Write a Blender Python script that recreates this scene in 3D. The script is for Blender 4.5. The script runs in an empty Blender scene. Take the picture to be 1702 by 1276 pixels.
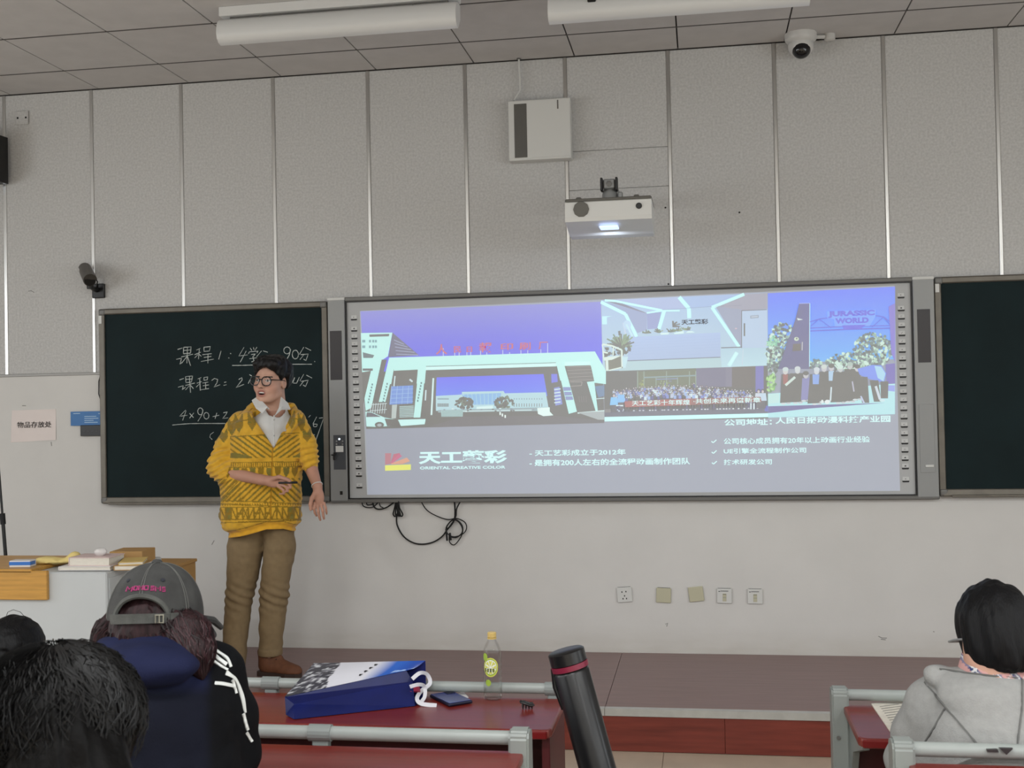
import bpy, bmesh, math, random
import numpy as np
from mathutils import Vector, Matrix

# ------------------------------------------------------------------ camera, world, lights, exposure
scene = bpy.context.scene
C = scene.collection
CAM_POS = np.array([4.3343, -6.6902, 1.64])
YAW, PITCH, ROLL, FPX = 0.1621, 0.0182, -0.0198, 1915.87

def cam_axes():
    cy, sy, cp, sp = math.cos(YAW), math.sin(YAW), math.cos(PITCH), math.sin(PITCH)
    f = np.array([-sy * cp, cy * cp, sp]); r = np.array([cy, sy, 0.0]); u = np.cross(r, f)
    c, s = math.cos(ROLL), math.sin(ROLL)
    return c * r + s * u, -s * r + c * u, f
AX_R, AX_U, AX_F = cam_axes()

cam = bpy.data.cameras.new('camera')
cam.sensor_width = 36.0
cam.lens = 36.0 * FPX / 1702.0
cam.clip_start = 0.05
cam.dof.use_dof = True; cam.dof.focus_distance = 6.0; cam.dof.aperture_fstop = 14.0
cam_ob = bpy.data.objects.new('camera', cam)
C.objects.link(cam_ob)
m4 = Matrix.Identity(4)
for i in range(3):
    m4[i][0], m4[i][1], m4[i][2], m4[i][3] = AX_R[i], AX_U[i], -AX_F[i], CAM_POS[i]
cam_ob.matrix_world = m4
scene.camera = cam_ob

world = bpy.data.worlds.new('world')
scene.world = world
world.use_nodes = True
world.node_tree.nodes['Background'].inputs[0].default_value = (0.75, 0.85, 1.0, 1)
world.node_tree.nodes['Background'].inputs[1].default_value = 0.35

def area(name, loc, rot, sx, sy, power, col):
    l = bpy.data.lights.new(name, 'AREA')
    l.shape = 'RECTANGLE'; l.size = sx; l.size_y = sy; l.energy = power; l.color = col
    o = bpy.data.objects.new(name, l); C.objects.link(o)
    o.location = loc; o.rotation_euler = rot
    return o
# the lit ceiling lamps of the rear of the room, and the daylight of the windows on the left
LAMP_Y = (-5.9, -8.4, -10.9)
LAMP_X = (1.0, 3.9, 6.8)
for ly in LAMP_Y:
    for lx in LAMP_X:
        area('lamp_light', (lx, ly, 3.50), (0, 0, 0), 1.2, 0.14, 53.0, (0.96, 0.99, 1.0))
for wy in (-3.6, -6.4, -9.2):
    area('window_and_fill_light', (-2.32, wy, 2.0), (0, math.radians(-90), 0), 1.6, 1.8, 44.0, (0.90, 0.95, 1.0))
    area('window_and_fill_light', (8.92, wy, 2.0), (0, math.radians(90), 0), 1.6, 1.8, 36.0, (0.90, 0.96, 1.0))  # added fill at the right wall, brightens the right side of the front

scene.view_settings.view_transform = 'Standard'
scene.view_settings.look = 'None'
scene.view_settings.gamma = 1.0
scene.view_settings.use_curve_mapping = False
scene.view_settings.exposure = 0.0

# ------------------------------------------------------------------ measuring helpers (points in the room)
def ray(x, y):
    return (x - 851) / FPX * AX_R - (y - 638) / FPX * AX_U + AX_F
def ony(x, y, Y):                       # a measured point on the vertical plane at depth Y
    d = ray(x, y); return CAM_POS + (Y - CAM_POS[1]) / d[1] * d
def onz(x, y, Z):                       # a measured point on the horizontal plane at height Z
    d = ray(x, y); return CAM_POS + (Z - CAM_POS[2]) / d[2] * d

# ------------------------------------------------------------------ materials
def lin(c):
    return tuple(((v / 255) / 12.92 if v / 255 <= 0.04045 else ((v / 255 + 0.055) / 1.055) ** 2.4) for v in c)

def mat(name, rgb, rough=0.6, metal=0.0, noise=0.0, nscale=40.0, bump=0.0, bscale=200.0, spec=0.5, coat=0.0, stretch=None):
    m = bpy.data.materials.new(name); m.use_nodes = True
    nt = m.node_tree; b = nt.nodes['Principled BSDF']
    c = lin(rgb)
    b.inputs['Base Color'].default_value = (*c, 1)
    b.inputs['Roughness'].default_value = rough
    b.inputs['Metallic'].default_value = metal
    b.inputs['Specular IOR Level'].default_value = spec
    b.inputs['Coat Weight'].default_value = coat
    tc = None
    if noise or bump:
        tc = nt.nodes.new('ShaderNodeTexCoord')
    src = None
    if tc and stretch:
        mp = nt.nodes.new('ShaderNodeMapping'); mp.inputs['Scale'].default_value = stretch
        nt.links.new(tc.outputs['Object'], mp.inputs['Vector']); src = mp.outputs['Vector']
    elif tc:
        src = tc.outputs['Object']
    if noise:
        n = nt.nodes.new('ShaderNodeTexNoise'); n.inputs['Scale'].default_value = nscale; n.inputs['Detail'].default_value = 4
        nt.links.new(src, n.inputs['Vector'])
        r = nt.nodes.new('ShaderNodeValToRGB')
        r.color_ramp.elements[0].position = 0.3; r.color_ramp.elements[1].position = 0.7
        r.color_ramp.elements[0].color = (*[v * (1 - noise) for v in c], 1)
        r.color_ramp.elements[1].color = (*[min(1, v * (1 + noise)) for v in c], 1)
        nt.links.new(n.outputs['Fac'], r.inputs['Fac'])
        nt.links.new(r.outputs['Color'], b.inputs['Base Color'])
    if bump:
        n2 = nt.nodes.new('ShaderNodeTexNoise'); n2.inputs['Scale'].default_value = bscale; n2.inputs['Detail'].default_value = 3
        nt.links.new(src, n2.inputs['Vector'])
        bp = nt.nodes.new('ShaderNodeBump'); bp.inputs['Strength'].default_value = bump; bp.inputs['Distance'].default_value = 0.004
        nt.links.new(n2.outputs['Fac'], bp.inputs['Height']); nt.links.new(bp.outputs['Normal'], b.inputs['Normal'])
    return m

def mat_attr(name, rough=0.8, emit=0.0, bump=0.0, bscale=300, spec=0.3, base=True, sheen=0.0):
    m = bpy.data.materials.new(name); m.use_nodes = True
    nt = m.node_tree; b = nt.nodes['Principled BSDF']
    a = nt.nodes.new('ShaderNodeAttribute'); a.attribute_name = 'Col'
    if base: nt.links.new(a.outputs['Color'], b.inputs['Base Color'])
    b.inputs['Roughness'].default_value = rough; b.inputs['Specular IOR Level'].default_value = spec
    b.inputs['Sheen Weight'].default_value = sheen
    if emit:
        nt.links.new(a.outputs['Color'], b.inputs['Emission Color']); b.inputs['Emission Strength'].default_value = emit
    if bump:
        tc = nt.nodes.new('ShaderNodeTexCoord')
        n2 = nt.nodes.new('ShaderNodeTexNoise'); n2.inputs['Scale'].default_value = bscale; n2.inputs['Detail'].default_value = 3
        nt.links.new(tc.outputs['Object'], n2.inputs['Vector'])
        bp = nt.nodes.new('ShaderNodeBump'); bp.inputs['Strength'].default_value = bump; bp.inputs['Distance'].default_value = 0.003
        nt.links.new(n2.outputs['Fac'], bp.inputs['Height']); nt.links.new(bp.outputs['Normal'], b.inputs['Normal'])
    return m

def mat_clear(name, rgb=(255, 255, 255), tint=0.1, rough=0.03, blend=0.12):
    """thin clear plastic or glass: mostly see-through with a glossy skin"""
    m = bpy.data.materials.new(name); m.use_nodes = True
    nt = m.node_tree; nt.nodes.clear()
    out = nt.nodes.new('ShaderNodeOutputMaterial')
    t = nt.nodes.new('ShaderNodeBsdfTransparent'); t.inputs[0].default_value = (*[1 - tint * (1 - v) - tint * 0.04 for v in lin(rgb)], 1)
    g = nt.nodes.new('ShaderNodeBsdfGlossy'); g.inputs['Roughness'].default_value = rough
    lw = nt.nodes.new('ShaderNodeLayerWeight'); lw.inputs['Blend'].default_value = blend
    mx = nt.nodes.new('ShaderNodeMixShader')
    cl = nt.nodes.new('ShaderNodeMath'); cl.operation = 'MINIMUM'; cl.inputs[1].default_value = 0.30
    nt.links.new(lw.outputs['Fresnel'], cl.inputs[0]); nt.links.new(cl.outputs[0], mx.inputs[0]); nt.links.new(t.outputs[0], mx.inputs[1]); nt.links.new(g.outputs[0], mx.inputs[2])
    nt.links.new(mx.outputs[0], out.inputs[0])
    return m

# ------------------------------------------------------------------ object helpers
def tag(o, label=None, cat=None, group=None, kind=None):
    if label: o['label'] = label
    if cat: o['category'] = cat
    if group: o['group'] = group
    if kind: o['kind'] = kind
    return o

def thing(name, label, cat, loc=(0, 0, 0), rotz=0.0, group=None):
    o = bpy.data.objects.new(name, None); C.objects.link(o)
    o.location = loc; o.rotation_euler = (0, 0, rotz); o.empty_display_size = 0.05
    return tag(o, label, cat, group)

def dup(root, loc=None, rotz=None, label=None, group=None):
    r = root.copy(); C.objects.link(r)
    if loc is not None: r.location = loc
    if rotz is not None: r.rotation_euler = (0, 0, rotz)
    tag(r, label, None, group)
    for ch in list(root.children):
        c = ch.copy(); C.objects.link(c); c.parent = r
        for g in list(ch.children):
            d = g.copy(); C.objects.link(d); d.parent = c
    return r

def link_mesh(name, me, m=None, parent=None):
    o = bpy.data.objects.new(name, me); C.objects.link(o)
    if m is not None: me.materials.append(m)
    if parent is not None: o.parent = parent
    return o

def inv_loc(parent):
    """world -> local of a parent chain built from loc + rotz only"""
    M = Matrix.Identity(4); p = parent; ch = []
    while p is not None: ch.append(p); p = p.parent
    for q in reversed(ch): M = M @ (Matrix.Translation(q.location) @ q.rotation_euler.to_matrix().to_4x4())
    return M.inverted()

class MB:
    """collects simple solids and builds ONE mesh object"""
    def __init__(s): s.bm = bmesh.new()
    def box(s, x0, x1, y0, y1, z0, z1, bev=0.0, rot=None, seg=1):
        r = bmesh.ops.create_cube(s.bm, size=1.0); vs = r['verts']
        bmesh.ops.scale(s.bm, verts=vs, vec=(abs(x1 - x0), abs(y1 - y0), abs(z1 - z0)))
        if bev:
            es = list({e for v in vs for e in v.link_edges})
            vs = list({v for f in bmesh.ops.bevel(s.bm, geom=es, offset=bev, segments=seg, profile=0.5, affect='EDGES')['faces'] for v in f.verts})
            vs = [v for v in s._island(vs[0])]
        if rot is not None: bmesh.ops.rotate(s.bm, verts=vs, cent=(0, 0, 0), matrix=rot)
        bmesh.ops.translate(s.bm, verts=vs, vec=((x0 + x1) / 2, (y0 + y1) / 2, (z0 + z1) / 2))
        return s
    def _island(s, v):
        seen = {v}; st = [v]
        while st:
            a = st.pop()
            for e in a.link_edges:
                b = e.other_vert(a)
                if b not in seen: seen.add(b); st.append(b)
        return list(seen)
    def tube(s, pts, r, n=8, closed=False, cap=True):
        pts = [Vector(p) for p in pts]; N = len(pts)
        rr = r if hasattr(r, '__len__') else [r] * N
        rings = []; up = None
        for i, p in enumerate(pts):
            a = pts[(i - 1) % N] if (closed or i > 0) else p
            b = pts[(i + 1) % N] if (closed or i < N - 1) else p
            t = (b - a).normalized()
            if up is None: up = Vector((0, 0, 1)) if abs(t.z) < 0.9 else Vector((1, 0, 0))
            s1 = t.cross(up).normalized(); up = s1.cross(t).normalized()
            rings.append([s.bm.verts.new(p + (s1 * math.cos(2 * math.pi * k / n) + up * math.sin(2 * math.pi * k / n)) * rr[i]) for k in range(n)])
        for i in range(N if closed else N - 1):
            A, B = rings[i], rings[(i + 1) % N]
            for k in range(n): s.bm.faces.new((A[k], A[(k + 1) % n], B[(k + 1) % n], B[k]))
        if cap and not closed:
            s.bm.faces.new(rings[0][::-1]); s.bm.faces.new(rings[-1])
        return s
    def lathe(s, prof, c=(0, 0, 0), n=24, axis='z', a0=0.0):
        rings = []
        for (r, h) in prof:
            ring = []
            for k in range(n):
                a = a0 + 2 * math.pi * k / n; x, y = r * math.cos(a), r * math.sin(a)
                v = (x, y, h) if axis == 'z' else ((x, h, y) if axis == 'y' else (h, x, y))
                ring.append(s.bm.verts.new((v[0] + c[0], v[1] + c[1], v[2] + c[2])))
            rings.append(ring)
        for A, B in zip(rings, rings[1:]):
            for k in range(n): s.bm.faces.new((A[k], A[(k + 1) % n], B[(k + 1) % n], B[k]))
        s.bm.faces.new(rings[0][::-1]); s.bm.faces.new(rings[-1])
        return s
    def prism(s, poly, y0, y1, axis='y'):
        """outline in (x, z) given depth y0..y1 (axis y), or (y, z) along x (axis x), or (x, y) along z"""
        def P(a, b, d): return (a, d, b) if axis == 'y' else ((d, a, b) if axis == 'x' else (a, b, d))
        A = [s.bm.verts.new(P(a, b, y0)) for a, b in poly]; B = [s.bm.verts.new(P(a, b, y1)) for a, b in poly]
        n = len(poly)
        s.bm.faces.new(A); s.bm.faces.new(B[::-1])
        for k in range(n): s.bm.faces.new((A[k], B[k], B[(k + 1) % n], A[(k + 1) % n]))
        return s
    def verts_faces(s, vs, fs):
        V = [s.bm.verts.new(tuple(v)) for v in vs]
        for f in fs: s.bm.faces.new([V[i] for i in f])
        return s
    def build(s, name, m=None, parent=None, smooth=False, world=True):
        """world=True: the shapes were given in room coordinates"""
        bmesh.ops.recalc_face_normals(s.bm, faces=s.bm.faces)
        me = bpy.data.meshes.new(name)
        if parent is not None and world: s.bm.transform(inv_loc(parent))
        s.bm.to_mesh(me); s.bm.free()
        if smooth:
            me.polygons.foreach_set('use_smooth', [True] * len(me.polygons))
            try: me.set_sharp_from_angle(angle=math.radians(40))
            except Exception: pass
        return link_mesh(name, me, m, parent)

def recentre(o):
    """put a single-mesh thing's origin at the middle of its base"""
    me = o.data; n = len(me.vertices); co = np.empty(n * 3); me.vertices.foreach_get('co', co); co = co.reshape(-1, 3)
    b = np.array([(co[:, 0].min() + co[:, 0].max()) / 2, (co[:, 1].min() + co[:, 1].max()) / 2, co[:, 2].min()])
    me.vertices.foreach_set('co', (co - b).ravel()); o.location = b
    return o

def flat_text(name, body, size, loc, m, parent=None, width=None, height=None, align='LEFT', depth=0.0004, shear=0.0, rot=(math.pi / 2, 0, 0), bold=0.0):
    """lettering as mesh, upright on a wall plane, facing the room; loc is the left end of its base line"""
    cu = bpy.data.curves.new(name, 'FONT'); cu.body = body; cu.size = size; cu.align_x = align
    cu.extrude = depth; cu.shear = shear; cu.offset = bold; cu.resolution_u = 3
    tmp = bpy.data.objects.new(name + '_c', cu); C.objects.link(tmp)
    dg = bpy.context.evaluated_depsgraph_get()
    me = bpy.data.meshes.new_from_object(tmp.evaluated_get(dg))
    bpy.data.objects.remove(tmp); bpy.data.curves.remove(cu)
    n = len(me.vertices); co = np.empty(n * 3); me.vertices.foreach_get('co', co); co = co.reshape(-1, 3)
    if n:
        x0, x1, y0, y1 = co[:, 0].min(), co[:, 0].max(), co[:, 1].min(), co[:, 1].max()
        if width: co[:, 0] = (co[:, 0] - x0) * width / (x1 - x0)
        if height: co[:, 1] = (co[:, 1] - y0) * height / (y1 - y0)
        me.vertices.foreach_set('co', co.ravel())
    me.transform(Matrix.Translation(loc) @ Matrix.Rotation(rot[2], 4, 'Z') @ Matrix.Rotation(rot[1], 4, 'Y') @ Matrix.Rotation(rot[0], 4, 'X'))
    if parent is not None: me.transform(inv_loc(parent))
    me.materials.clear()
    return link_mesh(name, me, m, parent)

# ------------------------------------------------------------------ implicit surfaces: one continuous body from blended forms
def _h(i, j, k):
    n = (i * 374761393 + j * 668265263 + k * 2147483647) & 0xffffffff
    n = ((n ^ (n >> 13)) * 1274126177) & 0xffffffff
    return ((n ^ (n >> 16)) & 0xffff) / 65535.0
def vnoise(P, s):
    Q = P * s; I = np.floor(Q).astype(np.int64); F = Q - I; F = F * F * (3 - 2 * F)
    out = 0
    for a in (0, 1):
        for b in (0, 1):
            for c in (0, 1):
                w = (F[..., 0] if a else 1 - F[..., 0]) * (F[..., 1] if b else 1 - F[..., 1]) * (F[..., 2] if c else 1 - F[..., 2])
                out = out + w * _h(I[..., 0] + a, I[..., 1] + b, I[..., 2] + c)
    return out * 2 - 1
def cone(P, a, b, ra, rb):
    a = np.asarray(a, float); b = np.asarray(b, float); d = b - a; L = d @ d
    t = np.clip(((P - a) @ d) / L, 0, 1)
    q = P - a - t[..., None] * d
    return np.sqrt((q * q).sum(-1)) - (ra + (rb - ra) * t)
def ell(P, c, r, M=None):
    q = P - np.asarray(c, float)
    if M is not None: q = q @ M
    r = np.asarray(r, float); k = np.sqrt(((q / r) ** 2).sum(-1))
    return (k - 1) * r.min() if r.max() / r.min() > 6 else k * (k - 1) / np.maximum(np.sqrt(((q / (r * r)) ** 2).sum(-1)), 1e-9)
def smin(a, b, k):
    h = np.clip(0.5 + 0.5 * (b - a) / k, 0, 1)
    return b + (a - b) * h - k * h * (1 - h)
def smax(a, b, k): return -smin(-a, -b, k)
def chain(P, pts, rad, k=0.02):
    d = None
    for i in range(len(pts) - 1):
        e = cone(P, pts[i], pts[i + 1], rad[i], rad[i + 1]); d = e if d is None else smin(d, e, k)
    return d

def nets(fn, lo, hi, h):
    """surface nets over fn(P) < 0; returns verts, quads"""
    lo = np.asarray(lo, float); st = 6
    n = [int(math.ceil((b - a) / h / st)) * st + 1 for a, b in zip(lo, hi)]
    ax_ = [lo[i] + h * np.arange(n[i]) for i in range(3)]
    g = np.stack(np.meshgrid(*[a[::st] for a in ax_], indexing='ij'), -1)
    Fc = fn(g.reshape(-1, 3)).reshape(g.shape[:3])      # coarse pass, then only the blocks near the surface
    m = [v - 1 for v in Fc.shape]
    cs = [Fc[a:a + m[0], b:b + m[1], c:c + m[2]] for a in (0, 1) for b in (0, 1) for c in (0, 1)]
    lo_, hi_ = np.minimum.reduce(cs), np.maximum.reduce(cs)
    blk = (np.minimum.reduce([np.abs(c) for c in cs]) < st * h * 1.5) | ((lo_ < 0) & (hi_ > 0))
    F = np.full(n, 1.0); B = np.argwhere(~blk & (lo_ < 0))
    for i, j, k in B: F[i * st:i * st + st + 1, j * st:j * st + st + 1, k * st:k * st + st + 1] = -1.0
    need = np.zeros(n, bool)
    for i, j, k in np.argwhere(blk): need[i * st:i * st + st + 1, j * st:j * st + st + 1, k * st:k * st + st + 1] = True
    I = np.argwhere(need)
    F[need] = fn(lo + I * h)
    S = F < 0
    nx, ny, nz = [v - 1 for v in n]
    sl = lambda d, A: A[d[0]:d[0] + nx, d[1]:d[1] + ny, d[2]:d[2] + nz]
    corners = [(a, b, c) for a in (0, 1) for b in (0, 1) for c in (0, 1)]
    cnt = sum(sl(c, S).astype(np.int8) for c in corners)
    act = (cnt > 0) & (cnt < 8); I = np.argwhere(act)
    acc = np.zeros((len(I), 3)); num = np.zeros(len(I))
    for c in corners:
        for ax in range(3):
            if c[ax]: continue
            d = list(c); d[ax] = 1
            i0 = I + c; i1 = I + d
            f0 = F[i0[:, 0], i0[:, 1], i0[:, 2]]; f1 = F[i1[:, 0], i1[:, 1], i1[:, 2]]
            mk = (f0 < 0) != (f1 < 0)
            t = np.where(mk, f0 / np.where(mk, f0 - f1, 1), 0)
            pt = np.tile(np.array(c, float), (len(I), 1)); pt[:, ax] = t
            acc[mk] += pt[mk]; num[mk] += 1
    V = lo + (I + acc / num[:, None]) * h
    ids = -np.ones((nx, ny, nz), np.int64); ids[act] = np.arange(len(I))
    quads = []
    for ax in range(3):
        b, c = (ax + 1) % 3, (ax + 2) % 3
        s0 = [slice(None)] * 3; s1 = [slice(None)] * 3
        s0[ax] = slice(0, -1); s1[ax] = slice(1, None)
        ch = S[tuple(s0)] != S[tuple(s1)]
        E = np.argwhere(ch)
        ok = (E[:, b] > 0) & (E[:, c] > 0) & (E[:, b] < n[b] - 1) & (E[:, c] < n[c] - 1)
        E = E[ok]
        fl = S[tuple(s0)][E[:, 0], E[:, 1], E[:, 2]]
        def cid(db, dc):
            q = E.copy(); q[:, b] -= db; q[:, c] -= dc
            return ids[q[:, 0], q[:, 1], q[:, 2]]
        Q = np.stack([cid(1, 1), cid(0, 1), cid(0, 0), cid(1, 0)], 1)
        Q[~fl] = Q[~fl][:, ::-1]
        quads.append(Q)
    return V, np.concatenate(quads)

def mesh_obj(name, V, Q, m, parent=None, col=None, smooth=True, relax=0):
    if relax:
        E = np.concatenate([Q[:, [i, (i + 1) % Q.shape[1]]] for i in range(Q.shape[1])])
        for _ in range(relax):
            s = np.zeros_like(V); c = np.zeros(len(V))
            np.add.at(s, E[:, 0], V[E[:, 1]]); np.add.at(c, E[:, 0], 1)
            np.add.at(s, E[:, 1], V[E[:, 0]]); np.add.at(c, E[:, 1], 1)
            V = V * 0.5 + 0.5 * s / np.maximum(c, 1)[:, None]
    cols = col(V) if col is not None else None
    if parent is not None:
        Mi = np.array(inv_loc(parent)); V = V @ Mi[:3, :3].T + Mi[:3, 3]
    me = bpy.data.meshes.new(name)
    k = Q.shape[1]
    me.vertices.add(len(V)); me.vertices.foreach_set('co', np.ascontiguousarray(V, dtype=np.float32).ravel())
    me.loops.add(len(Q) * k); me.loops.foreach_set('vertex_index', np.ascontiguousarray(Q, dtype=np.int32).ravel())
    me.polygons.add(len(Q)); me.polygons.foreach_set('loop_start', np.arange(0, len(Q) * k, k, dtype=np.int32))
    me.update(calc_edges=True); me.validate()
    if smooth: me.polygons.foreach_set('use_smooth', np.ones(len(me.polygons), dtype=bool))
    if cols is not None:
        a = me.color_attributes.new('Col', 'FLOAT_COLOR', 'POINT')
        a.data.foreach_set('color', np.concatenate([cols, np.ones((len(cols), 1))], 1).astype(np.float32).ravel())
    return link_mesh(name, me, m, parent)

def local(P, lo, hi, fn, far=0.06):
    m = np.all((P > lo) & (P < hi), -1); out = np.full(P.shape[:-1], far)
    if m.any(): out[m] = fn(P[m])
    return out

def implicit(name, fn, lo, hi, h, m, parent=None, col=None, relax=1):
    V, Q = nets(fn, lo, hi, h)
    E = np.concatenate([Q[:, [0, 1]], Q[:, [1, 2]], Q[:, [2, 3]], Q[:, [3, 0]]]); lab = np.arange(len(V))
    while True:                                          # keep the one continuous body, drop stray crumbs
        old = lab.copy(); np.minimum.at(lab, E[:, 0], lab[E[:, 1]]); np.minimum.at(lab, E[:, 1], lab[E[:, 0]]); lab = lab[lab]; lab = lab[lab]
        if (lab == old).all(): break
    ids, cnt = np.unique(lab, return_counts=True); keep = np.isin(lab, ids[cnt > 0.02 * len(V)])
    if not keep.all():
        new = np.cumsum(keep) - 1; Q = new[Q[keep[Q].all(1)]]; V = V[keep]
    return mesh_obj(name, V, Q, m, parent, col, relax=relax)
# ------------------------------------------------------------------ shared materials
M = {}
M['panel'] = mat('acoustic_panel_white', (196, 195, 193), 0.95, noise=0.11, nscale=80, bump=0.75, bscale=100, spec=0.1)
M['plaster'] = mat('wall_paint', (214, 212, 208), 0.75, noise=0.03, nscale=3, bump=0.08, bscale=60, spec=0.25)
M['strip'] = mat('brushed_aluminium_strip', (206, 205, 202), 0.30, metal=1.0)
M['dado'] = mat('grey_dado_strip', (150, 148, 144), 0.5, metal=0.5)
M['joint'] = mat('dark_joint', (45, 42, 40), 0.9)
M['tile'] = mat('ceiling_tile_grey', (200, 197, 195), 0.85, noise=0.04, nscale=8, spec=0.15)
M['wood_dark'] = mat('platform_laminate', (126, 97, 94), 0.33, noise=0.16, nscale=6, stretch=(0.5, 14, 14), spec=0.45)
M['riser'] = mat('riser_redwood', (112, 50, 40), 0.38, noise=0.22, nscale=5, stretch=(0.7, 9, 9), spec=0.4)
M['alu'] = mat('aluminium_nosing', (196, 196, 192), 0.35, metal=0.6, noise=0.06, nscale=20)
M['floor'] = mat('floor_tile_beige', (190, 176, 156), 0.3, noise=0.06, nscale=6, spec=0.5)
M['silver'] = mat('silver_plastic', (146, 147, 146), 0.45, metal=0.3)
M['silver_dark'] = mat('grey_metal_frame', (112, 111, 108), 0.45, metal=0.4)
M['white_plastic'] = mat('white_plastic', (212, 212, 208), 0.45)
M['ivory'] = mat('aged_ivory_plastic', (190, 186, 160), 0.5)
M['black'] = mat('black_plastic', (14, 14, 15), 0.4)
M['black_matt'] = mat('black_rubber', (12, 12, 12), 0.7)
M['dark_panel'] = mat('smoked_panel', (46, 42, 44), 0.35)
M['board'] = mat('blackboard_green', (17, 33, 35), 0.6, noise=0.22, nscale=3.0, spec=0.15)
M['board_frame'] = mat('grey_brown_frame', (112, 107, 98), 0.45, metal=0.45, noise=0.1, nscale=15)
M['chalk'] = mat('chalk', (196, 202, 198), 0.95, noise=0.3, nscale=260)

# handling dirt low on the painted wall, above the platform
nt_ = M['plaster'].node_tree; pb_ = nt_.nodes['Principled BSDF']; src_ = pb_.inputs['Base Color'].links[0].from_socket
tc_ = nt_.nodes.new('ShaderNodeTexCoord'); sx_ = nt_.nodes.new('ShaderNodeSeparateXYZ'); nt_.links.new(tc_.outputs['Object'], sx_.inputs[0])
mr_ = nt_.nodes.new('ShaderNodeMapRange'); mr_.inputs[1].default_value = 0.20; mr_.inputs[2].default_value = 0.36; mr_.inputs[3].default_value = 0.42; mr_.inputs[4].default_value = 0.0
nt_.links.new(sx_.outputs['Z'], mr_.inputs[0])
mp_ = nt_.nodes.new('ShaderNodeMapping'); mp_.inputs['Scale'].default_value = (2.0, 2.0, 9.0); nt_.links.new(tc_.outputs['Object'], mp_.inputs[0])
ns_ = nt_.nodes.new('ShaderNodeTexNoise'); ns_.inputs['Scale'].default_value = 2.2; ns_.inputs['Detail'].default_value = 5; nt_.links.new(mp_.outputs[0], ns_.inputs['Vector'])
mu_ = nt_.nodes.new('ShaderNodeMath'); mu_.operation = 'MULTIPLY'; nt_.links.new(mr_.outputs[0], mu_.inputs[0]); nt_.links.new(ns_.outputs['Fac'], mu_.inputs[1])
mx_ = nt_.nodes.new('ShaderNodeMix'); mx_.data_type = 'RGBA'; nt_.links.new(mu_.outputs[0], mx_.inputs['Factor']); nt_.links.new(src_, mx_.inputs['A']); mx_.inputs['B'].default_value = (*lin((150, 138, 112)), 1)
nt_.links.new(mx_.outputs['Result'], pb_.inputs['Base Color'])

# ------------------------------------------------------------------ room shell
RX0, RX1, RY, RZ = -2.4, 9.0, -13.0, 3.6736
P = 0.5985
Z_DADO = 1.885
w = MB(); w.box(RX0, RX1, 0.012, 0.2, 0, RZ + 0.1); w.box(RX0, RX1, 0.0, 0.012, 0, Z_DADO)
wall_front = tag(w.build('wall_front', M['plaster']), kind='structure')
for nm, b in (('wall_left', (RX0 - 0.15, RX0, RY, 0.2)), ('wall_right', (RX1, RX1 + 0.15, RY, 0.2)), ('wall_back', (RX0, RX1, RY - 0.15, RY))):
    tag(MB().box(*b, 0, RZ + 0.1).build(nm, M['plaster']), kind='structure')

def seam_at(k):                         # the horizontal seam of each column of panels
    if k in (6,): return (3.113, 2.885)
    if k <= 5: return (3.06,)
    return (3.145,)
for k in range(-4, 15):
    x0, x1 = k * P + 0.011, (k + 1) * P - 0.011
    if x1 < -1.3 or x0 > 7.6: continue
    zs = [Z_DADO + 0.012] + sorted(seam_at(k)) + [RZ - 0.004]
    for za, zb in zip(zs, zs[1:]):
        g = 0.0 if k != 6 else 0.0022
        o = MB().box(x0, x1, 0.0, 0.011, za + (g if za != zs[0] else 0), zb - (g if zb != zs[-1] else 0), bev=0.0005 if k != 6 else 0.001).build('acoustic_panel', M['panel'], wall_front)
for k in range(-2, 13):
    b = MB().prism([(-0.0105, 0.012), (-0.0105, -0.003), (-0.0078, -0.0055), (0.0078, -0.0055), (0.0105, -0.003), (0.0105, 0.012)], Z_DADO + 0.012, RZ - 0.002, axis='z')
    for v in b.bm.verts: v.co.x += k * P
    b.build('joint_strip', M['strip'], wall_front)
MB().box(RX0, RX1, -0.006, 0.0, Z_DADO - 0.005, Z_DADO + 0.012, bev=0.002).build('dado_strip', M['dado'], wall_front)

for px, py in ((1229, 353), (1115, 414), (1115, 422), (1115, 430), (1111, 472), (946, 430), (944, 460), (1106, 345)):   # old nail holes
    c_ = ony(px, py, 0.0); MB().lathe([(0.0055, 0.001), (0.0055, -0.0015), (0.003, -0.002)], (c_[0], 0, c_[2]), 8, 'y').build('nail_hole', M['joint'], wall_front)
M['scuff'] = mat('wall_scuff', (140, 138, 134), 0.8)
for pts in (((47, 484), (52, 483), (57, 486)), ((37, 674), (43, 674)), ((85, 734), (86, 741)), ((1106, 1037), (1110, 1035), (1108, 1041)), ((1460, 1057), (1466, 1060), (1474, 1060)), ((1464, 1062), (1472, 1063)), ((352, 905), (356, 898)), ((1551, 1049), (1553, 1050))):
    q_ = [ony(px, py, 0.0) for px, py in pts]; MB().tube([(a_[0], 0.0, a_[2]) for a_ in q_], 0.0022, 5).build('scuff', M['scuff'], wall_front)

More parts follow.
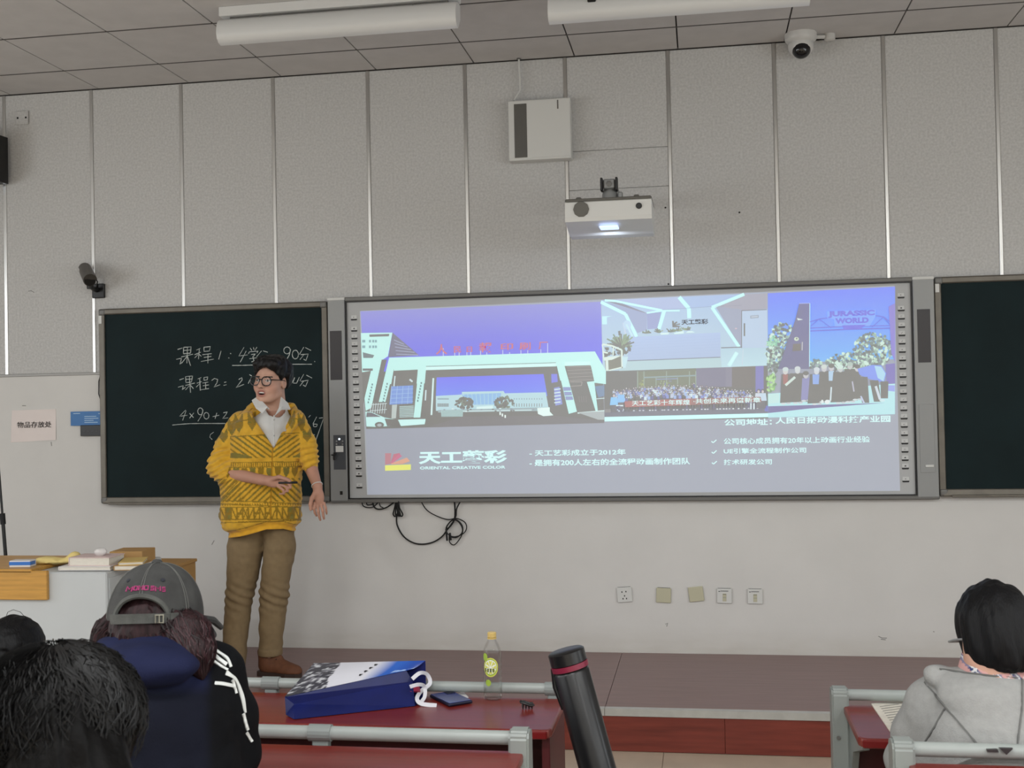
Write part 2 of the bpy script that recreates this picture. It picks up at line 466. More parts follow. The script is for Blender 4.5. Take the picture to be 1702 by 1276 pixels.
ceil = tag(MB().box(RX0, RX1, RY, 0.2, RZ + 0.012, RZ + 0.1).box(RX0, RX1, RY, -4.0, RZ, RZ + 0.011).build('ceiling', M['joint']), kind='structure')
ceil.data.materials.append(M['tile'])
for p_ in ceil.data.polygons:
    if p_.center.z < RZ + 0.01: p_.material_index = 1
tile_me = None
D1 = 0.3983
rows = [(0.0, D1)] + [(D1 + 0.6 * i, D1 + 0.6 * (i + 1)) for i in range(6)]
for ri, (a, b) in enumerate(rows):
    b = min(b, 4.0)
    if b - a < 0.05: continue
    for k in range(-4, 15):
        x0 = 0.0485 + (k - 0) * 0.6
        key = ri
        t = MB().box(x0 + 0.004, x0 + 0.596, -b + 0.0065, -a - 0.0065, RZ, RZ + 0.014, bev=0.001)
        t.build('ceiling_tile', M['tile'], ceil)
M['runner'] = mat('ceiling_runner', (84, 80, 77), 0.8)
for a, b in rows[:-1]:
    MB().box(RX0, RX1, -b - 0.006, -b + 0.006, RZ - 0.0012, RZ + 0.004).build('grid_runner', M['runner'], ceil)
tag(MB().box(RX0, RX1, -0.006, 0.0, RZ - 0.006, RZ).build('trim_1', M['joint']), kind='structure')

# floor with tiles near the platform, low tiers for the seat rows
PLAT_Z, PLAT_Y = 0.20, -1.233
PLAT_X0 = RX0
floor = tag(MB().box(RX0, RX1, RY, 0.2, -0.1, -0.006).box(RX0, RX1, RY, -2.5, -0.006, 0.0).build('floor', M['floor']), kind='structure')
fx = float(onz(1102, 1262, 0)[0])
for i in range(-5, 7):
    for j in range(0, 3):
        if fx + i * 0.8 + 0.8 > RX1 or fx + i * 0.8 < RX0: continue
        y1 = -0.1 - j * 0.8; y0 = max(y1 - 0.8, -2.5)
        MB().box(fx + i * 0.8 + 0.0015, fx + i * 0.8 + 0.7985, y0 + 0.0015, y1 - 0.0015, -0.006, 0.0, bev=0.001).build('floor_tile', M['floor'], floor)
STEP = 0.08
tag(MB().box(RX0, 8.0, RY, -3.70, 0, STEP, bev=0.004).build('floor_tier', M['floor']), kind='structure')
tag(MB().box(RX0, 8.0, RY, -4.52, STEP, 2 * STEP, bev=0.004).build('floor_tier', M['floor']), kind='structure')

plat = tag(MB().box(PLAT_X0, RX1, PLAT_Y + 0.02, 0.0, 0, PLAT_Z - 0.012).build('platform', M['riser']), kind='structure')
xs = float(onz(1005, 1177, PLAT_Z)[0])
cuts = [PLAT_X0, xs, xs + 2.44, RX1]
for a, b in zip(cuts, cuts[1:]):
    MB().box(a + 0.001, b - 0.001, PLAT_Y + 0.012, -0.003, PLAT_Z - 0.012, PLAT_Z, bev=0.001).build('deck_board', M['wood_dark'], plat)
    MB().prism([(PLAT_Y, PLAT_Z - 0.034), (PLAT_Y - 0.003, PLAT_Z - 0.032), (PLAT_Y - 0.003, PLAT_Z), (PLAT_Y, PLAT_Z + 0.003), (PLAT_Y + 0.03, PLAT_Z + 0.003), (PLAT_Y + 0.03, PLAT_Z + 0.0005), (PLAT_Y + 0.004, PLAT_Z - 0.002), (PLAT_Y + 0.004, PLAT_Z - 0.034)], a + 0.001, b - 0.001, axis='x').build('nosing', M['alu'], plat)
xr = float(ony(1205, 1220, PLAT_Y)[0])
rc = [PLAT_X0, xr - 1.22, xr, xr + 1.22, xr + 2.44, RX1]
for a, b in zip(rc, rc[1:]):
    MB().box(a + 0.0008, b - 0.0008, PLAT_Y + 0.004, PLAT_Y + 0.02, 0.002, PLAT_Z - 0.02, bev=0.001).build('riser_board', M['riser'], plat)

# ------------------------------------------------------------------ blackboards
def blackboard(x0, x1, label, z0=1.078, z1=2.287):
    t = thing('blackboard', label, 'blackboard', ((x0 + x1) / 2, -0.02, z0))
    MB().box(x0 + 0.03, x1 - 0.03, -0.026, -0.004, z0 + 0.03, z1 - 0.03).build('writing_surface', M['board'], t)
    fw = 0.036
    f = MB()
    f.prism([(-0.002, z1 - fw), (-0.034, z1 - fw), (-0.040, z1 - fw + 0.006), (-0.040, z1 - 0.008), (-0.032, z1), (-0.002, z1)], x0 + 0.02, x1 - 0.02, axis='x')
    f.prism([(-0.002, z0), (-0.046, z0), (-0.048, z0 + 0.008), (-0.040, z0 + fw), (-0.034, z0 + fw + 0.004), (-0.002, z0 + fw + 0.004)], x0 + 0.02, x1 - 0.02, axis='x')
    f.box(x0, x0 + fw, -0.040, -0.002, z0 + 0.02, z1 - 0.02, bev=0.004)
    f.box(x1 - fw, x1, -0.040, -0.002, z0 + 0.02, z1 - 0.02, bev=0.004)
    f.build('frame', M['board_frame'], t)
    for cx, cz in ((x0, z0), (x1, z0), (x0, z1), (x1, z1)):
        sx = 1 if cx == x0 else -1; sz = 1 if cz == z0 else -1
        MB().box(min(cx, cx + sx * 0.045), max(cx, cx + sx * 0.045), -0.046, -0.002, min(cz, cz + sz * 0.042), max(cz, cz + sz * 0.042), bev=0.012, seg=3).build('corner_cap', M['silver_dark'], t)
    MB().box(x0 + 0.06, x1 - 0.02, -0.062, -0.040, z0 - 0.004, z0 + 0.010, bev=0.003).build('chalk_tray', M['board_frame'], t)
    return t
bb_left = blackboard(0.650, 2.128, 'green-black blackboard with chalk writing, hung behind the standing speaker')
bb_right = blackboard(5.620, 7.10, 'empty green-black blackboard cut by the right edge of the view', z0=1.090, z1=2.300)
MB().box(0.651, 0.672, -0.044, -0.0405, 2.195, 2.245, bev=0.0005).build('sticker', M['white_plastic'], bb_left)
MB().box(5.624, 5.645, -0.044, -0.0405, 2.215, 2.262, bev=0.0005).build('sticker', M['white_plastic'], bb_right)
MB().tube([(0.652, -0.012, 1.90), (0.634, -0.016, 1.84), (0.632, -0.016, 1.76), (0.650, -0.012, 1.70)], 0.0035, 6).build('cable', M['black'], bb_left, smooth=True)

# ------------------------------------------------------------------ interactive whiteboard between the two blackboards
wb = thing('interactive_whiteboard', 'wide interactive whiteboard in a grey frame, showing a projected company slide', 'whiteboard', (3.87, -0.02, 1.075))
WX0, WX1, WZ0, WZ1 = 2.250, 5.494, 1.103, 2.274
M['wb_surface'] = mat('whiteboard_surface', (184, 185, 185), 0.5, spec=0.3)
MB().box(WX0, WX1, -0.030, -0.006, WZ0, WZ1).build('board_surface', M['wb_surface'], wb)
f = MB()
f.box(2.136, 5.505, -0.046, -0.004, WZ1 + 0.006, WZ1 + 0.030, bev=0.004)
f.box(2.136, 5.618, -0.050, -0.004, WZ0 - 0.028, WZ0 - 0.006, bev=0.004)
f.build('frame', M['silver_dark'], wb)
e = MB()
e.box(WX0 - 0.007, WX1 + 0.007, -0.041, -0.028, WZ1, WZ1 + 0.007); e.box(WX0 - 0.007, WX1 + 0.007, -0.041, -0.028, WZ0 - 0.007, WZ0)
e.box(WX0 - 0.007, WX0, -0.041, -0.028, WZ0, WZ1); e.box(WX1, WX1 + 0.007, -0.041, -0.028, WZ0, WZ1)
e.build('inner_edge', M['black'], wb)
def module(x0, x1):
    return MB().box(x0, x1, -0.052, -0.004, WZ0 - 0.016, WZ1 + 0.022, bev=0.003).build('side_module', M['silver'], wb)
ml = module(2.136, WX0 - 0.009); mr = module(WX1 + 0.009, 5.616)
for mo, x0, x1 in ((ml, 2.136, WX0 - 0.009), (mr, WX1 + 0.009, 5.616)):
    MB().box(x0 - 0.001, x1 + 0.001, -0.054, -0.003, WZ1 + 0.014, WZ1 + 0.030, bev=0.002).build('top_cap', M['white_plastic'], mo)
def rect_on(p0, p1, y):
    a = ony(*p0, y); b = ony(*p1, y); return min(a[0], b[0]), max(a[0], b[0]), min(a[2], b[2]), max(a[2], b[2])
x0, x1, z0, z1 = rect_on((548, 550), (569, 631), -0.053)
MB().box(x0, x1, -0.0535, -0.051, z0, z1, bev=0.0006).build('speaker_grille', M['dark_panel'], ml)
x0, x1, z0, z1 = rect_on((1524, 514), (1548, 602), -0.053)
MB().box(x0, x1, -0.0535, -0.051, z0, z1, bev=0.0006).build('speaker_grille', M['dark_panel'], mr)
x0, x1, z0, z1 = rect_on((554, 723), (575, 780), -0.053)
M['ctrl'] = mat('control_panel_grey', (70, 73, 78), 0.4)
MB().box(x0, x1, -0.054, -0.051, z0, z1, bev=0.0006).build('control_panel', M['ctrl'], ml)
M['lamp_led'] = mat('indicator_lamp', (230, 240, 255), 0.4)
M['lamp_led'].node_tree.nodes['Principled BSDF'].inputs['Emission Color'].default_value = (0.8, 0.9, 1, 1)
M['lamp_led'].node_tree.nodes['Principled BSDF'].inputs['Emission Strength'].default_value = 1.5
def disc_on(px, py, r, y, name, m, par, dep=0.003):
    c = ony(px, py, y)
    return MB().lathe([(r, 0), (r, -dep * 0.7), (r * 0.8, -dep)], (c[0], y, c[2]), 12, 'y').build(name, m, par)
disc_on(564, 729.5, 0.006, -0.054, 'indicator', M['lamp_led'], ml)
for px, py in ((559.5, 733), (569.5, 733), (559.5, 738), (569.5, 738)):
    disc_on(px, py, 0.005, -0.054, 'button', M['silver'], ml)
x0, x1, z0, z1 = rect_on((558, 741), (571, 751), -0.054)
MB().box(x0, x1, -0.058, -0.0535, z0, z1, bev=0.001).build('display_window', M['white_plastic'], ml)
c = ony(557, 756, -0.06)
k = MB().box(c[0] - 0.006, c[0] + 0.006, -0.075, -0.054, c[2] - 0.004, c[2] + 0.016, bev=0.002)
k.box(c[0] - 0.012, c[0] + 0.002, -0.066, -0.056, c[2] - 0.030, c[2], bev=0.003); k.box(c[0] - 0.022, c[0], -0.070, -0.060, c[2] - 0.003, c[2] + 0.004, bev=0.001)
k.build('key', M['black'], ml)
x0, x1, z0, z1 = rect_on((565, 816), (569.5, 822), -0.053)
MB().box(x0, x1, -0.0535, -0.051, z0, z1).build('lock_slot', M['black'], ml)
x0, x1, z0, z1 = rect_on((1527, 672), (1555, 785), -0.053)
MB().box(x0, x1, -0.0545, -0.051, z0, z1, bev=0.0012).build('hatch_door', M['silver'], mr)
x0, x1, z0, z1 = rect_on((1538, 772), (1552, 776), -0.053)
MB().box(x0, x1, -0.060, -0.054, z0, z1, bev=0.0015).build('handle', M['white_plastic'], mr)

# icon columns printed left and right of the projected picture: raised keys with a dark foot
M['icon'] = mat('icon_key', (206, 207, 206), 0.5)
kb = MB().box(-0.0165, 0.0165, -0.0016, 0, -0.0135, 0.0135, bev=0.003, seg=2)
def dn(y): return y
lk = [(588.2, 527.5)] + [(588.6 + (596.6 - 588.6) * i / 19, 546.2 + (787.5 - 546.2) * i / 19) for i in range(20)] + [(597.3, 806.5)]
rk = [(1497.4, 490.5)] + [(1497.8 + (1504.8 - 1497.8) * i / 19, 512 + (774.5 - 512) * i / 19) for i in range(20)] + [(1505.5, 796)]
key_me = foot_me = None
def glyph(kind, cx, cz, par):
    b = MB(); y0, y1 = -0.0329, -0.0321; g = 0.0045
    if kind % 4 == 0: b.box(cx - g, cx + g, y0, y1, cz - 0.001, cz + 0.004).box(cx - g * 0.4, cx + g * 0.5, y0, y1, cz + 0.004, cz + 0.006)
    elif kind % 4 == 1: b.box(cx - g, cx + g, y0, y1, cz + 0.004, cz + 0.005).box(cx - g, cx + g, y0, y1, cz - 0.001, cz).box(cx - g, cx - g + 0.001, y0, y1, cz, cz + 0.004)
    elif kind % 4 == 2: b.verts_faces([(cx - g, y0, cz - 0.002), (cx - g + 0.002, y0, cz - 0.002), (cx + g, y0, cz + 0.006), (cx + g - 0.002, y0, cz + 0.006)], [(0, 1, 2, 3)])
    else: b.verts_faces([(cx - g * 0.7, y0, cz - 0.001), (cx + g * 0.7, y0, cz + 0.002), (cx - g * 0.7, y0, cz + 0.005)], [(0, 1, 2)])
    return b.build('icon_glyph', M['dark_panel'], par)
for col_ in (lk, rk):
    for i, (px, py) in enumerate(col_):
        c = ony(px, py, -0.031)
        if key_me is None:
            ko = MB().box(-0.0175, 0.0175, -0.0016, 0.001, -0.012, 0.013, bev=0.0012).build('icon_key', M['icon']); key_me = ko.data
            fo = MB().prism([(-0.0185, -0.0125), (-0.0155, -0.0175), (0.0155, -0.0175), (0.0185, -0.0135), (0.0185, -0.0085), (-0.0185, -0.0085)], -0.0028, 0.001).build('icon_foot', M['black']); foot_me = fo.data
            bpy.data.objects.remove(ko); bpy.data.objects.remove(fo)
        o = bpy.data.objects.new('icon_key', key_me); C.objects.link(o); o.parent = wb
        o.location = Vector((c[0], -0.0305, c[2])) - wb.location
        q = bpy.data.objects.new('icon_foot', foot_me); C.objects.link(q); q.parent = o
        glyph([3, 0, 1, 1, 2, 2, 3, 3, 1, 1, 1, 3, 2, 3, 2, 1, 3, 1, 1, 0, 0, 3][i], c[0], c[2] - 0.001, None)
        g_ = C.objects[-1]; g_.parent = o
        g_.data.transform(Matrix.Translation(-Vector((c[0], -0.0305, c[2]))))
# ------------------------------------------------------------------ the projected slide: light thrown on the whiteboard
AMBIENT = np.array(lin((131, 130, 130)))
def glow(rgb): return tuple(np.maximum(np.array(lin(rgb)) - AMBIENT, 0.0))
M['slide'] = mat_attr('projected_light', rough=0.5, emit=1.0, base=False, spec=0.3)
M['slide'].node_tree.nodes['Principled BSDF'].inputs['Base Color'].default_value = (*lin((176, 177, 176)), 1)
def mat_glow(name, rgb):
    m = mat(name, (176, 177, 176), 0.5, spec=0.3); b = m.node_tree.nodes['Principled BSDF']
    b.inputs['Emission Color'].default_value = (*glow(rgb), 1); b.inputs['Emission Strength'].default_value = 1.0
    return m

class Picture:
    """flat coloured print: polygons laid one over another"""
    def __init__(s, ox, oy, sc, y0): s.o = (ox, oy, sc); s.y = y0; s.V = []; s.F = []; s.c = []; s.n = 0
    def w(s, p):
        q = ony(s.o[0] + p[0] / s.o[2], s.o[1] + p[1] / s.o[2], -0.0305); return q[0], q[2]
    def poly(s, pts, rgb, rgb2=None):
        y = s.y - 0.000004 * s.n; s.n += 1
        b = len(s.V)
        for i, p in enumerate(pts):
            x, z = s.w(p); s.V.append((x, y, z))
            s.c.append(glow(rgb if (rgb2 is None or i < len(pts) // 2) else rgb2))
        s.F.append(list(range(b, b + len(pts))))
    def rect(s, x0, y0, x1, y1, rgb, rgb2=None, sk=0.0):
        d = (x1 - x0) * sk
        s.poly([(x0, y0), (x1, y0 + d), (x1, y1 + d), (x0, y1)], rgb, rgb2)
    def line(s, pts, wd, rgb):
        for a, b in zip(pts, pts[1:]):
            dx, dy = b[0] - a[0], b[1] - a[1]; L = math.hypot(dx, dy) or 1; nx, ny = -dy / L * wd / 2, dx / L * wd / 2
            s.poly([(a[0] + nx, a[1] + ny), (b[0] + nx, b[1] + ny), (b[0] - nx, b[1] - ny), (a[0] - nx, a[1] - ny)], rgb)
    def disc(s, cx, cy, rx, ry, rgb, n=8, rot=0.0, rnd=None):
        pts = []
        for k in range(n):
            a = 2 * math.pi * k / n; j = 1 + (rnd.uniform(-0.35, 0.35) if rnd else 0)
            x, y = rx * math.cos(a) * j, ry * math.sin(a) * j
            pts.append((cx + x * math.cos(rot) - y * math.sin(rot), cy + x * math.sin(rot) + y * math.cos(rot)))
        s.poly(pts, rgb)
    def build(s, name, parent):
        me = bpy.data.meshes.new(name); me.from_pydata(s.V, [], s.F); me.update()
        me.transform(inv_loc(parent))
        a = me.color_attributes.new('Col', 'FLOAT_COLOR', 'POINT')
        a.data.foreach_set('color', np.concatenate([np.array(s.c), np.ones((len(s.c), 1))], 1).astype(np.float32).ravel())
        return link_mesh(name, me, M['slide'], parent)

bg = Picture(0, 0, 1, -0.0302)
x0, y0 = 600, 517
bg.poly([(600, 516.5), (1487, 474.5), (1496, 815.5), (612, 822)], (163, 167, 180))
bg.poly([(598, 517), (600, 517), (612, 822), (610, 822)], (166, 170, 176))
slide = bg.build('projected_slide', wb)

rnd = random.Random(4)
# --- gate photograph
g = Picture(590, 500, 4.0524, -0.0305)
CY, CG, CL = (196, 240, 236), (124, 121, 122), (186, 216, 224)
for i in range(6):                      # the sky of the print, deeper towards the roofs
    a, b = i / 6, (i + 1) / 6
    ca = tuple(np.array((152, 152, 216)) * (1 - a) + np.array((116, 114, 236)) * a); cb = tuple(np.array((152, 152, 216)) * (1 - b) + np.array((116, 114, 236)) * b)
    L = lambda t: (36 + t * 30, 70 + t * 420); R_ = lambda t: (1656 + t * 12, 5 + t * 440)
    g.poly([L(a), R_(a), R_(b), L(b)], ca, cb)
g.poly([(48, 480), (1668, 430), (1680, 815), (76, 862)], CG)
g.poly([(76, 862), (480, 850), (760, 770), (1240, 760), (1680, 810), (1678, 822)], (134, 132, 136))
g.poly([(40, 216), (252, 213), (222, 372), (180, 400), (110, 720), (72, 740), (48, 480)], CY)
g.poly([(252, 213), (432, 366), (225, 378)], (128, 128, 150))
for i in range(5): g.line([(262 + i * 4, 262 + i * 24), (330 + i * 24, 292 + i * 18)], 5, (170, 176, 200))
g.poly([(96, 226), (232, 222), (228, 238), (98, 242)], (110, 130, 135))
for yy in (262, 300):
    for xx in (48, 94, 116, 134): g.rect(xx, yy, xx + (22 if xx < 60 else 14), yy + 18, (140, 172, 182), sk=-0.03)
g.poly([(52, 345), (130, 365), (120, 384), (56, 384)], (120, 140, 146)); g.rect(52, 455, 120, 470, (120, 130, 135))
g.poly([(180, 395), (215, 395), (150, 640), (130, 700), (110, 720)], CG)
g.poly([(48, 480), (108, 470), (68, 640), (56, 700)], CG)
# the gate frame
g.poly([(230, 382), (1616, 340), (1690, 470), (1690, 530), (230, 560)], CY)
g.poly([(230, 382), (262, 455), (205, 680), (160, 680)], CY)
g.poly([(262, 455), (425, 445), (395, 780), (205, 780)], CG)
g.poly([(430, 440), (478, 440), (440, 785), (395, 785)], CY)
g.poly([(262, 452), (425, 443), (425, 462), (262, 470)], CY)
g.poly([(478, 462), (1360, 438), (1420, 700), (1440, 770), (450, 782)], CG)
g.poly([(478, 440), (1355, 415), (1356, 440), (478, 466)], (210, 246, 244)); g.line([(478, 441), (1355, 416)], 4, (110, 130, 135))
g.poly([(550, 515), (1270, 492), (1296, 640), (545, 640)], (112, 132, 240), (126, 150, 240))
g.poly([(545, 640), (720, 630), (720, 612), (1000, 606), (1010, 622), (1285, 615), (1306, 730), (545, 740)], CL)
g.poly([(722, 630), (985, 620), (975, 695), (745, 700)], (150, 190, 228))
for i in range(9): g.line([(730 + i * 28, 625), (748 + i * 25, 698)], 4, (180, 214, 232))
for i in range(24):
    x = 556 + i * 6.4 if i < 12 else 1070 + (i - 12) * 17
    g.rect(x, 690, x + 4, 712, (112, 124, 132))
    g.rect(x, 655, x + 5, 664, (140, 160, 172))
def tree(p, cx, cy, rx, ry, cols, n, size):
    for _ in range(n):
        a = rnd.uniform(0, 6.28); r = math.sqrt(rnd.random())
        p.disc(cx + rx * r * math.cos(a), cy + ry * r * math.sin(a), size * rnd.uniform(0.6, 1.3), size * rnd.uniform(0.5, 1.0), rnd.choice(cols), 6, rnd.uniform(0, 3), rnd)
tree(g, 740, 690, 62, 36, [(118, 122, 122), (140, 150, 140), (124, 130, 124)], 60, 12)
tree(g, 1005, 685, 62, 38, [(118, 122, 122), (140, 150, 140), (124, 130, 124)], 60, 12)
g.poly([(820, 712), (930, 705), (930, 728), (820, 732)], (214, 240, 240))
g.poly([(560, 735), (1300, 715), (1300, 740), (560, 752)], (160, 178, 184)); g.line([(720, 742), (1190, 735)], 7, (206, 226, 228))
for i in range(22): g.disc(rnd.uniform(560, 1300), rnd.uniform(722, 748), 8, 5, rnd.choice([(214, 230, 232), (112, 114, 118), (150, 160, 170)]), 6)
g.poly([(580, 738), (728, 734), (726, 778), (582, 780)], (178, 206, 206)); 
for i in range(5): g.line([(584, 744 + i * 8), (726, 740 + i * 8)], 2, (130, 145, 150))
for x, y in ((978, 758), (993, 768), (1012, 778)): g.rect(x - 5, y - 10, x + 5, y + 10, (226, 240, 238))
g.poly([(1228, 720), (1312, 716), (1312, 745), (1336, 770), (1270, 776), (1232, 760)], (224, 244, 242))
g.line([(528, 520), (515, 768)], 11, (214, 240, 240)); g.line([(478, 600), (474, 670)], 9, (206, 226, 230)); g.line([(270, 505), (262, 580)], 8, (206, 226, 230)); g.line([(368, 528), (388, 544)], 12, (206, 220, 226))
g.poly([(245, 576), (392, 568), (388, 690), (232, 698)], (134, 162, 220))
for i in range(4): g.line([(248 + i * 38, 572), (240 + i * 38, 694)], 3, (176, 200, 232)); g.line([(243, 600 + i * 28), (392, 592 + i * 28)], 3, (170, 196, 230))
for i in range(8): g.line([(300, 712 + i * 10), (396, 708 + i * 10)], 5, (188, 214, 214))
g.poly([(250, 700), (284, 698), (276, 790), (246, 792)], (190, 200, 198))
for i in range(7): g.line([(110 + i * 16, 688), (102 + i * 16, 758)], 4, (206, 220, 222))
g.line([(100, 700), (215, 690)], 4, (206, 220, 222)); g.line([(100, 740), (215, 730)], 4, (206, 220, 222))
for k in range(7):                      # the vertical lettering of the pillars, too small to read
    for x0_, y0_, dx in ((112, 556, -4.5), (212, 552, -4.5), (442, 546, -4.0)):
        g.rect(x0_ + dx * k, y0_ + 20 * k, x0_ + dx * k + 10, y0_ + 20 * k + 13, (120, 150, 156))
g.poly([(1360, 415), (1412, 412), (1495, 745), (1440, 760)], CY)
g.poly([(1412, 438), (1585, 430), (1625, 535), (1562, 545), (1622, 745), (1500, 752)], CG)
g.poly([(1412, 412), (1585, 408), (1586, 432), (1412, 438)], (206, 246, 244))
for i in range(9): g.line([(1428 + i * 2, 445 + i * 11.5), (1590 + i * 4, 438 + i * 11.2)], 3.4, (150, 144, 144) if i % 2 else (176, 170, 168))
g.line([(1450, 545), (1530, 545), (1525, 570), (1456, 574)], 4, (176, 170, 168))
for i in range(4): g.line([(1508 + i * 16, 640), (1514 + i * 15, 682)], 3, (152, 148, 150))
for yy in (580, 612, 642): g.poly([(1400 + (yy - 580) * 0.25, yy), (1450 + (yy - 580) * 0.25, yy), (1456 + (yy - 580) * 0.25, yy + 24), (1406 + (yy - 580) * 0.25, yy + 26)], (150, 160, 200))
g.poly([(1322, 492), (1362, 492), (1366, 545), (1324, 552)], (140, 142, 226)); g.poly([(1340, 585), (1378, 578), (1398, 695), (1350, 705)], (150, 160, 214))
for i in range(5): g.line([(1342, 598 + i * 22), (1385, 592 + i * 22)], 7, (216, 236, 238))
g.poly([(1588, 430), (1630, 400), (1690, 530), (1690, 560), (1565, 545), (1612, 540)], CY); g.poly([(1562, 545), (1612, 545), (1636, 745), (1622, 745)], CY)
g.poly([(1615, 575), (1680, 568), (1680, 640), (1640, 650)], (132, 150, 176)); g.line([(1615, 660), (1680, 655)], 5, (206, 226, 228)); g.line([(1500, 755), (1680, 740)], 9, (214, 236, 236))
g.poly([(1500, 752), (1680, 742), (1680, 800), (1640, 800)], (176, 184, 186))
# the white car at the left foot of the gate
g.poly([(70, 745), (110, 748), (200, 785), (280, 800), (308, 835), (160, 848), (78, 845)], (200, 240, 238)); g.poly([(80, 750), (112, 752), (176, 780), (76, 782)], (120, 130, 138))
g.disc(165, 834, 32, 20, (112, 112, 116), 10); g.disc(165, 836, 16, 10, (176, 186, 190), 8)
g.poly([(200, 792), (296, 800), (306, 838), (216, 842)], (118, 120, 124)); g.poly([(290, 800), (476, 795), (470, 830), (310, 842)], (206, 244, 242))
# red letters on the roof, on their posts
for x, y0_, y1_ in ((595, 318, 372), (672, 345, 370), (702, 340, 369), (754, 346, 367), (780, 344, 366), (846, 335, 364), (888, 346, 363), (996, 330, 360), (1042, 345, 359), (1118, 332, 356), (1164, 332, 355), (1252, 325, 352), (1298, 285, 350)):
    g.line([(x, y0_), (x, y1_)], 5, (206, 214, 232))
gate = g.build('slide_photo', slide)

# --- reception photograph
r = Picture(995, 480, 5.869, -0.0305)
r.poly([(24, 112), (1645, 38), (1650, 748), (40, 802)], (176, 198, 226), (186, 208, 220))
r.poly([(60, 112), (770, 82), (880, 190), (620, 205)], (178, 190, 222)); r.poly([(770, 82), (1400, 52), (1110, 170), (900, 190)], (172, 192, 226))
r.poly([(1400, 52), (1645, 40), (1645, 195), (1395, 210), (1140, 170)], (170, 170, 184)); r.poly([(1140, 170), (1395, 200), (1395, 575), (1360, 530)], (164, 170, 190))
r.poly([(40, 120), (470, 238), (470, 400), (380, 430), (270, 240)], (164, 174, 204)); r.poly([(470, 240), (610, 225), (580, 385), (475, 395)], (160, 168, 206))
r.poly([(50, 115), (150, 110), (470, 235), (440, 232)], (146, 146, 164))
WH = (200, 248, 248)
r.line([(22, 128), (262, 245), (370, 465)], 30, WH); r.line([(60, 112), (160, 118), (620, 210)], 20, WH); r.line([(470, 235), (620, 212), (790, 212)], 15, WH)
r.line([(640, 215), (588, 390)], 34, WH); r.line([(785, 80), (880, 190), (885, 285)], 38, WH); r.line([(1420, 52), (1105, 180), (1370, 565)], 30, WH)
r.line([(620, 205), (1100, 172)], 4, (150, 166, 196)); r.line([(1140, 170), (1395, 160)], 3, (150, 152, 170))
r.poly([(1395, 210), (1640, 200), (1645, 575), (1400, 580)], (186, 204, 226)); r.line([(1395, 580), (1395, 212), (1640, 202)], 7, (120, 124, 138)); r.line([(1422, 335), (1422, 460)], 14, (120, 120, 128))
r.poly([(1480, 262), (1560, 255), (1560, 282), (1480, 288)], (150, 160, 176)); r.poly([(1487, 267), (1553, 261), (1553, 276), (1487, 281)], (190, 200, 214))
r.line([(1195, 575), (1390, 568)], 9, (120, 128, 140)); r.poly([(1195, 580), (1650, 572), (1650, 748), (1200, 765)], (182, 208, 222), (190, 218, 228))
r.line([(1350, 620), (1270, 750)], 36, (204, 244, 246)); r.line([(1410, 590), (1400, 745)], 10, (196, 214, 226))
r.poly([(300, 470), (1188, 425), (1188, 665), (280, 700)], (178, 196, 228), (176, 192, 220)); r.line([(280, 702), (1188, 667)], 9, (134, 140, 156))
for i in range(7): r.line([(300, 500 + i * 28), (1188, 456 + i * 28)], 1.5, (168, 186, 218))
r.poly([(280, 705), (1188, 670), (1200, 765), (200, 800)], (184, 208, 214))
GR = [(120, 132, 122), (138, 152, 136), (156, 172, 150), (124, 126, 124)]
for cx, cy, rx in ((460, 412, 50), (580, 405, 55), (700, 400, 55), (780, 390, 60), (860, 380, 50)):
    for k in range(14):
        a = rnd.uniform(-3.1, 0.1); L = rx * rnd.uniform(0.4, 1.1)
        r.line([(cx, cy + 20), (cx + L * math.cos(a), cy + 18 + 0.7 * L * math.sin(a))], 10, rnd.choice(GR))
r.poly([(600, 430), (690, 425), (680, 442), (610, 446)], (214, 240, 240)); r.poly([(735, 430), (830, 408), (830, 434), (740, 440)], (214, 240, 240)); r.poly([(850, 428), (940, 424), (910, 412), (870, 414)], (214, 240, 240))
for k in range(70):
    a = rnd.uniform(-3.4, 0.4); L = rnd.uniform(40, 160)
    r.line([(220, 560), (220 + L * math.cos(a), 545 + 0.75 * L * math.sin(a))], 13, rnd.choice(GR))
for k in range(26): r.disc(rnd.uniform(60, 300), rnd.uniform(560, 660), 22, 16, rnd.choice([(120, 118, 116), (134, 138, 130), (124, 122, 122)]), 7, rnd.uniform(0, 3), rnd)
r.poly([(190, 412), (212, 408), (216, 450), (194, 452)], (120, 120, 126))
r.poly([(60, 690), (230, 640), (240, 770), (70, 800)], (140, 140, 132))
CR = (216, 232, 224)
r.line([(36, 540), (130, 555), (225, 595), (230, 760)], 17, CR); r.line([(40, 615), (90, 625)], 15, CR); r.poly([(60, 665), (225, 650), (130, 692), (50, 700)], CR); r.line([(80, 690), (85, 798)], 26, CR); r.line([(145, 570), (140, 650)], 12, CR); r.line([(100, 795), (225, 765)], 12, CR); r.line([(36, 540), (52, 690)], 12, CR)
r.poly([(230, 665), (288, 662), (262, 770), (236, 772)], (196, 224, 232))
r.line([(240, 330), (262, 440)], 16, (196, 210, 226)); r.disc(280, 350, 40, 46, (190, 214, 236), 10); r.line([(270, 345), (330, 460)], 20, (196, 226, 240)); r.poly([(34, 268), (130, 266), (80, 276), (80, 345), (34, 345)], (196, 238, 244))
r.disc(1340, 386, 12, 8, (206, 190, 200), 6)
r.poly([(716, 312), (732, 312), (736, 335), (760, 316), (770, 326), (748, 345), (795, 336), (792, 350), (750, 352), (808, 366), (760, 374), (720, 374)], (124, 118, 112))
reception = r.build('slide_photo', slide)

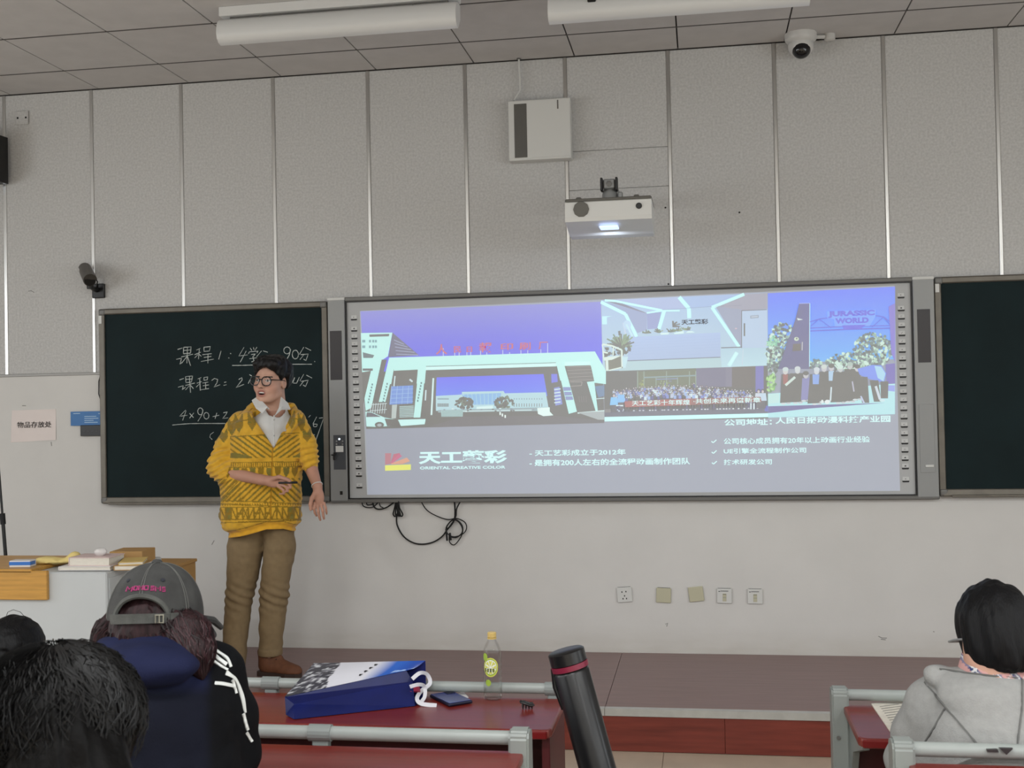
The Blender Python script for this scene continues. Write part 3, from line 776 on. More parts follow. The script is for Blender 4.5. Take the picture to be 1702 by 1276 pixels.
# --- team photograph with the long red banner
t = Picture(995, 600, 5.869, -0.0305)
t.poly([(50, 98), (1650, 42), (1655, 560), (58, 588)], (128, 126, 128), (120, 120, 124))
t.poly([(950, 70), (1240, 60), (1240, 250), (950, 260)], (140, 138, 156)); t.poly([(1300, 60), (1520, 50), (1520, 260), (1300, 260)], (134, 128, 122)); t.poly([(1530, 50), (1610, 46), (1610, 300), (1530, 300)], (140, 138, 190)); t.poly([(1240, 60), (1300, 58), (1300, 250), (1240, 250)], (146, 144, 160))
t.poly([(380, 100), (950, 75), (950, 250), (380, 270)], (138, 142, 130))
for x in (380, 442, 560, 662, 770, 886, 948): t.line([(x, 98 if x in (380, 442, 662, 886, 948) else 160), (x, 262)], 9, (160, 174, 166))
t.line([(442, 160), (948, 140)], 14, (152, 168, 172)); t.line([(560, 178), (770, 170)], 9, (150, 160, 190))
tree(t, 420, 215, 26, 30, [(150, 158, 120), (170, 176, 130)], 16, 9); tree(t, 650, 215, 80, 26, [(150, 158, 120), (166, 178, 150), (140, 140, 190)], 24, 9)
t.poly([(55, 480), (1655, 430), (1655, 520), (58, 545)], (134, 134, 146)); t.poly([(58, 545), (1655, 508), (1700, 545), (58, 588)], (206, 250, 250)); t.poly([(1620, 440), (1690, 425), (1690, 490), (1620, 490)], (128, 124, 190))
SH = [(190, 200, 220), (130, 132, 170), (120, 118, 122), (210, 226, 232), (150, 160, 210), (128, 124, 150), (170, 190, 226), (122, 118, 118)]
def fig(x, y, s):
    t.poly([(x - s * 1.1, y + s * 3.6), (x - s, y + s), (x + s, y + s), (x + s * 1.1, y + s * 3.6)], rnd.choice(SH))
    t.disc(x, y, s * 0.62, s * 0.78, (112, 110, 114), 6); t.disc(x, y + s * 0.25, s * 0.45, s * 0.5, rnd.choice([(206, 200, 206), (224, 224, 226), (190, 176, 180)]), 6)
for row in range(5):
    n = 44
    for i in range(n):
        u = (i + 0.5 * (row % 2)) / (n - 1); x = 150 + u * 1330 + rnd.uniform(-8, 8)
        y = 282 - 44 * math.sin(math.pi * min(u * 1.1, 1)) + row * 20 + rnd.uniform(-6, 6)
        fig(x, y, 13)
for x, y in ((930, 215), (914, 222)): fig(x, y, 12)
for i in range(46):
    x = 190 + i * 30 + rnd.uniform(-6, 6); y = 440 - (x - 190) * 0.02
    t.rect(x, y - 10, x + 16, y + 42, rnd.choice([(116, 114, 118), (124, 122, 150), (130, 128, 134), (112, 110, 114)])); t.disc(x + 8, y + 46, 11, 6, rnd.choice([(226, 232, 236), (206, 210, 216), (118, 116, 118)]), 6)
for x, y, c_ in ((150, 380, (150, 200, 240)), (220, 355, (150, 196, 240)), (1560, 340, (206, 214, 226)), (1600, 340, (196, 214, 230))):
    t.poly([(x - 40, y + 50), (x - 30, y - 28), (x + 30, y - 28), (x + 40, y + 46)], c_); t.poly([(x - 24, y + 48), (x + 28, y + 46), (x + 30, y + 118), (x - 26, y + 120)], (120, 120, 136)); t.disc(x, y - 48, 16, 22, (116, 112, 114), 8); t.disc(x, y - 42, 12, 15, (206, 196, 200), 8)
for x in (1478, 1508): t.rect(x, 410, x + 14, 470, (216, 232, 236))
t.poly([(250, 392), (900, 365), (900, 428), (260, 450)], (178, 92, 104)); t.poly([(900, 365), (1580, 348), (1590, 398), (900, 428)], (164, 84, 92))
t.rect(170, 428, 240, 440, (216, 232, 240)); tree(t, 205, 465, 44, 24, [(206, 222, 236), (120, 124, 150)], 18, 8); t.poly([(60, 470), (120, 468), (120, 500), (62, 502)], (150, 148, 150))
team = t.build('slide_photo', slide)

# --- outing photograph: a gate sign, trees and a row of people in gowns
o = Picture(1265, 470, 5.317, -0.0305)
for i in range(5):
    a, b = i / 5, (i + 1) / 5; c0, c1 = np.array((112, 146, 246)), np.array((120, 184, 242))
    o.poly([(60, 92 + a * 620), (1184, 34 + a * 640), (1184, 34 + b * 640), (60, 92 + b * 620)], tuple(c0 * (1 - a) + c1 * a), tuple(c0 * (1 - b) + c1 * b))
LF = [(124, 134, 134), (160, 182, 176), (186, 212, 196), (138, 150, 150), (206, 230, 220), (130, 140, 150)]
tree(o, 190, 560, 130, 200, LF, 260, 17); tree(o, 110, 640, 60, 180, LF, 110, 17); tree(o, 90, 880, 40, 90, [(150, 196, 130), (180, 216, 160), (130, 160, 130)], 50, 15); tree(o, 105, 520, 50, 50, [(140, 196, 176), (170, 216, 190)], 26, 14)
tree(o, 990, 590, 170, 150, LF, 330, 17); tree(o, 800, 700, 220, 80, LF, 250, 17); tree(o, 480, 720, 70, 40, LF, 40, 15)
o.poly([(1125, 210), (1182, 180), (1182, 700), (1150, 620)], (150, 140, 210)); o.poly([(1100, 720), (1182, 710), (1182, 890), (1110, 890)], (138, 126, 190))
o.poly([(60, 980), (1182, 890), (1182, 1160), (62, 1190)], (186, 228, 234)); o.poly([(62, 1090), (1100, 1060), (420, 1110), (160, 1140), (62, 1150)], (134, 130, 170)); o.poly([(60, 985), (160, 975), (160, 1060), (62, 1068)], (196, 228, 226)); o.poly([(1098, 905), (1180, 905), (1180, 960), (1098, 950)], (160, 170, 232))
o.poly([(336, 182), (430, 182), (425, 760), (150, 760), (300, 330)], (124, 112, 168), (130, 122, 158)); o.line([(430, 182), (427, 740)], 7, (190, 232, 244)); o.line([(336, 182), (432, 180)], 5, (180, 190, 240))
o.poly([(316, 310), (372, 325), (325, 332)], (214, 226, 226)); o.disc(312, 496, 22, 18, (206, 220, 200), 8); o.disc(314, 492, 8, 8, (124, 112, 130), 6); o.line([(364, 522), (362, 596)], 8, (196, 196, 196)); o.poly([(282, 540), (350, 536), (350, 600), (276, 604)], (134, 124, 130))
TR = (104, 132, 214)
o.line([(430, 345), (520, 318), (600, 308)], 9, TR); o.line([(1010, 290), (1080, 300), (1140, 345)], 9, TR); o.line([(432, 400), (740, 385), (1140, 378)], 9, TR); o.line([(434, 425), (740, 412), (1140, 400)], 11, TR)
o.line([(436, 385), (510, 320), (620, 398)], 7, TR); o.line([(980, 392), (1080, 302), (1140, 372)], 7, TR); o.poly([(580, 252), (1012, 236), (1010, 300), (960, 380), (650, 385), (640, 320), (585, 312)], (140, 176, 248)); o.poly([(715, 376), (925, 370), (880, 408), (730, 412)], (112, 120, 226))
def person_flat(x, y0_, y1_, wd, col, skin=(206, 206, 206), hat=None, top=None):
    o.poly([(x - wd * 0.45, y0_ + 62), (x + wd * 0.45, y0_ + 58), (x + wd * 0.62, y1_), (x - wd * 0.62, y1_ + 6)], col)
    if top: o.poly([(x - wd * 0.28, y0_ + 64), (x + wd * 0.28, y0_ + 62), (x + wd * 0.24, y0_ + 150), (x - wd * 0.26, y0_ + 150)], top)
    o.disc(x, y0_ + 34, 24, 32, skin, 9); o.disc(x, y0_ + 18, 27, 20, hat or (112, 112, 118), 9)
    o.disc(x - 18, y1_ + 12, 24, 9, (206, 214, 218), 7); o.disc(x + 26, y1_ + 8, 22, 9, (196, 204, 210), 7)
BK = (116, 112, 118)
for a_ in ((215, 745, 1055, 78, (118, 114, 122), (206, 206, 206), (200, 214, 214), (170, 116, 130)), (322, 738, 1050, 150, BK, (206, 210, 212), (206, 214, 216), None), (395, 780, 1030, 70, (150, 150, 190), (196, 196, 200), None, None),
           (490, 745, 1060, 130, BK, (206, 210, 214), (206, 214, 220), (150, 176, 230)), (556, 722, 1040, 90, (124, 118, 122), (200, 200, 204), (206, 214, 210), None), (620, 715, 1030, 86, (118, 116, 124), (200, 200, 206), (124, 120, 128), (180, 206, 230)),
           (700, 725, 1050, 140, BK, (200, 206, 206), (206, 226, 220), None), (785, 700, 1040, 110, BK, (196, 200, 200), (180, 196, 190), None), (850, 720, 1020, 60, (124, 120, 130), (200, 200, 206), None, None)):
    person_flat(*a_)
o.line([(215, 905), (300, 832)], 22, (206, 222, 216)); o.line([(620, 920), (612, 1040)], 14, (206, 220, 226)); o.line([(805, 870), (820, 960)], 12, (190, 190, 206))
o.poly([(850, 760), (980, 725), (1060, 728), (1105, 800), (1085, 880), (960, 850), (870, 812)], (140, 160, 236)); o.poly([(1000, 732), (1060, 740), (1098, 800), (1080, 870), (1030, 840)], (176, 214, 236))
for xs_ in ((870, 830, 915, 1060, 70), (965, 860, 1020, 1050, 70), (1060, 870, 1080, 1020, 64)):
    o.poly([(xs_[0] - 6, xs_[1]), (xs_[0] + xs_[4], xs_[1]), (xs_[2] + 40, xs_[3]), (xs_[2] - 24, xs_[3])], (120, 114, 120))
o.line([(1012, 912), (1050, 1030)], 22, (206, 216, 226)); o.line([(880, 1000), (910, 1062)], 14, (190, 200, 226)); o.disc(584, 1052, 22, 20, (226, 236, 236), 9); o.line([(540, 1034), (540, 1062)], 16, (226, 236, 236)); o.disc(1070, 1038, 26, 12, (206, 230, 236), 8)
outing = o.build('slide_photo', slide)

# --- lettering of the slide
M['sl_white'] = mat_glow('slide_white', (214, 250, 250))
M['sl_red'] = mat_glow('slide_red', (204, 118, 140)); M['sl_purple'] = mat_glow('slide_violet', (120, 100, 222)); M['sl_dark'] = mat('slide_shade', (112, 112, 118), 0.6)
for k_ in ('sl_dark',): pass
def text_px(body, x0_, x1_, yb, yt, m, par=slide, y=-0.0318, bold=0.0):
    a = ony(x0_, yb, y); b = ony(x1_, yb, y); c_ = ony(x0_, yt, y)
    return flat_text('slide_text', body, 0.1, (a[0], y, a[2]), m, par, width=b[0] - a[0], height=c_[2] - a[2], depth=0.00002, bold=bold)
text_px('天工藝彩', 696, 843, 771.5, 749.5, M['sl_white'], bold=0.0035)
text_px('Oriental Creative Color'.upper(), 698, 840, 780, 775.3, M['sl_white'], bold=0.002)
text_px('- 天工艺彩成立于2012年', 880, 1040, 758, 748, M['sl_white'], bold=0.0017)
text_px('- 是拥有200人左右的全流程动画制作团队', 880, 1147, 774.5, 763.5, M['sl_white'], bold=0.0017)
text_px('公司地址：', 1204, 1283, 707.5, 696.5, M['sl_white'], bold=0.002)
text_px('人民日报动漫科技产业园', 1289, 1480, 704.5, 693.5, M['sl_white'], bold=0.002)
text_px('公司核心成员拥有20年以上动画行业经验', 1203, 1446, 738.3, 728, M['sl_white'], bold=0.0012)
text_px('UE引擎全流程制作公司', 1203, 1340, 754, 745, M['sl_white'], bold=0.0012)
text_px('技术研发公司', 1203, 1283, 772.5, 763.5, M['sl_white'], bold=0.0012)
tk = Picture(990, 450, 2.9345, -0.0312)
for cx, cy in ((577, 832), (578, 884), (579, 936)):
    tk.line([(cx - 12, cy - 1), (cx - 4, cy + 6), (cx + 12, cy - 8)], 4.5, (214, 250, 250))
tk.build('tick_mark', slide)
lg = Picture(620, 730, 6.546, -0.0312)
lg.poly([(130, 283), (412, 272), (412, 332), (132, 342)], (230, 232, 110))
lg.poly([(132, 268), (190, 262), (225, 160), (290, 148), (300, 175), (205, 262), (132, 275)], (196, 128, 146)); lg.poly([(132, 150), (200, 150), (190, 262), (132, 268)], (190, 140, 150))
lg.poly([(195, 262), (370, 198), (402, 238), (320, 268), (200, 272)], (220, 170, 150)); lg.poly([(190, 255), (280, 160), (318, 180), (215, 258)], (204, 130, 156))
lg.build('slide_logo', slide)
# letters inside the photographs
def text_in(p, body, x0_, x1_, yb, yt, m, bold=0.0, y=None):
    y = p.y - 0.000004 * p.n - 0.0004
    q = lambda v, wv: (p.o[0] + v / p.o[2], p.o[1] + wv / p.o[2])
    a = q(x0_, yb); b = q(x1_, yb); c_ = q(x0_, yt)
    return text_px(body, a[0], b[0], a[1], c_[1], m, slide, y, bold)
for ch, xa, xb, yb, yt in (('人', 545, 622, 362, 292), ('民', 664, 716, 350, 306), ('日', 752, 790, 345, 308), ('報', 838, 926, 348, 280), ('印', 978, 1066, 332, 286), ('刷', 1106, 1184, 330, 280), ('厂', 1236, 1300, 326, 276)):
    text_in(g, ch, xa, xb, yb, yt, M['sl_red'], 0.002)
text_in(r, '天工藝彩', 808, 1070, 352, 300, M['sl_dark'], 0.003)
text_in(o, 'JURASSIC', 592, 1006, 312, 250, M['sl_purple'], 0.006); text_in(o, 'WORLD', 655, 952, 362, 312, M['sl_purple'], 0.006)
text_in(t, '天工艺彩十年辉煌', 325, 890, 436, 384, M['sl_white'], 0.001); text_in(t, '·共创未来再谱新章', 925, 1580, 416, 366, M['sl_white'], 0.001)

# ------------------------------------------------------------------ chalk writing on the left blackboard
def el(cx, cy, rx, ry, a0=0.0, a1=6.4, n=12): return [(cx + rx * math.cos(a0 + (a1 - a0) * i / n), cy + ry * math.sin(a0 + (a1 - a0) * i / n)) for i in range(n + 1)]
L1 = [[(100, 135), (152, 118)], [(85, 242), (142, 230), (125, 296), (152, 270)], [(165, 112), (162, 180)], [(165, 112), (246, 106), (240, 174)], [(166, 146), (236, 140)], [(164, 182), (242, 174)], [(206, 108), (200, 285)], [(140, 216), (266, 186)], [(200, 212), (142, 286)], [(206, 206), (240, 312)],
      [(346, 122), (305, 142)], [(284, 192), (352, 164)], [(336, 132), (326, 240)], [(322, 190), (284, 228)], [(330, 186), (358, 210)], [(386, 110), (456, 104), (444, 152), (386, 156), (386, 110)], [(370, 192), (470, 180)], [(386, 222), (466, 210)], [(354, 266), (492, 240)], [(430, 188), (428, 286)],
      [(572, 150), (546, 242)], [(672, 178), (682, 182)], [(652, 226), (662, 228)],
      [(822, 110), (766, 206), (862, 194)], [(846, 150), (780, 274)], [(890, 120), (906, 146)], [(924, 110), (930, 136)], [(962, 110), (940, 146)], [(870, 182), (880, 160), (976, 154), (960, 176)], [(900, 190), (946, 184), (918, 214), (930, 260), (904, 270)], [(880, 236), (962, 224)], [(1012, 150), (960, 212)], [(1030, 150), (1080, 165)],
      el(1290, 145, 36, 38), [(1328, 132), (1316, 190), (1284, 250)], el(1380, 190, 34, 48), [(1472, 110), (1425, 188)], [(1488, 114), (1550, 146)], [(1440, 192), (1520, 184), (1496, 256), (1470, 240)], [(1472, 192), (1430, 246)],
      [(694, 309), (800, 308), (900, 305), (1200, 299), (1400, 296), (1560, 296)], [(1588, 262), (1594, 270)]]
L2 = [[(120, 466), (166, 450)], [(104, 546), (162, 528), (150, 572), (186, 544)], [(186, 430), (262, 424), (250, 490), (190, 496), (186, 430)], [(190, 460), (252, 456)], [(184, 526), (286, 500)], [(228, 430), (240, 604)], [(226, 530), (186, 574)], [(240, 524), (272, 562)],
      [(356, 440), (320, 456)], [(310, 502), (362, 484)], [(340, 454), (346, 582)], [(340, 506), (300, 546)], [(386, 440), (428, 434), (420, 466), (386, 470), (386, 440)], [(370, 500), (432, 490)], [(376, 530), (440, 520)], [(350, 574), (440, 560)], [(402, 498), (406, 568)],
      [(470, 472), (500, 450), (536, 462), (526, 500), (494, 544), (562, 518)], [(606, 494), (630, 488)], [(600, 526), (632, 518)], [(764, 462), (798, 440), (802, 466), (736, 550), (822, 514)], [(898, 440), (868, 506)], [(880, 408), (906, 424)],
      [(1325, 405), (1356, 420), (1334, 450), (1356, 482), (1308, 524)], [(1372, 440), (1352, 500), (1394, 502), (1424, 436)], [(1472, 404), (1430, 476)], [(1500, 414), (1562, 446)], [(1440, 482), (1520, 470), (1490, 538), (1464, 520)], [(1470, 480), (1430, 532)]]
L3 = [[(186, 794), (120, 862), (206, 850)], [(192, 800), (154, 906)], [(230, 830), (272, 876)], [(276, 824), (230, 882)], el(346, 808, 28, 38), [(376, 790), (362, 850), (320, 916)], el(412, 856, 28, 36), [(480, 866), (552, 850)], [(526, 824), (506, 890)], [(598, 824), (640, 814), (620, 850), (588, 886), (650, 878)],
      [(1612, 868), (1574, 940), (1580, 975), (1610, 975), (1620, 948), (1578, 946)], [(1640, 882), (1690, 876), (1650, 990), (1600, 1132)], [(1552, 1058), (1592, 1064)], [(1546, 850), (1524, 872)], [(492, 1034), (456, 1060), (450, 1090), (476, 1116)]]
L5 = L3[10:14]; L6 = L3[14:]; L3 = L3[:10]
L4 = [[(44, 957), (140, 948), (240, 941), (400, 940), (620, 940)]]
for strokes in (L1, L2, L3, L4, L5, L6):
    b = MB()
    for s_ in strokes:
        pts = []
        for (ax, ay), (bx, by) in zip(s_, s_[1:]):
            for i in range(3): pts.append((ax + (bx - ax) * i / 3, ay + (by - ay) * i / 3))
        pts.append(s_[-1])
        wp = [ony(280 + x / 6.546, 560 + y / 6.546, -0.0265) for x, y in pts]
        rr = [0.0026 * rnd.uniform(0.6, 1.15) for _ in wp]
        b.tube([(q[0], -0.0255, q[2]) for q in wp], rr, 5)
    b.build('chalk_writing', M['chalk'], bb_left)
# ------------------------------------------------------------------ things on the front wall
def plate(px, py, size, rot, m, label, cat, kind, group=None, y=0.0):
    """a square wall plate hanging at its own tilt, with what is on it"""
    c = ony(px, py, y - 0.006); R_ = Matrix.Rotation(rot, 3, 'Y'); h = size / 2
    t = thing('wall_plate', label, cat, (c[0], y, c[2]), 0, group)
    def bx(name, m_, x0_, x1_, y0_, y1_, z0_, z1_, bev=0.0, par=t):
        b = MB().box(x0_, x1_, y0_, y1_, z0_, z1_, bev=bev)
        bmesh.ops.rotate(b.bm, verts=b.bm.verts, cent=(0, 0, 0), matrix=R_)
        return b.build(name, m_, par, world=False)
    bx('back_box', M['black_matt'], -h * 0.86, h * 0.86, -0.004, 0.002, -h * 0.8, h * 1.03 if kind != 'blank2' else h * 0.9)
    fp = bx('faceplate', m, -h, h, -0.012, -0.004, -h, h, bev=0.0025)
    if kind == 'socket':
        for x_, z_ in ((-0.013, 0.017), (0.010, 0.018), (0.0, -0.006), (-0.010, -0.022), (0.010, -0.022)):
            bx('socket_slot', M['black_matt'], x_ - 0.003, x_ + 0.003, -0.0125, -0.0115, z_ - 0.0042, z_ + 0.0042)
    if kind == 'data':
        bx('port_cover', M['ivory'], -0.010, 0.011, -0.0135, -0.0118, -0.030, 0.014, bev=0.0008)
        bx('port_edge', M['silver_dark'], -0.009, 0.010, -0.014, -0.0134, 0.008, 0.011); bx('port_edge', M['silver'], -0.009, 0.010, -0.014, -0.0134, -0.010, -0.0075)
        bx('label_slot', M['silver'], -0.022, 0.022, -0.0128, -0.0118, 0.025, 0.031); bx('printed_mark', M['dark_panel'], -0.033, -0.024, -0.0126, -0.0118, 0.024, 0.028)
    return t
G5 = 'wall plates low on the wall'
plate(1038, 988, 0.086, math.radians(-4), M['white_plastic'], 'white five-hole power socket, leftmost plate in the row low on the wall', 'socket', 'socket', G5)
plate(1103, 989, 0.084, math.radians(2.5), M['ivory'], 'yellowed blank wall plate with a dark gap along its top edge', 'wall plate', 'blank', G5)
plate(1157, 987, 0.084, math.radians(-6.5), M['ivory'], 'yellowed blank wall plate tilted anticlockwise, middle of the row low on the wall', 'wall plate', 'blank2', G5)
plate(1204, 990, 0.084, math.radians(0.8), M['white_plastic'], 'white data outlet sitting flat and straight beside the tilted blank plate', 'wall plate', 'data', G5)
plate(1255, 991, 0.084, math.radians(0.5), M['white_plastic'], 'white data outlet with a dark gap above, rightmost plate low on the wall', 'wall plate', 'data', G5)
t = plate(37, 196, 0.086, 0.0, M['panel'], 'pale wall plate with two dark holes high in the upper left corner', 'wall plate', 'none')
for x_ in (-0.028, 0.028): MB().box(x_ - 0.006, x_ + 0.006, -0.0135, -0.0115, -0.006, 0.006, bev=0.001).build('hole', M['black_matt'], t, world=False)

# paper notice
def sheet(name, pts, y, m, parent=None, lift=0.004):
    P_ = [ony(px, py, y) for px, py in pts]; n = 6
    V = []; F = []
    for j in range(n + 1):
        for i in range(n + 1):
            u, v = i / n, j / n
            q = (P_[0] * (1 - u) + P_[1] * u) * (1 - v) + (P_[3] * (1 - u) + P_[2] * u) * v
            V.append((q[0], q[1] - lift * (0.4 + 0.6 * math.sin(3 * u + 2 * v) ** 2), q[2]))
    k = len(V); V += [(a, b + 0.0012, c_) for a, b, c_ in V]
    for j in range(n):
        for i in range(n):
            a = j * (n + 1) + i; F.append((a, a + 1, a + n + 2, a + n + 1)); F.append(tuple(k + q for q in (a, a + n + 1, a + n + 2, a + 1)))
    ring = [i for i in range(n + 1)] + [j * (n + 1) + n for j in range(1, n + 1)] + [n * (n + 1) + i for i in range(n - 1, -1, -1)] + [j * (n + 1) for j in range(n - 1, 0, -1)]
    for a, b in zip(ring, ring[1:] + ring[:1]): F.append((a, b, b + k, a + k))
    return MB().verts_faces(V, F).build(name, m, parent, smooth=True)
M['paper_note'] = mat('laminated_paper', (222, 210, 204), 0.42, noise=0.03, nscale=6)
c = ony(56, 707, -0.003)
sg = thing('paper_sign', 'laminated paper sign with one line of black Chinese lettering, left of the blackboard', 'sign', (c[0], 0, c[2]))
sheet('paper', [(20, 682), (93, 679.5), (93.5, 731), (19, 735)], 0.0, M['paper_note'], sg)
M['ink'] = mat('black_ink', (24, 22, 22), 0.8)
a = ony(28.5, 711, -0.006); b = ony(85, 711, -0.006); d_ = ony(28.5, 702, -0.006)
flat_text('lettering', '物品存放处', 0.05, (a[0], -0.0062, a[2]), M['ink'], sg, width=b[0] - a[0], height=d_[2] - a[2] + 0.004, depth=0.0003, shear=0.08)

# blue card and black box poking out behind the blackboard
M['card_blue'] = mat('blue_card', (28, 104, 168), 0.4, noise=0.05, nscale=10)
M['card_print'] = mat('white_print', (176, 204, 226), 0.6)
x0, x1, z0, z1 = rect_on((118, 684), (176, 706.5), -0.006)
cb = thing('card', 'bright blue information card sticking out behind the left edge of the blackboard', 'card', ((x0 + x1) / 2, 0, z0))
MB().box(x0, x1, -0.012, -0.010, z0, z1, bev=0.0005).build('card_sheet', M['card_blue'], cb)
for i, (u0, u1, v) in enumerate(((0.08, 0.28, 0.84), (0.40, 0.74, 0.62), (0.40, 0.80, 0.48), (0.40, 0.66, 0.34), (0.40, 0.78, 0.2), (0.80, 0.95, 0.8))):
    MB().box(x0 + (x1 - x0) * u0, x0 + (x1 - x0) * u1, -0.0126, -0.0119, z0 + (z1 - z0) * v, z0 + (z1 - z0) * v + 0.004).build('printed_line', M['card_print'], cb)
x0, x1, z0, z1 = rect_on((133, 706), (180, 724), -0.02)
bx_ = thing('control_box', 'small black box with tiny keys under the blue card', 'box', ((x0 + x1) / 2, 0, z0))
MB().box(x0, x1, -0.020, 0.0, z0, z1 - 0.002, bev=0.003).build('housing', M['black'], bx_)
for i in range(4): MB().box(x0 + 0.022 + i * 0.028, x0 + 0.034 + i * 0.028, -0.0215, -0.0195, z0 + 0.026, z0 + 0.033, bev=0.001).build('key', M['dark_panel'], bx_)

# bullet camera above the blackboard
M['cam_grey'] = mat('camera_shell', (84, 80, 74), 0.4, metal=0.2)
c = ony(164, 483, -0.01)
bc = thing('security_camera', 'dark bullet security camera on a black bracket above the left blackboard corner', 'camera', (c[0], 0, c[2]))
x0, x1, z0, z1 = rect_on((154, 472), (174, 495), -0.012)
MB().box(x0, x1, -0.024, 0.0, z0, z1, bev=0.004).build('base_plate', M['black'], bc)
tip = ony(148.5, 465, -0.20); back = ony(143, 452, -0.10); ax = Vector(tip - back).normalized()
MB().tube([ony(162, 482, -0.02), ony(155, 480, -0.07), ony(150, 475, -0.115)], [0.016, 0.014, 0.014], 10).tube([ony(150, 480, -0.115), ony(149, 466, -0.125)], 0.020, 10).build('bracket_arm', M['black'], bc, smooth=True)
bo = Vector(ony(141.5, 450, -0.06)); bo2 = Vector(ony(149, 466, -0.19)); d_ = (bo2 - bo).normalized()
MB().tube([bo, bo + d_ * 0.006, bo2 - d_ * 0.015, bo2], [0.030, 0.036, 0.037, 0.037], 16).build('housing', M['cam_grey'], bc, smooth=True)
MB().tube([bo2 - d_ * 0.002, bo2 + d_ * 0.012], [0.034, 0.031], 16).build('lens_window', M['black'], bc, smooth=True)
n_ = Vector((0, 0, 1)); 
hood = MB().tube([bo - d_ * 0.01 + n_ * 0.012, bo2 + d_ * 0.03 + n_ * 0.012], [0.038, 0.040], 16)
for v in list(hood.bm.verts):
    s_ = (v.co - bo - n_ * 0.012); s_ = s_ - d_ * s_.dot(d_)
    if s_.z < 0.004: v.co.z += (0.004 - s_.z) + 0.001
hood.build('sun_shield', M['cam_grey'], bc, smooth=True)
MB().tube([ony(160, 478, -0.03), ony(162, 468, -0.03), ony(155, 458, -0.05), ony(147, 452, -0.08)], 0.004, 6).build('cable', M['black'], bc, smooth=True)

# black loudspeaker at the left edge
sp = thing('wall_speaker', 'black wall loudspeaker cut by the left edge of the view', 'speaker', (-0.16, 0, 3.08))
a = ony(13, 240, -0.04); b = ony(13, 307, -0.04)
MB().prism([(a[0], -0.04), (a[0] - 0.01, -0.22), (a[0] - 0.05, -0.25), (a[0] - 0.30, -0.25), (a[0] - 0.33, -0.22), (a[0] - 0.34, -0.04)], b[2] + 0.004, ony(2, 224, -0.12)[2], axis='z').build('cabinet', M['black'], sp)
MB().box(a[0] - 0.30, a[0] - 0.05, -0.262, -0.248, b[2] + 0.04, a[2] - 0.03, bev=0.005).build('grille', M['black_matt'], sp)
MB().box(a[0] - 0.22, a[0] - 0.10, -0.042, 0.0, 3.17, 3.27, bev=0.004).build('bracket', M['black_matt'], sp)

# white box with a mesh strip, its wire going up to the ceiling
x0, x1, z0, z1 = 3.262, 3.628, 3.060, 3.412
ub = thing('wall_unit', 'white wall-mounted unit with a tall grey mesh strip, hung left of the projector', 'wall unit', ((x0 + x1) / 2, 0, z0))
MB().box(x0, x1, -0.085, 0.0, z0, z1, bev=0.006, seg=2).build('casing', M['white_plastic'], ub)
MB().box(x0 + 0.002, x1 - 0.002, -0.0875, -0.084, z0 + 0.012, z1 - 0.004, bev=0.002).build('front_cover', M['white_plastic'], ub)
M['mesh_grey'] = mat('perforated_grille', (102, 100, 94), 0.6)
MB().box(x0 + 0.036, x0 + 0.110, -0.089, -0.086, z0 + 0.016, z1 - 0.022).build('mesh_panel', M['mesh_grey'], ub)
for i in range(11): MB().box(x0 + 0.040 + i * 0.0066, x0 + 0.042 + i * 0.0066, -0.0905, -0.0885, z0 + 0.018, z1 - 0.024).build('mesh_rib', M['silver_dark'], ub)
MB().box(x1 - 0.077, x1 - 0.069, -0.0885, -0.087, z1 - 0.064, z1 - 0.012).build('printed_label', M['mesh_grey'], ub)
MB().tube([(x0 + 0.028, -0.03, z1 - 0.01), (x0 + 0.028, -0.03, z1 + 0.014)], 0.006, 8).build('plug', M['black'], ub, smooth=True)
MB().tube([(x0 + 0.028, -0.03, z1 + 0.012), (x0 + 0.05, -0.03, z1 + 0.05), (x0 + 0.066, -0.03, z1 + 0.075), (x0 + 0.066, -0.03, z1 + 0.15), (x0 + 0.062, -0.03, RZ)], 0.0055, 8).build('wire', M['white_plastic'], ub, smooth=True)
MB().lathe([(0.013, RZ - 0.006), (0.013, RZ)], (x0 + 0.062, -0.03, 0), 12).build('ceiling_rosette', M['silver_dark'], ub)

# ultra short throw projector on its arm
PY = -0.95
pl_ = ony(939, 345, PY); pr_ = ony(1083, 345, PY); zt = ony(1010, 332, PY)[2]; zb = ony(1010, 366, PY)[2]
x0, x1 = pl_[0], pr_[0]; pcx = (x0 + x1) / 2
pj = thing('projector', 'white short-throw projector on a wall arm above the whiteboard, its lens window glowing', 'projector', (pcx, PY + 0.15, zb - 0.03))
M['proj_white'] = mat('projector_white', (214, 214, 210), 0.4)
MB().prism([(PY, zb), (PY - 0.004, zb + 0.02), (PY + 0.002, zt - 0.006), (PY + 0.012, zt), (PY + 0.32, zt), (PY + 0.33, zt - 0.01), (PY + 0.33, zb - 0.03), (PY + 0.31, zb - 0.045), (PY + 0.20, zb - 0.045)], x0, x1, axis='x').build('body', M['proj_white'], pj)
MB().box(x0 - 0.001, x1 + 0.001, PY + 0.004, PY + 0.325, zt - 0.002, zt + 0.014, bev=0.006).build('top_tray', M['mesh_grey'], pj)
sv = MB(); c = ony(966, 348, PY)
MB().lathe([(0.040, 0.0), (0.040, -0.006), (0.034, -0.008)], (c[0], PY, c[2]), 10, 'y').build('speaker_mesh', M['mesh_grey'], pj)
c = ony(1062, 342, PY)
MB().lathe([(0.0155, 0.0), (0.0155, -0.006), (0.011, -0.007)], (c[0], PY, c[2]), 14, 'y').build('sensor_window', M['black'], pj)
for px in (962, 1058): 
    c = ony(px, 322, PY + 0.05); MB().box(c[0] - 0.014, c[0] + 0.014, PY + 0.03, PY + 0.07, zt + 0.012, zt + 0.026, bev=0.005).build('tray_clip', M['mesh_grey'], pj)
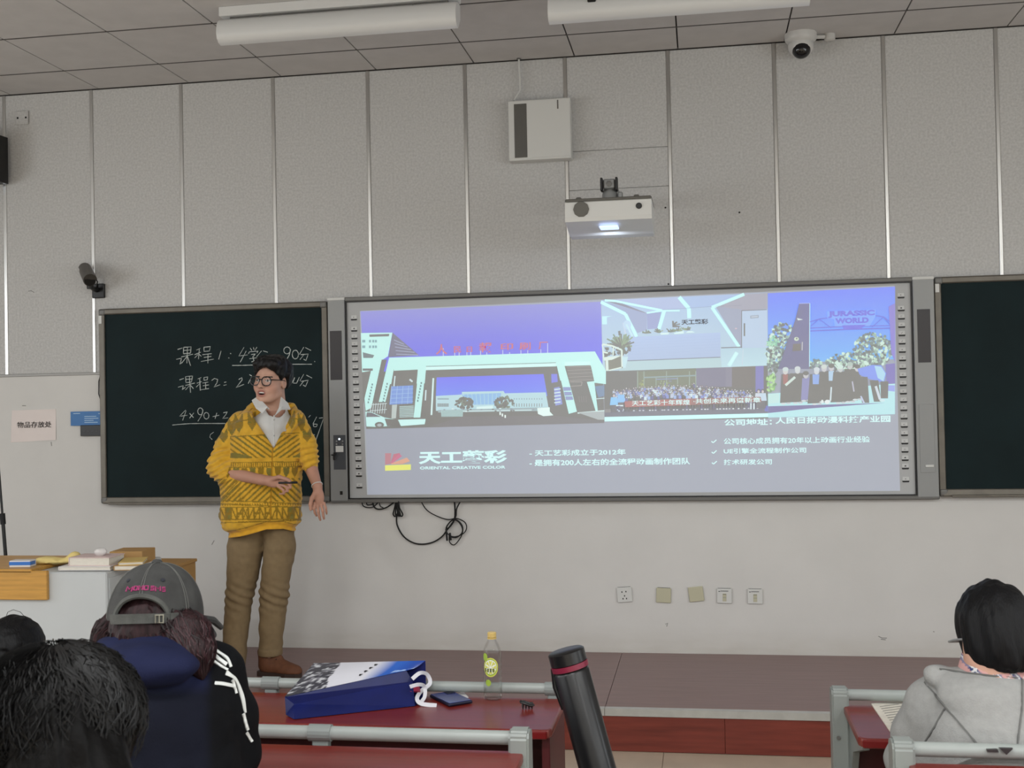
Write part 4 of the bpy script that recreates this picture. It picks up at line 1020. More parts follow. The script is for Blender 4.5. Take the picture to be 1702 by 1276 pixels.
M['lens_glow'] = mat('lens_window_light', (200, 215, 255), 0.3)
q_ = M['lens_glow'].node_tree.nodes['Principled BSDF']; q_.inputs['Emission Color'].default_value = (0.55, 0.68, 1.0, 1); q_.inputs['Emission Strength'].default_value = 1.1
MB().box(pcx - 0.05, pcx + 0.045, PY + 0.03, PY + 0.15, zb - 0.029, zb - 0.0215, bev=0.003).build('lens_window', M['lens_glow'], pj)
l = bpy.data.lights.new('projector_lamp', 'AREA'); l.shape = 'RECTANGLE'; l.size = 0.08; l.size_y = 0.06; l.energy = 1.6; l.color = (0.7, 0.8, 1.0)
lo = bpy.data.objects.new('projector_lamp', l); C.objects.link(lo); lo.location = (pcx, PY + 0.10, zb - 0.06); lo.rotation_euler = (math.radians(25), 0, 0)
arm_z = zt + 0.075
MB().box(pcx - 0.03, pcx + 0.03, PY + 0.10, -0.02, arm_z, arm_z + 0.05, bev=0.006).build('arm', M['silver'], pj)
MB().box(pcx - 0.10, pcx + 0.10, -0.02, 0.0, arm_z - 0.06, arm_z + 0.10, bev=0.004).build('wall_bracket', M['silver'], pj)
MB().lathe([(0.040, zt + 0.012), (0.040, zt + 0.055), (0.034, zt + 0.07), (0.030, arm_z + 0.01)], (pcx, PY + 0.15, 0), 20).build('swivel', M['silver'], pj, smooth=True)
e = MB().box(pcx - 0.044, pcx - 0.032, PY + 0.085, PY + 0.14, arm_z - 0.012, arm_z + 0.055, bev=0.003).build('arm_cap', M['black'], pj)
MB().box(pcx + 0.032, pcx + 0.044, PY + 0.085, PY + 0.14, arm_z - 0.012, arm_z + 0.055, bev=0.003).build('arm_cap', M['black'], pj)
MB().lathe([(0.016, 0.0), (0.016, -0.008), (0.006, -0.010)], (pcx, PY + 0.10, arm_z + 0.025), 6, 'y').build('bolt', M['silver_dark'], pj)
MB().box(pcx + 0.044, pcx + 0.066, PY + 0.12, PY + 0.16, zt + 0.02, zt + 0.06, bev=0.004).build('adjuster', M['silver'], pj)

# dome camera under the ceiling with its junction box
c = ony(1331, 74, -0.12)
dm = thing('dome_camera', 'white dome security camera with a smoked lens under the ceiling edge', 'camera', (c[0], -0.12, RZ - 0.12))
dx = c[0]
M['dome_w'] = mat('camera_white', (206, 205, 202), 0.4)
MB().lathe([(0.088, RZ), (0.088, RZ - 0.028), (0.082, RZ - 0.040), (0.066, RZ - 0.052), (0.060, RZ - 0.085)], (dx, -0.12, 0), 28).build('mount', M['dome_w'], dm, smooth=True)
MB().lathe([(0.070, RZ - 0.060), (0.068, RZ - 0.085), (0.058, RZ - 0.105), (0.040, RZ - 0.118), (0.010, RZ - 0.124)], (dx, -0.12, 0), 28).build('shell', M['dome_w'], dm, smooth=True)
M['smoke'] = mat('smoked_dome', (16, 16, 18), 0.08, spec=0.6)
b = MB(); bmesh.ops.create_uvsphere(b.bm, u_segments=20, v_segments=12, radius=0.052); bmesh.ops.translate(b.bm, verts=b.bm.verts, vec=(dx, -0.142, RZ - 0.092)); b.build('lens_dome', M['smoke'], dm, smooth=True)
c2 = ony(1379, 61, -0.08)
MB().lathe([(0.030, RZ), (0.030, RZ - 0.03), (0.022, RZ - 0.036)], (c2[0], -0.08, 0), 14).build('junction_box', M['dome_w'], dm, smooth=True)
MB().tube([(dx + 0.05, -0.10, RZ - 0.012), (c2[0], -0.08, RZ - 0.014)], 0.012, 8).build('conduit', M['dome_w'], dm, smooth=True)

# black cables drooping below the whiteboard
cb_ = thing('cable_bundle', 'tangle of black cables drooping below the left end of the whiteboard', 'cable', (2.62, -0.015, 0.80))
S5 = 1702 / 280
def cab(pts, r, name='cable', yy=-0.018):
    P_ = [ony(540 + x / S5, 780 + y / S5, yy) for x, y in pts]; out = []
    n = len(P_)
    for i in range(n - 1):                 # catmull-rom
        p0, p1, p2, p3 = P_[max(i - 1, 0)], P_[i], P_[i + 1], P_[min(i + 2, n - 1)]
        for k in range(5):
            u = k / 5; out.append(0.5 * ((2 * p1) + (-p0 + p2) * u + (2 * p0 - 5 * p1 + 4 * p2 - p3) * u * u + (-p0 + 3 * p1 - 3 * p2 + p3) * u ** 3))
    out.append(P_[-1])
    return MB().tube(out, r, 6).build(name, M['black_matt'], cb_, smooth=True)
cab([(725, 460), (730, 560), (790, 670), (880, 735), (980, 755), (1090, 735), (1180, 680), (1235, 610), (1310, 500), (1310, 320)], 0.0048)
cab([(970, 320), (1030, 410), (1130, 470), (1240, 505), (1330, 495), (1410, 530), (1432, 590), (1395, 650), (1300, 680), (1235, 640), (1240, 560), (1310, 505), (1370, 540), (1395, 600), (1375, 680), (1310, 760), (1262, 735), (1255, 660)], 0.0034, yy=-0.026)
cab([(1370, 320), (1330, 400), (1320, 480), (1262, 575), (1225, 600), (1240, 560), (1290, 510), (1340, 520), (1385, 580), (1385, 640), (1330, 685), (1270, 680)], 0.0042, yy=-0.034)
cab([(1225, 600), (1235, 720)], 0.0060, yy=-0.040); cab([(1262, 640), (1272, 715)], 0.0065, 'plug', yy=-0.042)
cab([(372, 320), (385, 365), (430, 384), (490, 378), (540, 330)], 0.0034); cab([(480, 320), (500, 380), (545, 402), (620, 385), (700, 330)], 0.0048, yy=-0.026); cab([(420, 330), (430, 358), (480, 352)], 0.0034); cab([(545, 320), (560, 370), (590, 385)], 0.003)
for i, dx_ in enumerate((-30, -14, 2, 18, 34)):
    cab([(730 + dx_ * 0.4, 320), (728 + dx_ * 0.8, 390), (735 + dx_ * 1.5, 450), (740 + dx_, 474), (742 + dx_ * 0.3, 440), (735, 380)], 0.0042, yy=-0.016 - 0.008 * i)

# two unlit blackboard lamps under the ceiling
def board_lamp(x0_, x1_, y_, z_, label):
    """ceiling-mounted blackboard lamp seen from behind its curved reflector; z_ is the lower edge"""
    t_ = thing('ceiling_lamp', label, 'lamp', ((x0_ + x1_) / 2, y_, z_), 0, 'unlit board lamps under the ceiling')
    MB().box(x0_, x1_, y_ - 0.01, y_ + 0.09, RZ - 0.048, RZ, bev=0.003).build('housing', M['lamp_white'], t_)
    arc = [(y_ + 0.02, z_ + 0.128), (y_ - 0.012, z_ + 0.122), (y_ - 0.030, z_ + 0.105), (y_ - 0.042, z_ + 0.075), (y_ - 0.044, z_ + 0.045), (y_ - 0.036, z_ + 0.020), (y_ - 0.016, z_ + 0.004), (y_ + 0.012, z_)]
    outl = arc + [(y + 0.003, z + 0.003) for y, z in arc[::-1]]
    MB().prism(outl, x0_ + 0.003, x1_ - 0.003, axis='x').build('reflector', M['lamp_refl'], t_, smooth=True)
    for xe in (x0_, x1_ - 0.003):
        MB().prism(arc + [(y_ + 0.07, z_ + 0.06), (y_ + 0.07, z_ + 0.13)], xe, xe + 0.003, axis='x').build('end_plate', M['lamp_white'], t_)
    MB().tube([(x0_ + 0.004, y_ + 0.035, z_ + 0.07), (x1_ - 0.004, y_ + 0.035, z_ + 0.07)], 0.013, 12).build('tube', M['tube_off'], t_, smooth=True)
    MB().box(x0_ + 0.05, x1_ - 0.05, y_ + 0.015, y_ + 0.075, z_ + 0.127, RZ - 0.047).build('ballast_cover', M['silver_dark'], t_)
    for u in (0.18, 0.82):
        xx = x0_ + (x1_ - x0_) * u
        MB().lathe([(0.006, 0.0), (0.006, -0.004)], (xx, y_ - 0.010, z_ + 0.128), 8, 'y').build('screw', M['silver_dark'], t_)
    return t_
M['lamp_white'] = mat('lamp_enamel', (214, 214, 212), 0.35)
M['lamp_refl'] = mat('lamp_reflector', (216, 217, 216), 0.28, spec=0.6)
M['tube_off'] = mat('unlit_tube', (200, 202, 200), 0.3)
LY = -1.22
a = ony(364, 74, LY - 0.01); b = ony(760, 50, LY - 0.01)
board_lamp(a[0], b[0], LY, a[2], 'unlit white trough lamp over the left half of the room front')
a2 = ony(912, 39, LY - 0.01); b2 = ony(1346, 2, LY - 0.01)
lamp2 = board_lamp(a2[0], b2[0], LY, a2[2], 'unlit white trough lamp near the dome camera, cut by the top edge')
c = ony(983, -3, LY - 0.05)
MB().box(c[0] - 0.02, c[0] + 0.02, LY - 0.05, LY - 0.01, c[2] - 0.016, c[2] + 0.02, bev=0.004).build('sensor', M['black'], lamp2)

# ------------------------------------------------------------------ lectern with its things, black stand
LF = -1.85                                              # front face of the lectern
TZ = float(ony(130, 950, LF)[2])
xa, xb = float(ony(80, 950, LF)[0]), float(ony(177, 950, LF)[0])
M['lect_white'] = mat('lectern_sheet_metal', (186, 189, 190), 0.45, noise=0.02, nscale=5)
M['oak'] = mat('oak_veneer', (186, 138, 62), 0.42, noise=0.16, nscale=5, stretch=(1.2, 16, 16))
lt = thing('lectern', 'white metal lectern with an oak apron, left of the standing speaker', 'lectern', ((xa + xb) / 2 - 0.3, LF + 0.27, 0.0))
MB().box(xa - 0.75, xb, LF, LF + 0.54, 0.0, TZ - 0.003, bev=0.006).build('cabinet', M['lect_white'], lt)
MB().box(xb + 0.0, xb + 0.004, LF + 0.02, LF + 0.52, 0.06, TZ - 0.03).build('side_panel', M['lect_white'], lt)
z_ = float(ony(60, 997, LF - 0.02)[2])
MB().box(xa - 0.78, float(ony(78, 970, LF - 0.02)[0]), LF - 0.022, LF, z_, TZ + 0.006, bev=0.003).build('apron', M['oak'], lt)
xo = float(ony(97, 943, LF + 0.2)[0])
MB().box(xa - 0.78, xo, LF - 0.022, LF + 0.45, TZ - 0.003, TZ + 0.014, bev=0.003).build('wooden_top', M['oak'], lt)
def flat_box(name, label, cat, cx, cy, cz, sx, sy, sz, rz, m, group=None, edges=None, bev=0.002):
    t_ = thing(name, label, cat, (cx, cy, cz), rz, group)
    if edges is None:
        MB().box(-sx / 2, sx / 2, -sy / 2, sy / 2, 0, sz, bev=bev).build('body', m, t_, world=False)
    else:                                               # a book: covers and page block
        MB().box(-sx / 2, sx / 2, -sy / 2, sy / 2, 0, 0.0025).box(-sx / 2, sx / 2, -sy / 2, sy / 2, sz - 0.0025, sz).box(-sx / 2, -sx / 2 + 0.0025, -sy / 2, sy / 2, 0, sz).build('cover', m, t_, world=False)
        MB().box(-sx / 2 + 0.003, sx / 2 - 0.004, -sy / 2 + 0.003, sy / 2 - 0.003, 0.0026, sz - 0.0026).build('pages', edges, t_, world=False)
    return t_
M['page'] = mat('paper_pages', (214, 208, 196), 0.8, noise=0.08, nscale=50, stretch=(1, 1, 18)); M['cover_white'] = mat('white_cover', (212, 208, 206), 0.5); M['cover_pink'] = mat('pale_pink_cover', (214, 190, 186), 0.5)
M['kraft'] = mat('kraft_cover', (172, 134, 82), 0.6); M['straw'] = mat('straw_paper', (206, 176, 104), 0.7)
def on_top(px, py, z): q = onz(px, py, z); return q[0], q[1]
z0_ = TZ - 0.003
bxp, byp = xa + 0.16, LF + 0.14
GB = 'books on the lectern'
flat_box('book', 'white paperback lying at the bottom of the stack on the lectern', 'book', xa + 0.15, LF + 0.13, z0_ + 0.003, 0.25, 0.18, 0.018, 0.05, M['cover_white'], GB, M['page'])
flat_box('book', 'thick pale pink book on top of the lectern stack', 'book', xa + 0.165, LF + 0.135, z0_ + 0.021, 0.20, 0.15, 0.038, 0.02, M['cover_pink'], GB, M['page'])
flat_box('book', 'brown kraft-covered notebook lying right of the book stack', 'book', xa + 0.345, LF + 0.14, z0_ + 0.003, 0.12, 0.18, 0.022, 0.12, M['kraft'], GB, M['page'])
flat_box('book', 'thin tan notebook askew on top of the kraft notebook', 'book', xa + 0.340, LF + 0.145, z0_ + 0.025, 0.11, 0.17, 0.014, 0.35, M['straw'], GB, M['page'])
flat_box('cardboard_box', 'flat brown cardboard box behind the books on the lectern', 'box', xa + 0.235, LF + 0.34, z0_ + 0.003, 0.16, 0.16, 0.058, 0.08, M['kraft'])
SCY = -1.19
scx0, scx1 = float(ony(215, 945, SCY)[0]), float(ony(291, 937, SCY)[0]); scz = float(ony(255, 939, SCY)[2])
sc_ = thing('side_cabinet', 'narrow tan wooden cabinet half hidden behind the grey cap', 'cabinet', ((scx0 + scx1) / 2, SCY + 0.13, PLAT_Z))
MB().box(scx0, scx1, SCY, SCY + 0.26, scz - 0.016, scz, bev=0.002).build('top', M['kraft'], sc_)
MB().box(scx0 + 0.008, scx1 - 0.008, SCY + 0.01, SCY + 0.255, PLAT_Z, scz - 0.0165).build('body', M['kraft'], sc_)
MB().box(scx0 + 0.014, scx1 - 0.014, SCY + 0.002, SCY + 0.011, PLAT_Z + 0.06, scz - 0.03, bev=0.002).build('door', M['kraft'], sc_)
wd = flat_box('wipe_packet', 'small blue and white packet on the oak part of the lectern', 'packet', *on_top(38, 941, TZ + 0.014), TZ + 0.014, 0.10, 0.06, 0.030, 0.1, M['cover_white'])
M['pk_blue'] = mat('packet_blue', (48, 110, 190), 0.4); MB().box(-0.051, 0.051, -0.031, 0.02, 0.008, 0.026, bev=0.002).build('printed_band', M['pk_blue'], wd, world=False)
V, Q = nets(lambda P_: smin(smin(ell(P_, (0, 0, 0.012), (0.10, 0.05, 0.013)), ell(P_, (0.085, 0.01, 0.028), (0.03, 0.03, 0.024)), 0.02), ell(P_, (-0.05, 0, 0.016), (0.06, 0.04, 0.016)), 0.01) + 0.004 * vnoise(P_, 40), (-0.13, -0.08, -0.01), (0.14, 0.08, 0.07), 0.006)
M['yellow_cloth'] = mat('yellow_cloth', (222, 200, 128), 0.8)
cl = mesh_obj('cleaning_cloth', V, Q, M['yellow_cloth'], relax=1); q_ = on_top(96, 941, TZ + 0.014); cl.location = (q_[0] - 0.06, q_[1] + 0.09, TZ + 0.015); tag(cl, 'crumpled yellow cloth on the lectern left of the books', 'cloth')
V, Q = nets(lambda P_: ell(P_, (0, 0, 0.016), (0.030, 0.022, 0.018)) + 0.004 * vnoise(P_, 50), (-0.05, -0.04, -0.01), (0.05, 0.04, 0.05), 0.004)
tb = mesh_obj('tissue_ball', V, Q, M['cover_white'], relax=1); tb.location = (xa + 0.185, LF + 0.13, z0_ + 0.060); tag(tb, 'crumpled white tissue lying on top of the book stack', 'tissue')
mm = thing('microphone', 'black foam-headed microphone at the right end of the lectern', 'microphone', (xb - 0.05, LF + 0.34, z0_))
c = ony(211, 952, LF + 0.34)
MB().lathe([(0.035, z0_ + 0.003), (0.035, z0_ + 0.012), (0.010, z0_ + 0.016)], (xb - 0.05, LF + 0.34, 0), 16).build('base', M['black'], mm, smooth=True)
MB().tube([(xb - 0.05, LF + 0.34, z0_ + 0.01), (xb - 0.03, LF + 0.34, z0_ + 0.03), (c[0] - 0.02, LF + 0.34, c[2] + 0.004)], 0.006, 8).build('gooseneck', M['black'], mm, smooth=True)
b = MB(); bmesh.ops.create_uvsphere(b.bm, u_segments=16, v_segments=10, radius=0.028); bmesh.ops.translate(b.bm, verts=b.bm.verts, vec=(c[0], LF + 0.34, c[2])); b.build('foam_head', M['black_matt'], mm, smooth=True)
# stand at the left edge
sy_ = -0.9
p0 = ony(-4, 760, sy_); p1 = ony(4.5, 862, sy_); p2 = ony(13, 970, sy_); d_ = (p2 - p1) / np.linalg.norm(p2 - p1)
st = thing('microphone_stand', 'thin black stand pole at the left edge behind the lectern', 'stand', (p2[0], sy_, PLAT_Z))
foot = p1 + d_ * (p1[2] - PLAT_Z) / abs(d_[2])
up_ = p1 - d_ * 0.75
MB().tube([foot, p1], 0.010, 10).build('lower_pole', M['black'], st, smooth=True); MB().tube([p1 - d_ * -0.02, up_], 0.0065, 10).build('upper_pole', M['black'], st, smooth=True)
MB().tube([p1 - d_ * 0.03, p1 + d_ * 0.03], 0.015, 10).build('clamp', M['black_matt'], st, smooth=True)
for k in range(3):
    a_ = 0.6 + k * 2.094
    MB().tube([foot + np.array([0, 0, 0.25]), foot + np.array([0.2 * math.cos(a_), 0.2 * math.sin(a_), 0.008])], 0.007, 8).build('leg', M['black'], st, smooth=True)
# ------------------------------------------------------------------ rows of fixed desks with a grey tube rail
M['desk'] = mat('red_desk_laminate', (114, 36, 30), 0.30, noise=0.16, nscale=4, stretch=(0.8, 12, 12), spec=0.5)
M['desk_edge'] = mat('desk_edge_red', (108, 24, 24), 0.30, spec=0.5)
M['maroon'] = mat('maroon_board', (78, 24, 28), 0.45)
M['steel'] = mat('grey_green_steel', (133, 138, 135), 0.38, noise=0.03, nscale=12, spec=0.5)
M['rail'] = mat('rail_grey', (152, 158, 155), 0.33, noise=0.04, nscale=14, spec=0.55)
M['seat'] = mat('seat_ply', (122, 70, 44), 0.45, noise=0.15, nscale=6, stretch=(1, 10, 10))
M['cap_grey'] = mat('collar_grey', (128, 134, 132), 0.5)
def desk(x0, x1, ry, zf, label, posts, collars, seats=(), shade_board=False):
    """ry: depth of the rail; zf: height of the floor it stands on"""
    t = thing('desk_row', label, 'desk', ((x0 + x1) / 2, ry, zf), 0, 'fixed desk rows')
    zr, zt = zf + 0.776, zf + 0.750
    b = MB(); prof = [(ry + 0.015 * math.cos(a), zr + 0.0165 * math.sin(a)) for a in np.linspace(0, 2 * math.pi, 17)[:-1]]
    b.prism(prof, x0 + 0.02, x1 - 0.02, axis='x').build('rail', M['rail'], t, smooth=True)
    nz = (ry - 0.355)                            # near edge of the top
    b = MB()
    o_ = [(x0 + 0.035, ry - 0.012), (x1 - 0.015, ry - 0.012), (x1 - 0.015, nz + 0.02), (x1 - 0.021, nz + 0.005), (x1 - 0.036, nz), (x0 + 0.056, nz), (x0 + 0.041, nz + 0.005), (x0 + 0.035, nz + 0.02)]
    b.prism(o_, zt - 0.024, zt, axis='z')
    es = [e for e in b.bm.edges if abs(e.verts[0].co.z - e.verts[1].co.z) < 1e-6]
    bmesh.ops.bevel(b.bm, geom=es, offset=0.006, segments=2, profile=0.6, affect='EDGES')
    b.build('desktop', M['desk'], t)
    MB().box(x0 + 0.045, x1 - 0.026, nz - 0.004, nz + 0.006, zt - 0.025, zt - 0.003, bev=0.003).build('edge_strip', M['desk_edge'], t)
    MB().box(x0 + 0.05, x1 - 0.04, ry - 0.012, ry + 0.004, zf + 0.22, zt - 0.03, bev=0.002).build('front_panel', M['maroon'], t)
    for px in posts:
        p = MB().prism([(ry - 0.040, zf), (ry + 0.040, zf), (ry + 0.034, zr + 0.008), (ry + 0.024, zr + 0.021), (ry, zr + 0.026), (ry - 0.024, zr + 0.021), (ry - 0.034, zr + 0.008)], px - 0.024, px + 0.024, axis='x')
        bmesh.ops.bevel(p.bm, geom=list(p.bm.edges), offset=0.005, segments=2, affect='EDGES'); p.build('post', M['steel'], t)
        s_ = 0.018
        MB().prism([(ry - 0.03, zt - 0.026), (nz + 0.05, zt - 0.026), (nz + 0.05, zt - 0.044), (ry - 0.10, zt - 0.11), (ry - 0.03, zt - 0.22)], px + (0.024 if px < (x0 + x1) / 2 else -0.024 - s_), px + (0.024 + s_ if px < (x0 + x1) / 2 else -0.024), axis='x').build('desk_bracket', M['steel'], t)
        MB().box(px - 0.03, px + 0.03, ry - 0.17, ry + 0.14, zf, zf + 0.03, bev=0.006).build('foot', M['steel'], t)
        for zz in (0.18, 0.36, 0.54, 0.66):
            MB().lathe([(0.006, 0), (0.006, -0.002)], (px - 0.008, ry - 0.0375 + 0.002 * zz, zf + zz), 8, 'y').build('screw', M['silver_dark'], t)
    if shade_board: MB().box(x1 - 0.045, x1 - 0.022, ry - 0.33, ry + 0.01, zf, zt - 0.026, bev=0.003).build('shade_board', M['maroon'], t)  # added dark board standing in for the shaded end post
    for cx in collars:
        b = MB(); pr = [(ry + 0.019 * math.cos(a), zr + 0.0205 * math.sin(a)) for a in np.linspace(0, 2 * math.pi, 17)[:-1]]
        b.prism(pr, cx - 0.028, cx + 0.028, axis='x'); b.box(cx - 0.02, cx + 0.02, ry - 0.008, ry + 0.02, zt - 0.10, zr - 0.01, bev=0.003)
        b.build('collar', M['cap_grey'], t)
    for sx in seats:                                     # folding seats of the row in front hang on these posts
        MB().box(sx - 0.23, sx + 0.23, ry + 0.12, ry + 0.50, zf + 0.345, zf + 0.365, bev=0.006).build('seat', M['seat'], t)
        MB().box(sx - 0.22, sx + 0.22, ry + 0.045, ry + 0.062, zf + 0.42, zf + 0.72, bev=0.006).build('backrest', M['seat'], t)
        for e_ in (-0.2, 0.2): MB().tube([(sx + e_, ry + 0.03, zf + 0.42), (sx + e_, ry + 0.08, zf + 0.335), (sx + e_, ry + 0.44, zf + 0.335)], 0.011, 8).build('seat_arm', M['steel'], t, smooth=True)
    return t
RA, RB = -3.200, -3.997
ca = float(onz(442, 1133, 0.79)[0]); cb2 = float(onz(531, 1216, 0.86)[0])
xe = 3.925
deskA = desk(2.18, xe, RA, 0.0, 'front desk row on the left carrying the blue bag and the bottle', (2.20,), (ca, xe - 0.05), shade_board=True)
xeB = float(onz(884, 1222, 0.86)[0])
deskB = desk(2.18, xeB, RB, STEP, 'second desk row on the left, its rail nearest below the bag', (2.20, xeB - 0.026), (cb2,), seats=())
xs_ = float(onz(1381, 1150, 0.79)[0])
deskC = desk(xs_, 6.2, RA, 0.0, 'front desk row on the right with the open booklet on it', (xs_ + 0.026, 6.17), ())
xsB = float(onz(1481, 1245, 0.86)[0])
deskD = desk(xsB, 6.2, RB, STEP, 'desk row at the lower right behind the grey hoodie', (xsB + 0.026, 6.17), (5.45,), seats=(5.02, 5.55))
for i, (px, w_) in enumerate(((1650, 0.012), (1672, 0.014))):
    c = ony(px, 1246, RB - 0.02)
    MB().prism([(c[0] - w_, c[2] + 0.004), (c[0] + w_, c[2] + 0.004), (c[0], c[2] - 0.010)] if i else [(c[0] - w_, c[2] - 0.004), (c[0] + w_, c[2] - 0.004), (c[0] + w_ * 0.8, c[2] + 0.002), (c[0] - w_, c[2] + 0.001)], RB - 0.0235, RB - 0.014).build('scuff_mark', M['dark_panel'], deskD)

DZ = 0.750
# --- gift bag lying on its side
pt = lambda x, y, z: onz(400 + x / 2.7016, 1030 + y / 2.7016, z)
N1, N2 = pt(240, 446, DZ + 0.002), pt(783, 386, DZ + 0.002)
N0 = pt(203, 425, DZ + 0.004)
U1, U2 = pt(198, 346, DZ + 0.052), pt(745, 229, DZ + 0.088)
B1, B2 = pt(328, 196, DZ + 0.098), pt(830, 184, DZ + 0.105)
def clampy(q, ymax):
    return q if q[1] < ymax else CAM_POS + (q - CAM_POS) * (ymax - CAM_POS[1]) / (q[1] - CAM_POS[1])
B1, B2 = clampy(B1, RA - 0.045), clampy(B2, RA - 0.045)
K1 = np.array([B1[0], B1[1], DZ + 0.002]); K2 = np.array([B2[0], B2[1], DZ + 0.002])
bag = thing('gift_bag', 'blue and white printed paper gift bag lying on its side on the front desk', 'bag', tuple((N1 + K2) / 2 * np.array([1, 1, 0]) + np.array([0, 0, DZ])))
M['bag_blue'] = mat('glossy_blue_paper', (16, 26, 84), 0.42, noise=0.18, nscale=12, coat=0.0, spec=0.35)
M['bag_print'] = mat_attr('bag_print', rough=0.3)
G1 = (N0 + U1) / 2 + np.array([0.02, 0.020, 0.0]); G2 = (N2 + U2) / 2 + np.array([-0.006, 0.022, 0.004])
G2 = pt(768, 280, DZ + 0.058) + np.array([0, 0.012, 0])
MB().verts_faces([U1, U2, G2, G1, N2, N1, N0], [(0, 1, 2, 3), (3, 2, 4, 5), (3, 5, 6), (0, 3, 6)]).build('gusset', M['bag_blue'], bag)
MB().verts_faces([N0, U1, B1, K1, N1, N2, K2, B2], [(1, 2, 3, 0), (0, 3, 4), (4, 3, 6, 5), (2, 7, 6, 3)]).build('back_panel', M['bag_blue'], bag)
def bag_col(u, v):
    n = vnoise(np.stack([u * 9, v * 6, 0 * u], -1), 1.0); n2 = vnoise(np.stack([u * 34, v * 22, 0 * u + 3], -1), 1.0)
    col = np.empty(u.shape + (3,)); col[:] = lin((206, 206, 214))
    blue = np.clip((u - 0.60) / 0.16, 0, 1); c2 = np.array(lin((48, 92, 176))); c3 = np.array(lin((22, 44, 128)))
    col = col * (1 - blue[..., None]) + blue[..., None] * (c2 * (1 - np.clip((u - 0.8) / 0.25, 0, 1)[..., None]) + c3 * np.clip((u - 0.8) / 0.25, 0, 1)[..., None])
    cloud = (u > 0.82) & (v < 0.45) & (n + 0.6 * n2 > 0.25); col[cloud] = lin((150, 178, 220))
    mt = (u < 0.34 - 0.10 * v + 0.05 * n) ; col[mt] = np.array(lin((62, 62, 70)))
    l2 = mt & (n2 + 0.5 * n > 0.15); col[l2] = lin((120, 120, 128)); l3 = mt & (n2 > 0.55); col[l3] = lin((186, 188, 192)); 
    return col
nu, nv = 100, 50
uu, vv = np.meshgrid(np.linspace(0, 1, nu), np.linspace(0, 1, nv), indexing='ij')
Pg = (U1[None, None] * (1 - uu)[..., None] + U2[None, None] * uu[..., None]) * (1 - vv)[..., None] + (B1[None, None] * (1 - uu)[..., None] + B2[None, None] * uu[..., None]) * vv[..., None]
Pg[..., 2] += 0.006 * np.sin(uu * 5) * np.sin(vv * math.pi) + 0.0012
ii = np.arange(nu * nv).reshape(nu, nv)
Qg = np.stack([ii[:-1, :-1], ii[1:, :-1], ii[1:, 1:], ii[:-1, 1:]], -1).reshape(-1, 4)
bc_ = bag_col(uu, vv).reshape(-1, 3)
mesh_obj('printed_face', Pg.reshape(-1, 3), Qg, M['bag_print'], bag, col=lambda V_: bc_)
def on_bag(u, v, lift=0.004): return (U1 * (1 - u) + U2 * u) * (1 - v) + (B1 * (1 - u) + B2 * u) * v + np.array([0, 0, 0.006 * math.sin(u * 5) * math.sin(v * math.pi) + lift])
for k in range(4):                          # column of small print beside the blank square
    a = on_bag(0.585 - 0.012 * k, 0.82 - 0.17 * k); b = on_bag(0.615 - 0.012 * k, 0.82 - 0.17 * k); c = on_bag(0.60 - 0.012 * k, 0.72 - 0.17 * k)
    MB().verts_faces([a, b, c, (a + c) / 2 - (b - a) * 0.2], [(0, 1, 2, 3)]).build('printed_character', M['ink'], bag)
# white ribbon handles
M['ribbon'] = mat('white_ribbon', (206, 206, 212), 0.6)
def ribbon(pts, wdt, name, par, m, up=(0, 0.3, 1), th=0.0012):
    out = []; n = len(pts)
    for i in range(n - 1):
        p0, p1, p2, p3 = pts[max(i - 1, 0)], pts[i], pts[i + 1], pts[min(i + 2, n - 1)]
        for k in range(6):
            u = k / 6; out.append(0.5 * ((2 * p1) + (-p0 + p2) * u + (2 * p0 - 5 * p1 + 4 * p2 - p3) * u * u + (-p0 + 3 * p1 - 3 * p2 + p3) * u ** 3))
    out.append(pts[-1]); up = np.array(up, float); V = []; F = []
    for i, p in enumerate(out):
        t_ = out[min(i + 1, len(out) - 1)] - out[max(i - 1, 0)]; s_ = np.cross(t_, up); s_ /= np.linalg.norm(s_); nn = np.cross(s_, t_); nn /= np.linalg.norm(nn)
        for sx, sn in ((-1, -1), (1, -1), (1, 1), (-1, 1)): V.append(p + s_ * wdt / 2 * sx + nn * th / 2 * sn)
    for i in range(len(out) - 1):
        for k in range(4): F.append((4 * i + k, 4 * i + (k + 1) % 4, 4 * i + 4 + (k + 1) % 4, 4 * i + 4 + k))
    F += [(0, 1, 2, 3), tuple(4 * (len(out) - 1) + k for k in (3, 2, 1, 0))]
    return MB().verts_faces(V, F).build(name, m, par, smooth=True)
r_ = lambda x, y, z: pt(x, y, DZ + z)
ribbon([r_(770, 265, 0.07), r_(806, 238, 0.085), r_(838, 246, 0.07), r_(850, 285, 0.045), r_(812, 318, 0.03), r_(792, 352, 0.02), r_(812, 376, 0.008), r_(880, 384, 0.004)], 0.012, 'handle', bag, M['ribbon'], up=(0.2, -1, 0.5))
ribbon([r_(760, 300, 0.06), r_(800, 290, 0.06), r_(826, 300, 0.045), r_(826, 345, 0.02), r_(806, 372, 0.006)], 0.011, 'handle', bag, M['ribbon'], up=(0.2, -1, 0.4))
M['pinkred'] = mat('red_wrapping', (150, 40, 66), 0.5)
MB().verts_faces([r_(752, 290, 0.05), r_(794, 284, 0.05), r_(796, 318, 0.035), r_(762, 322, 0.035), K2 + (N2 - K2) * 0.3 + np.array([0, 0, 0.02])], [(0, 1, 2, 3), (0, 1, 4), (1, 2, 4), (2, 3, 4), (3, 0, 4)]).build('red_content', M['pinkred'], bag)

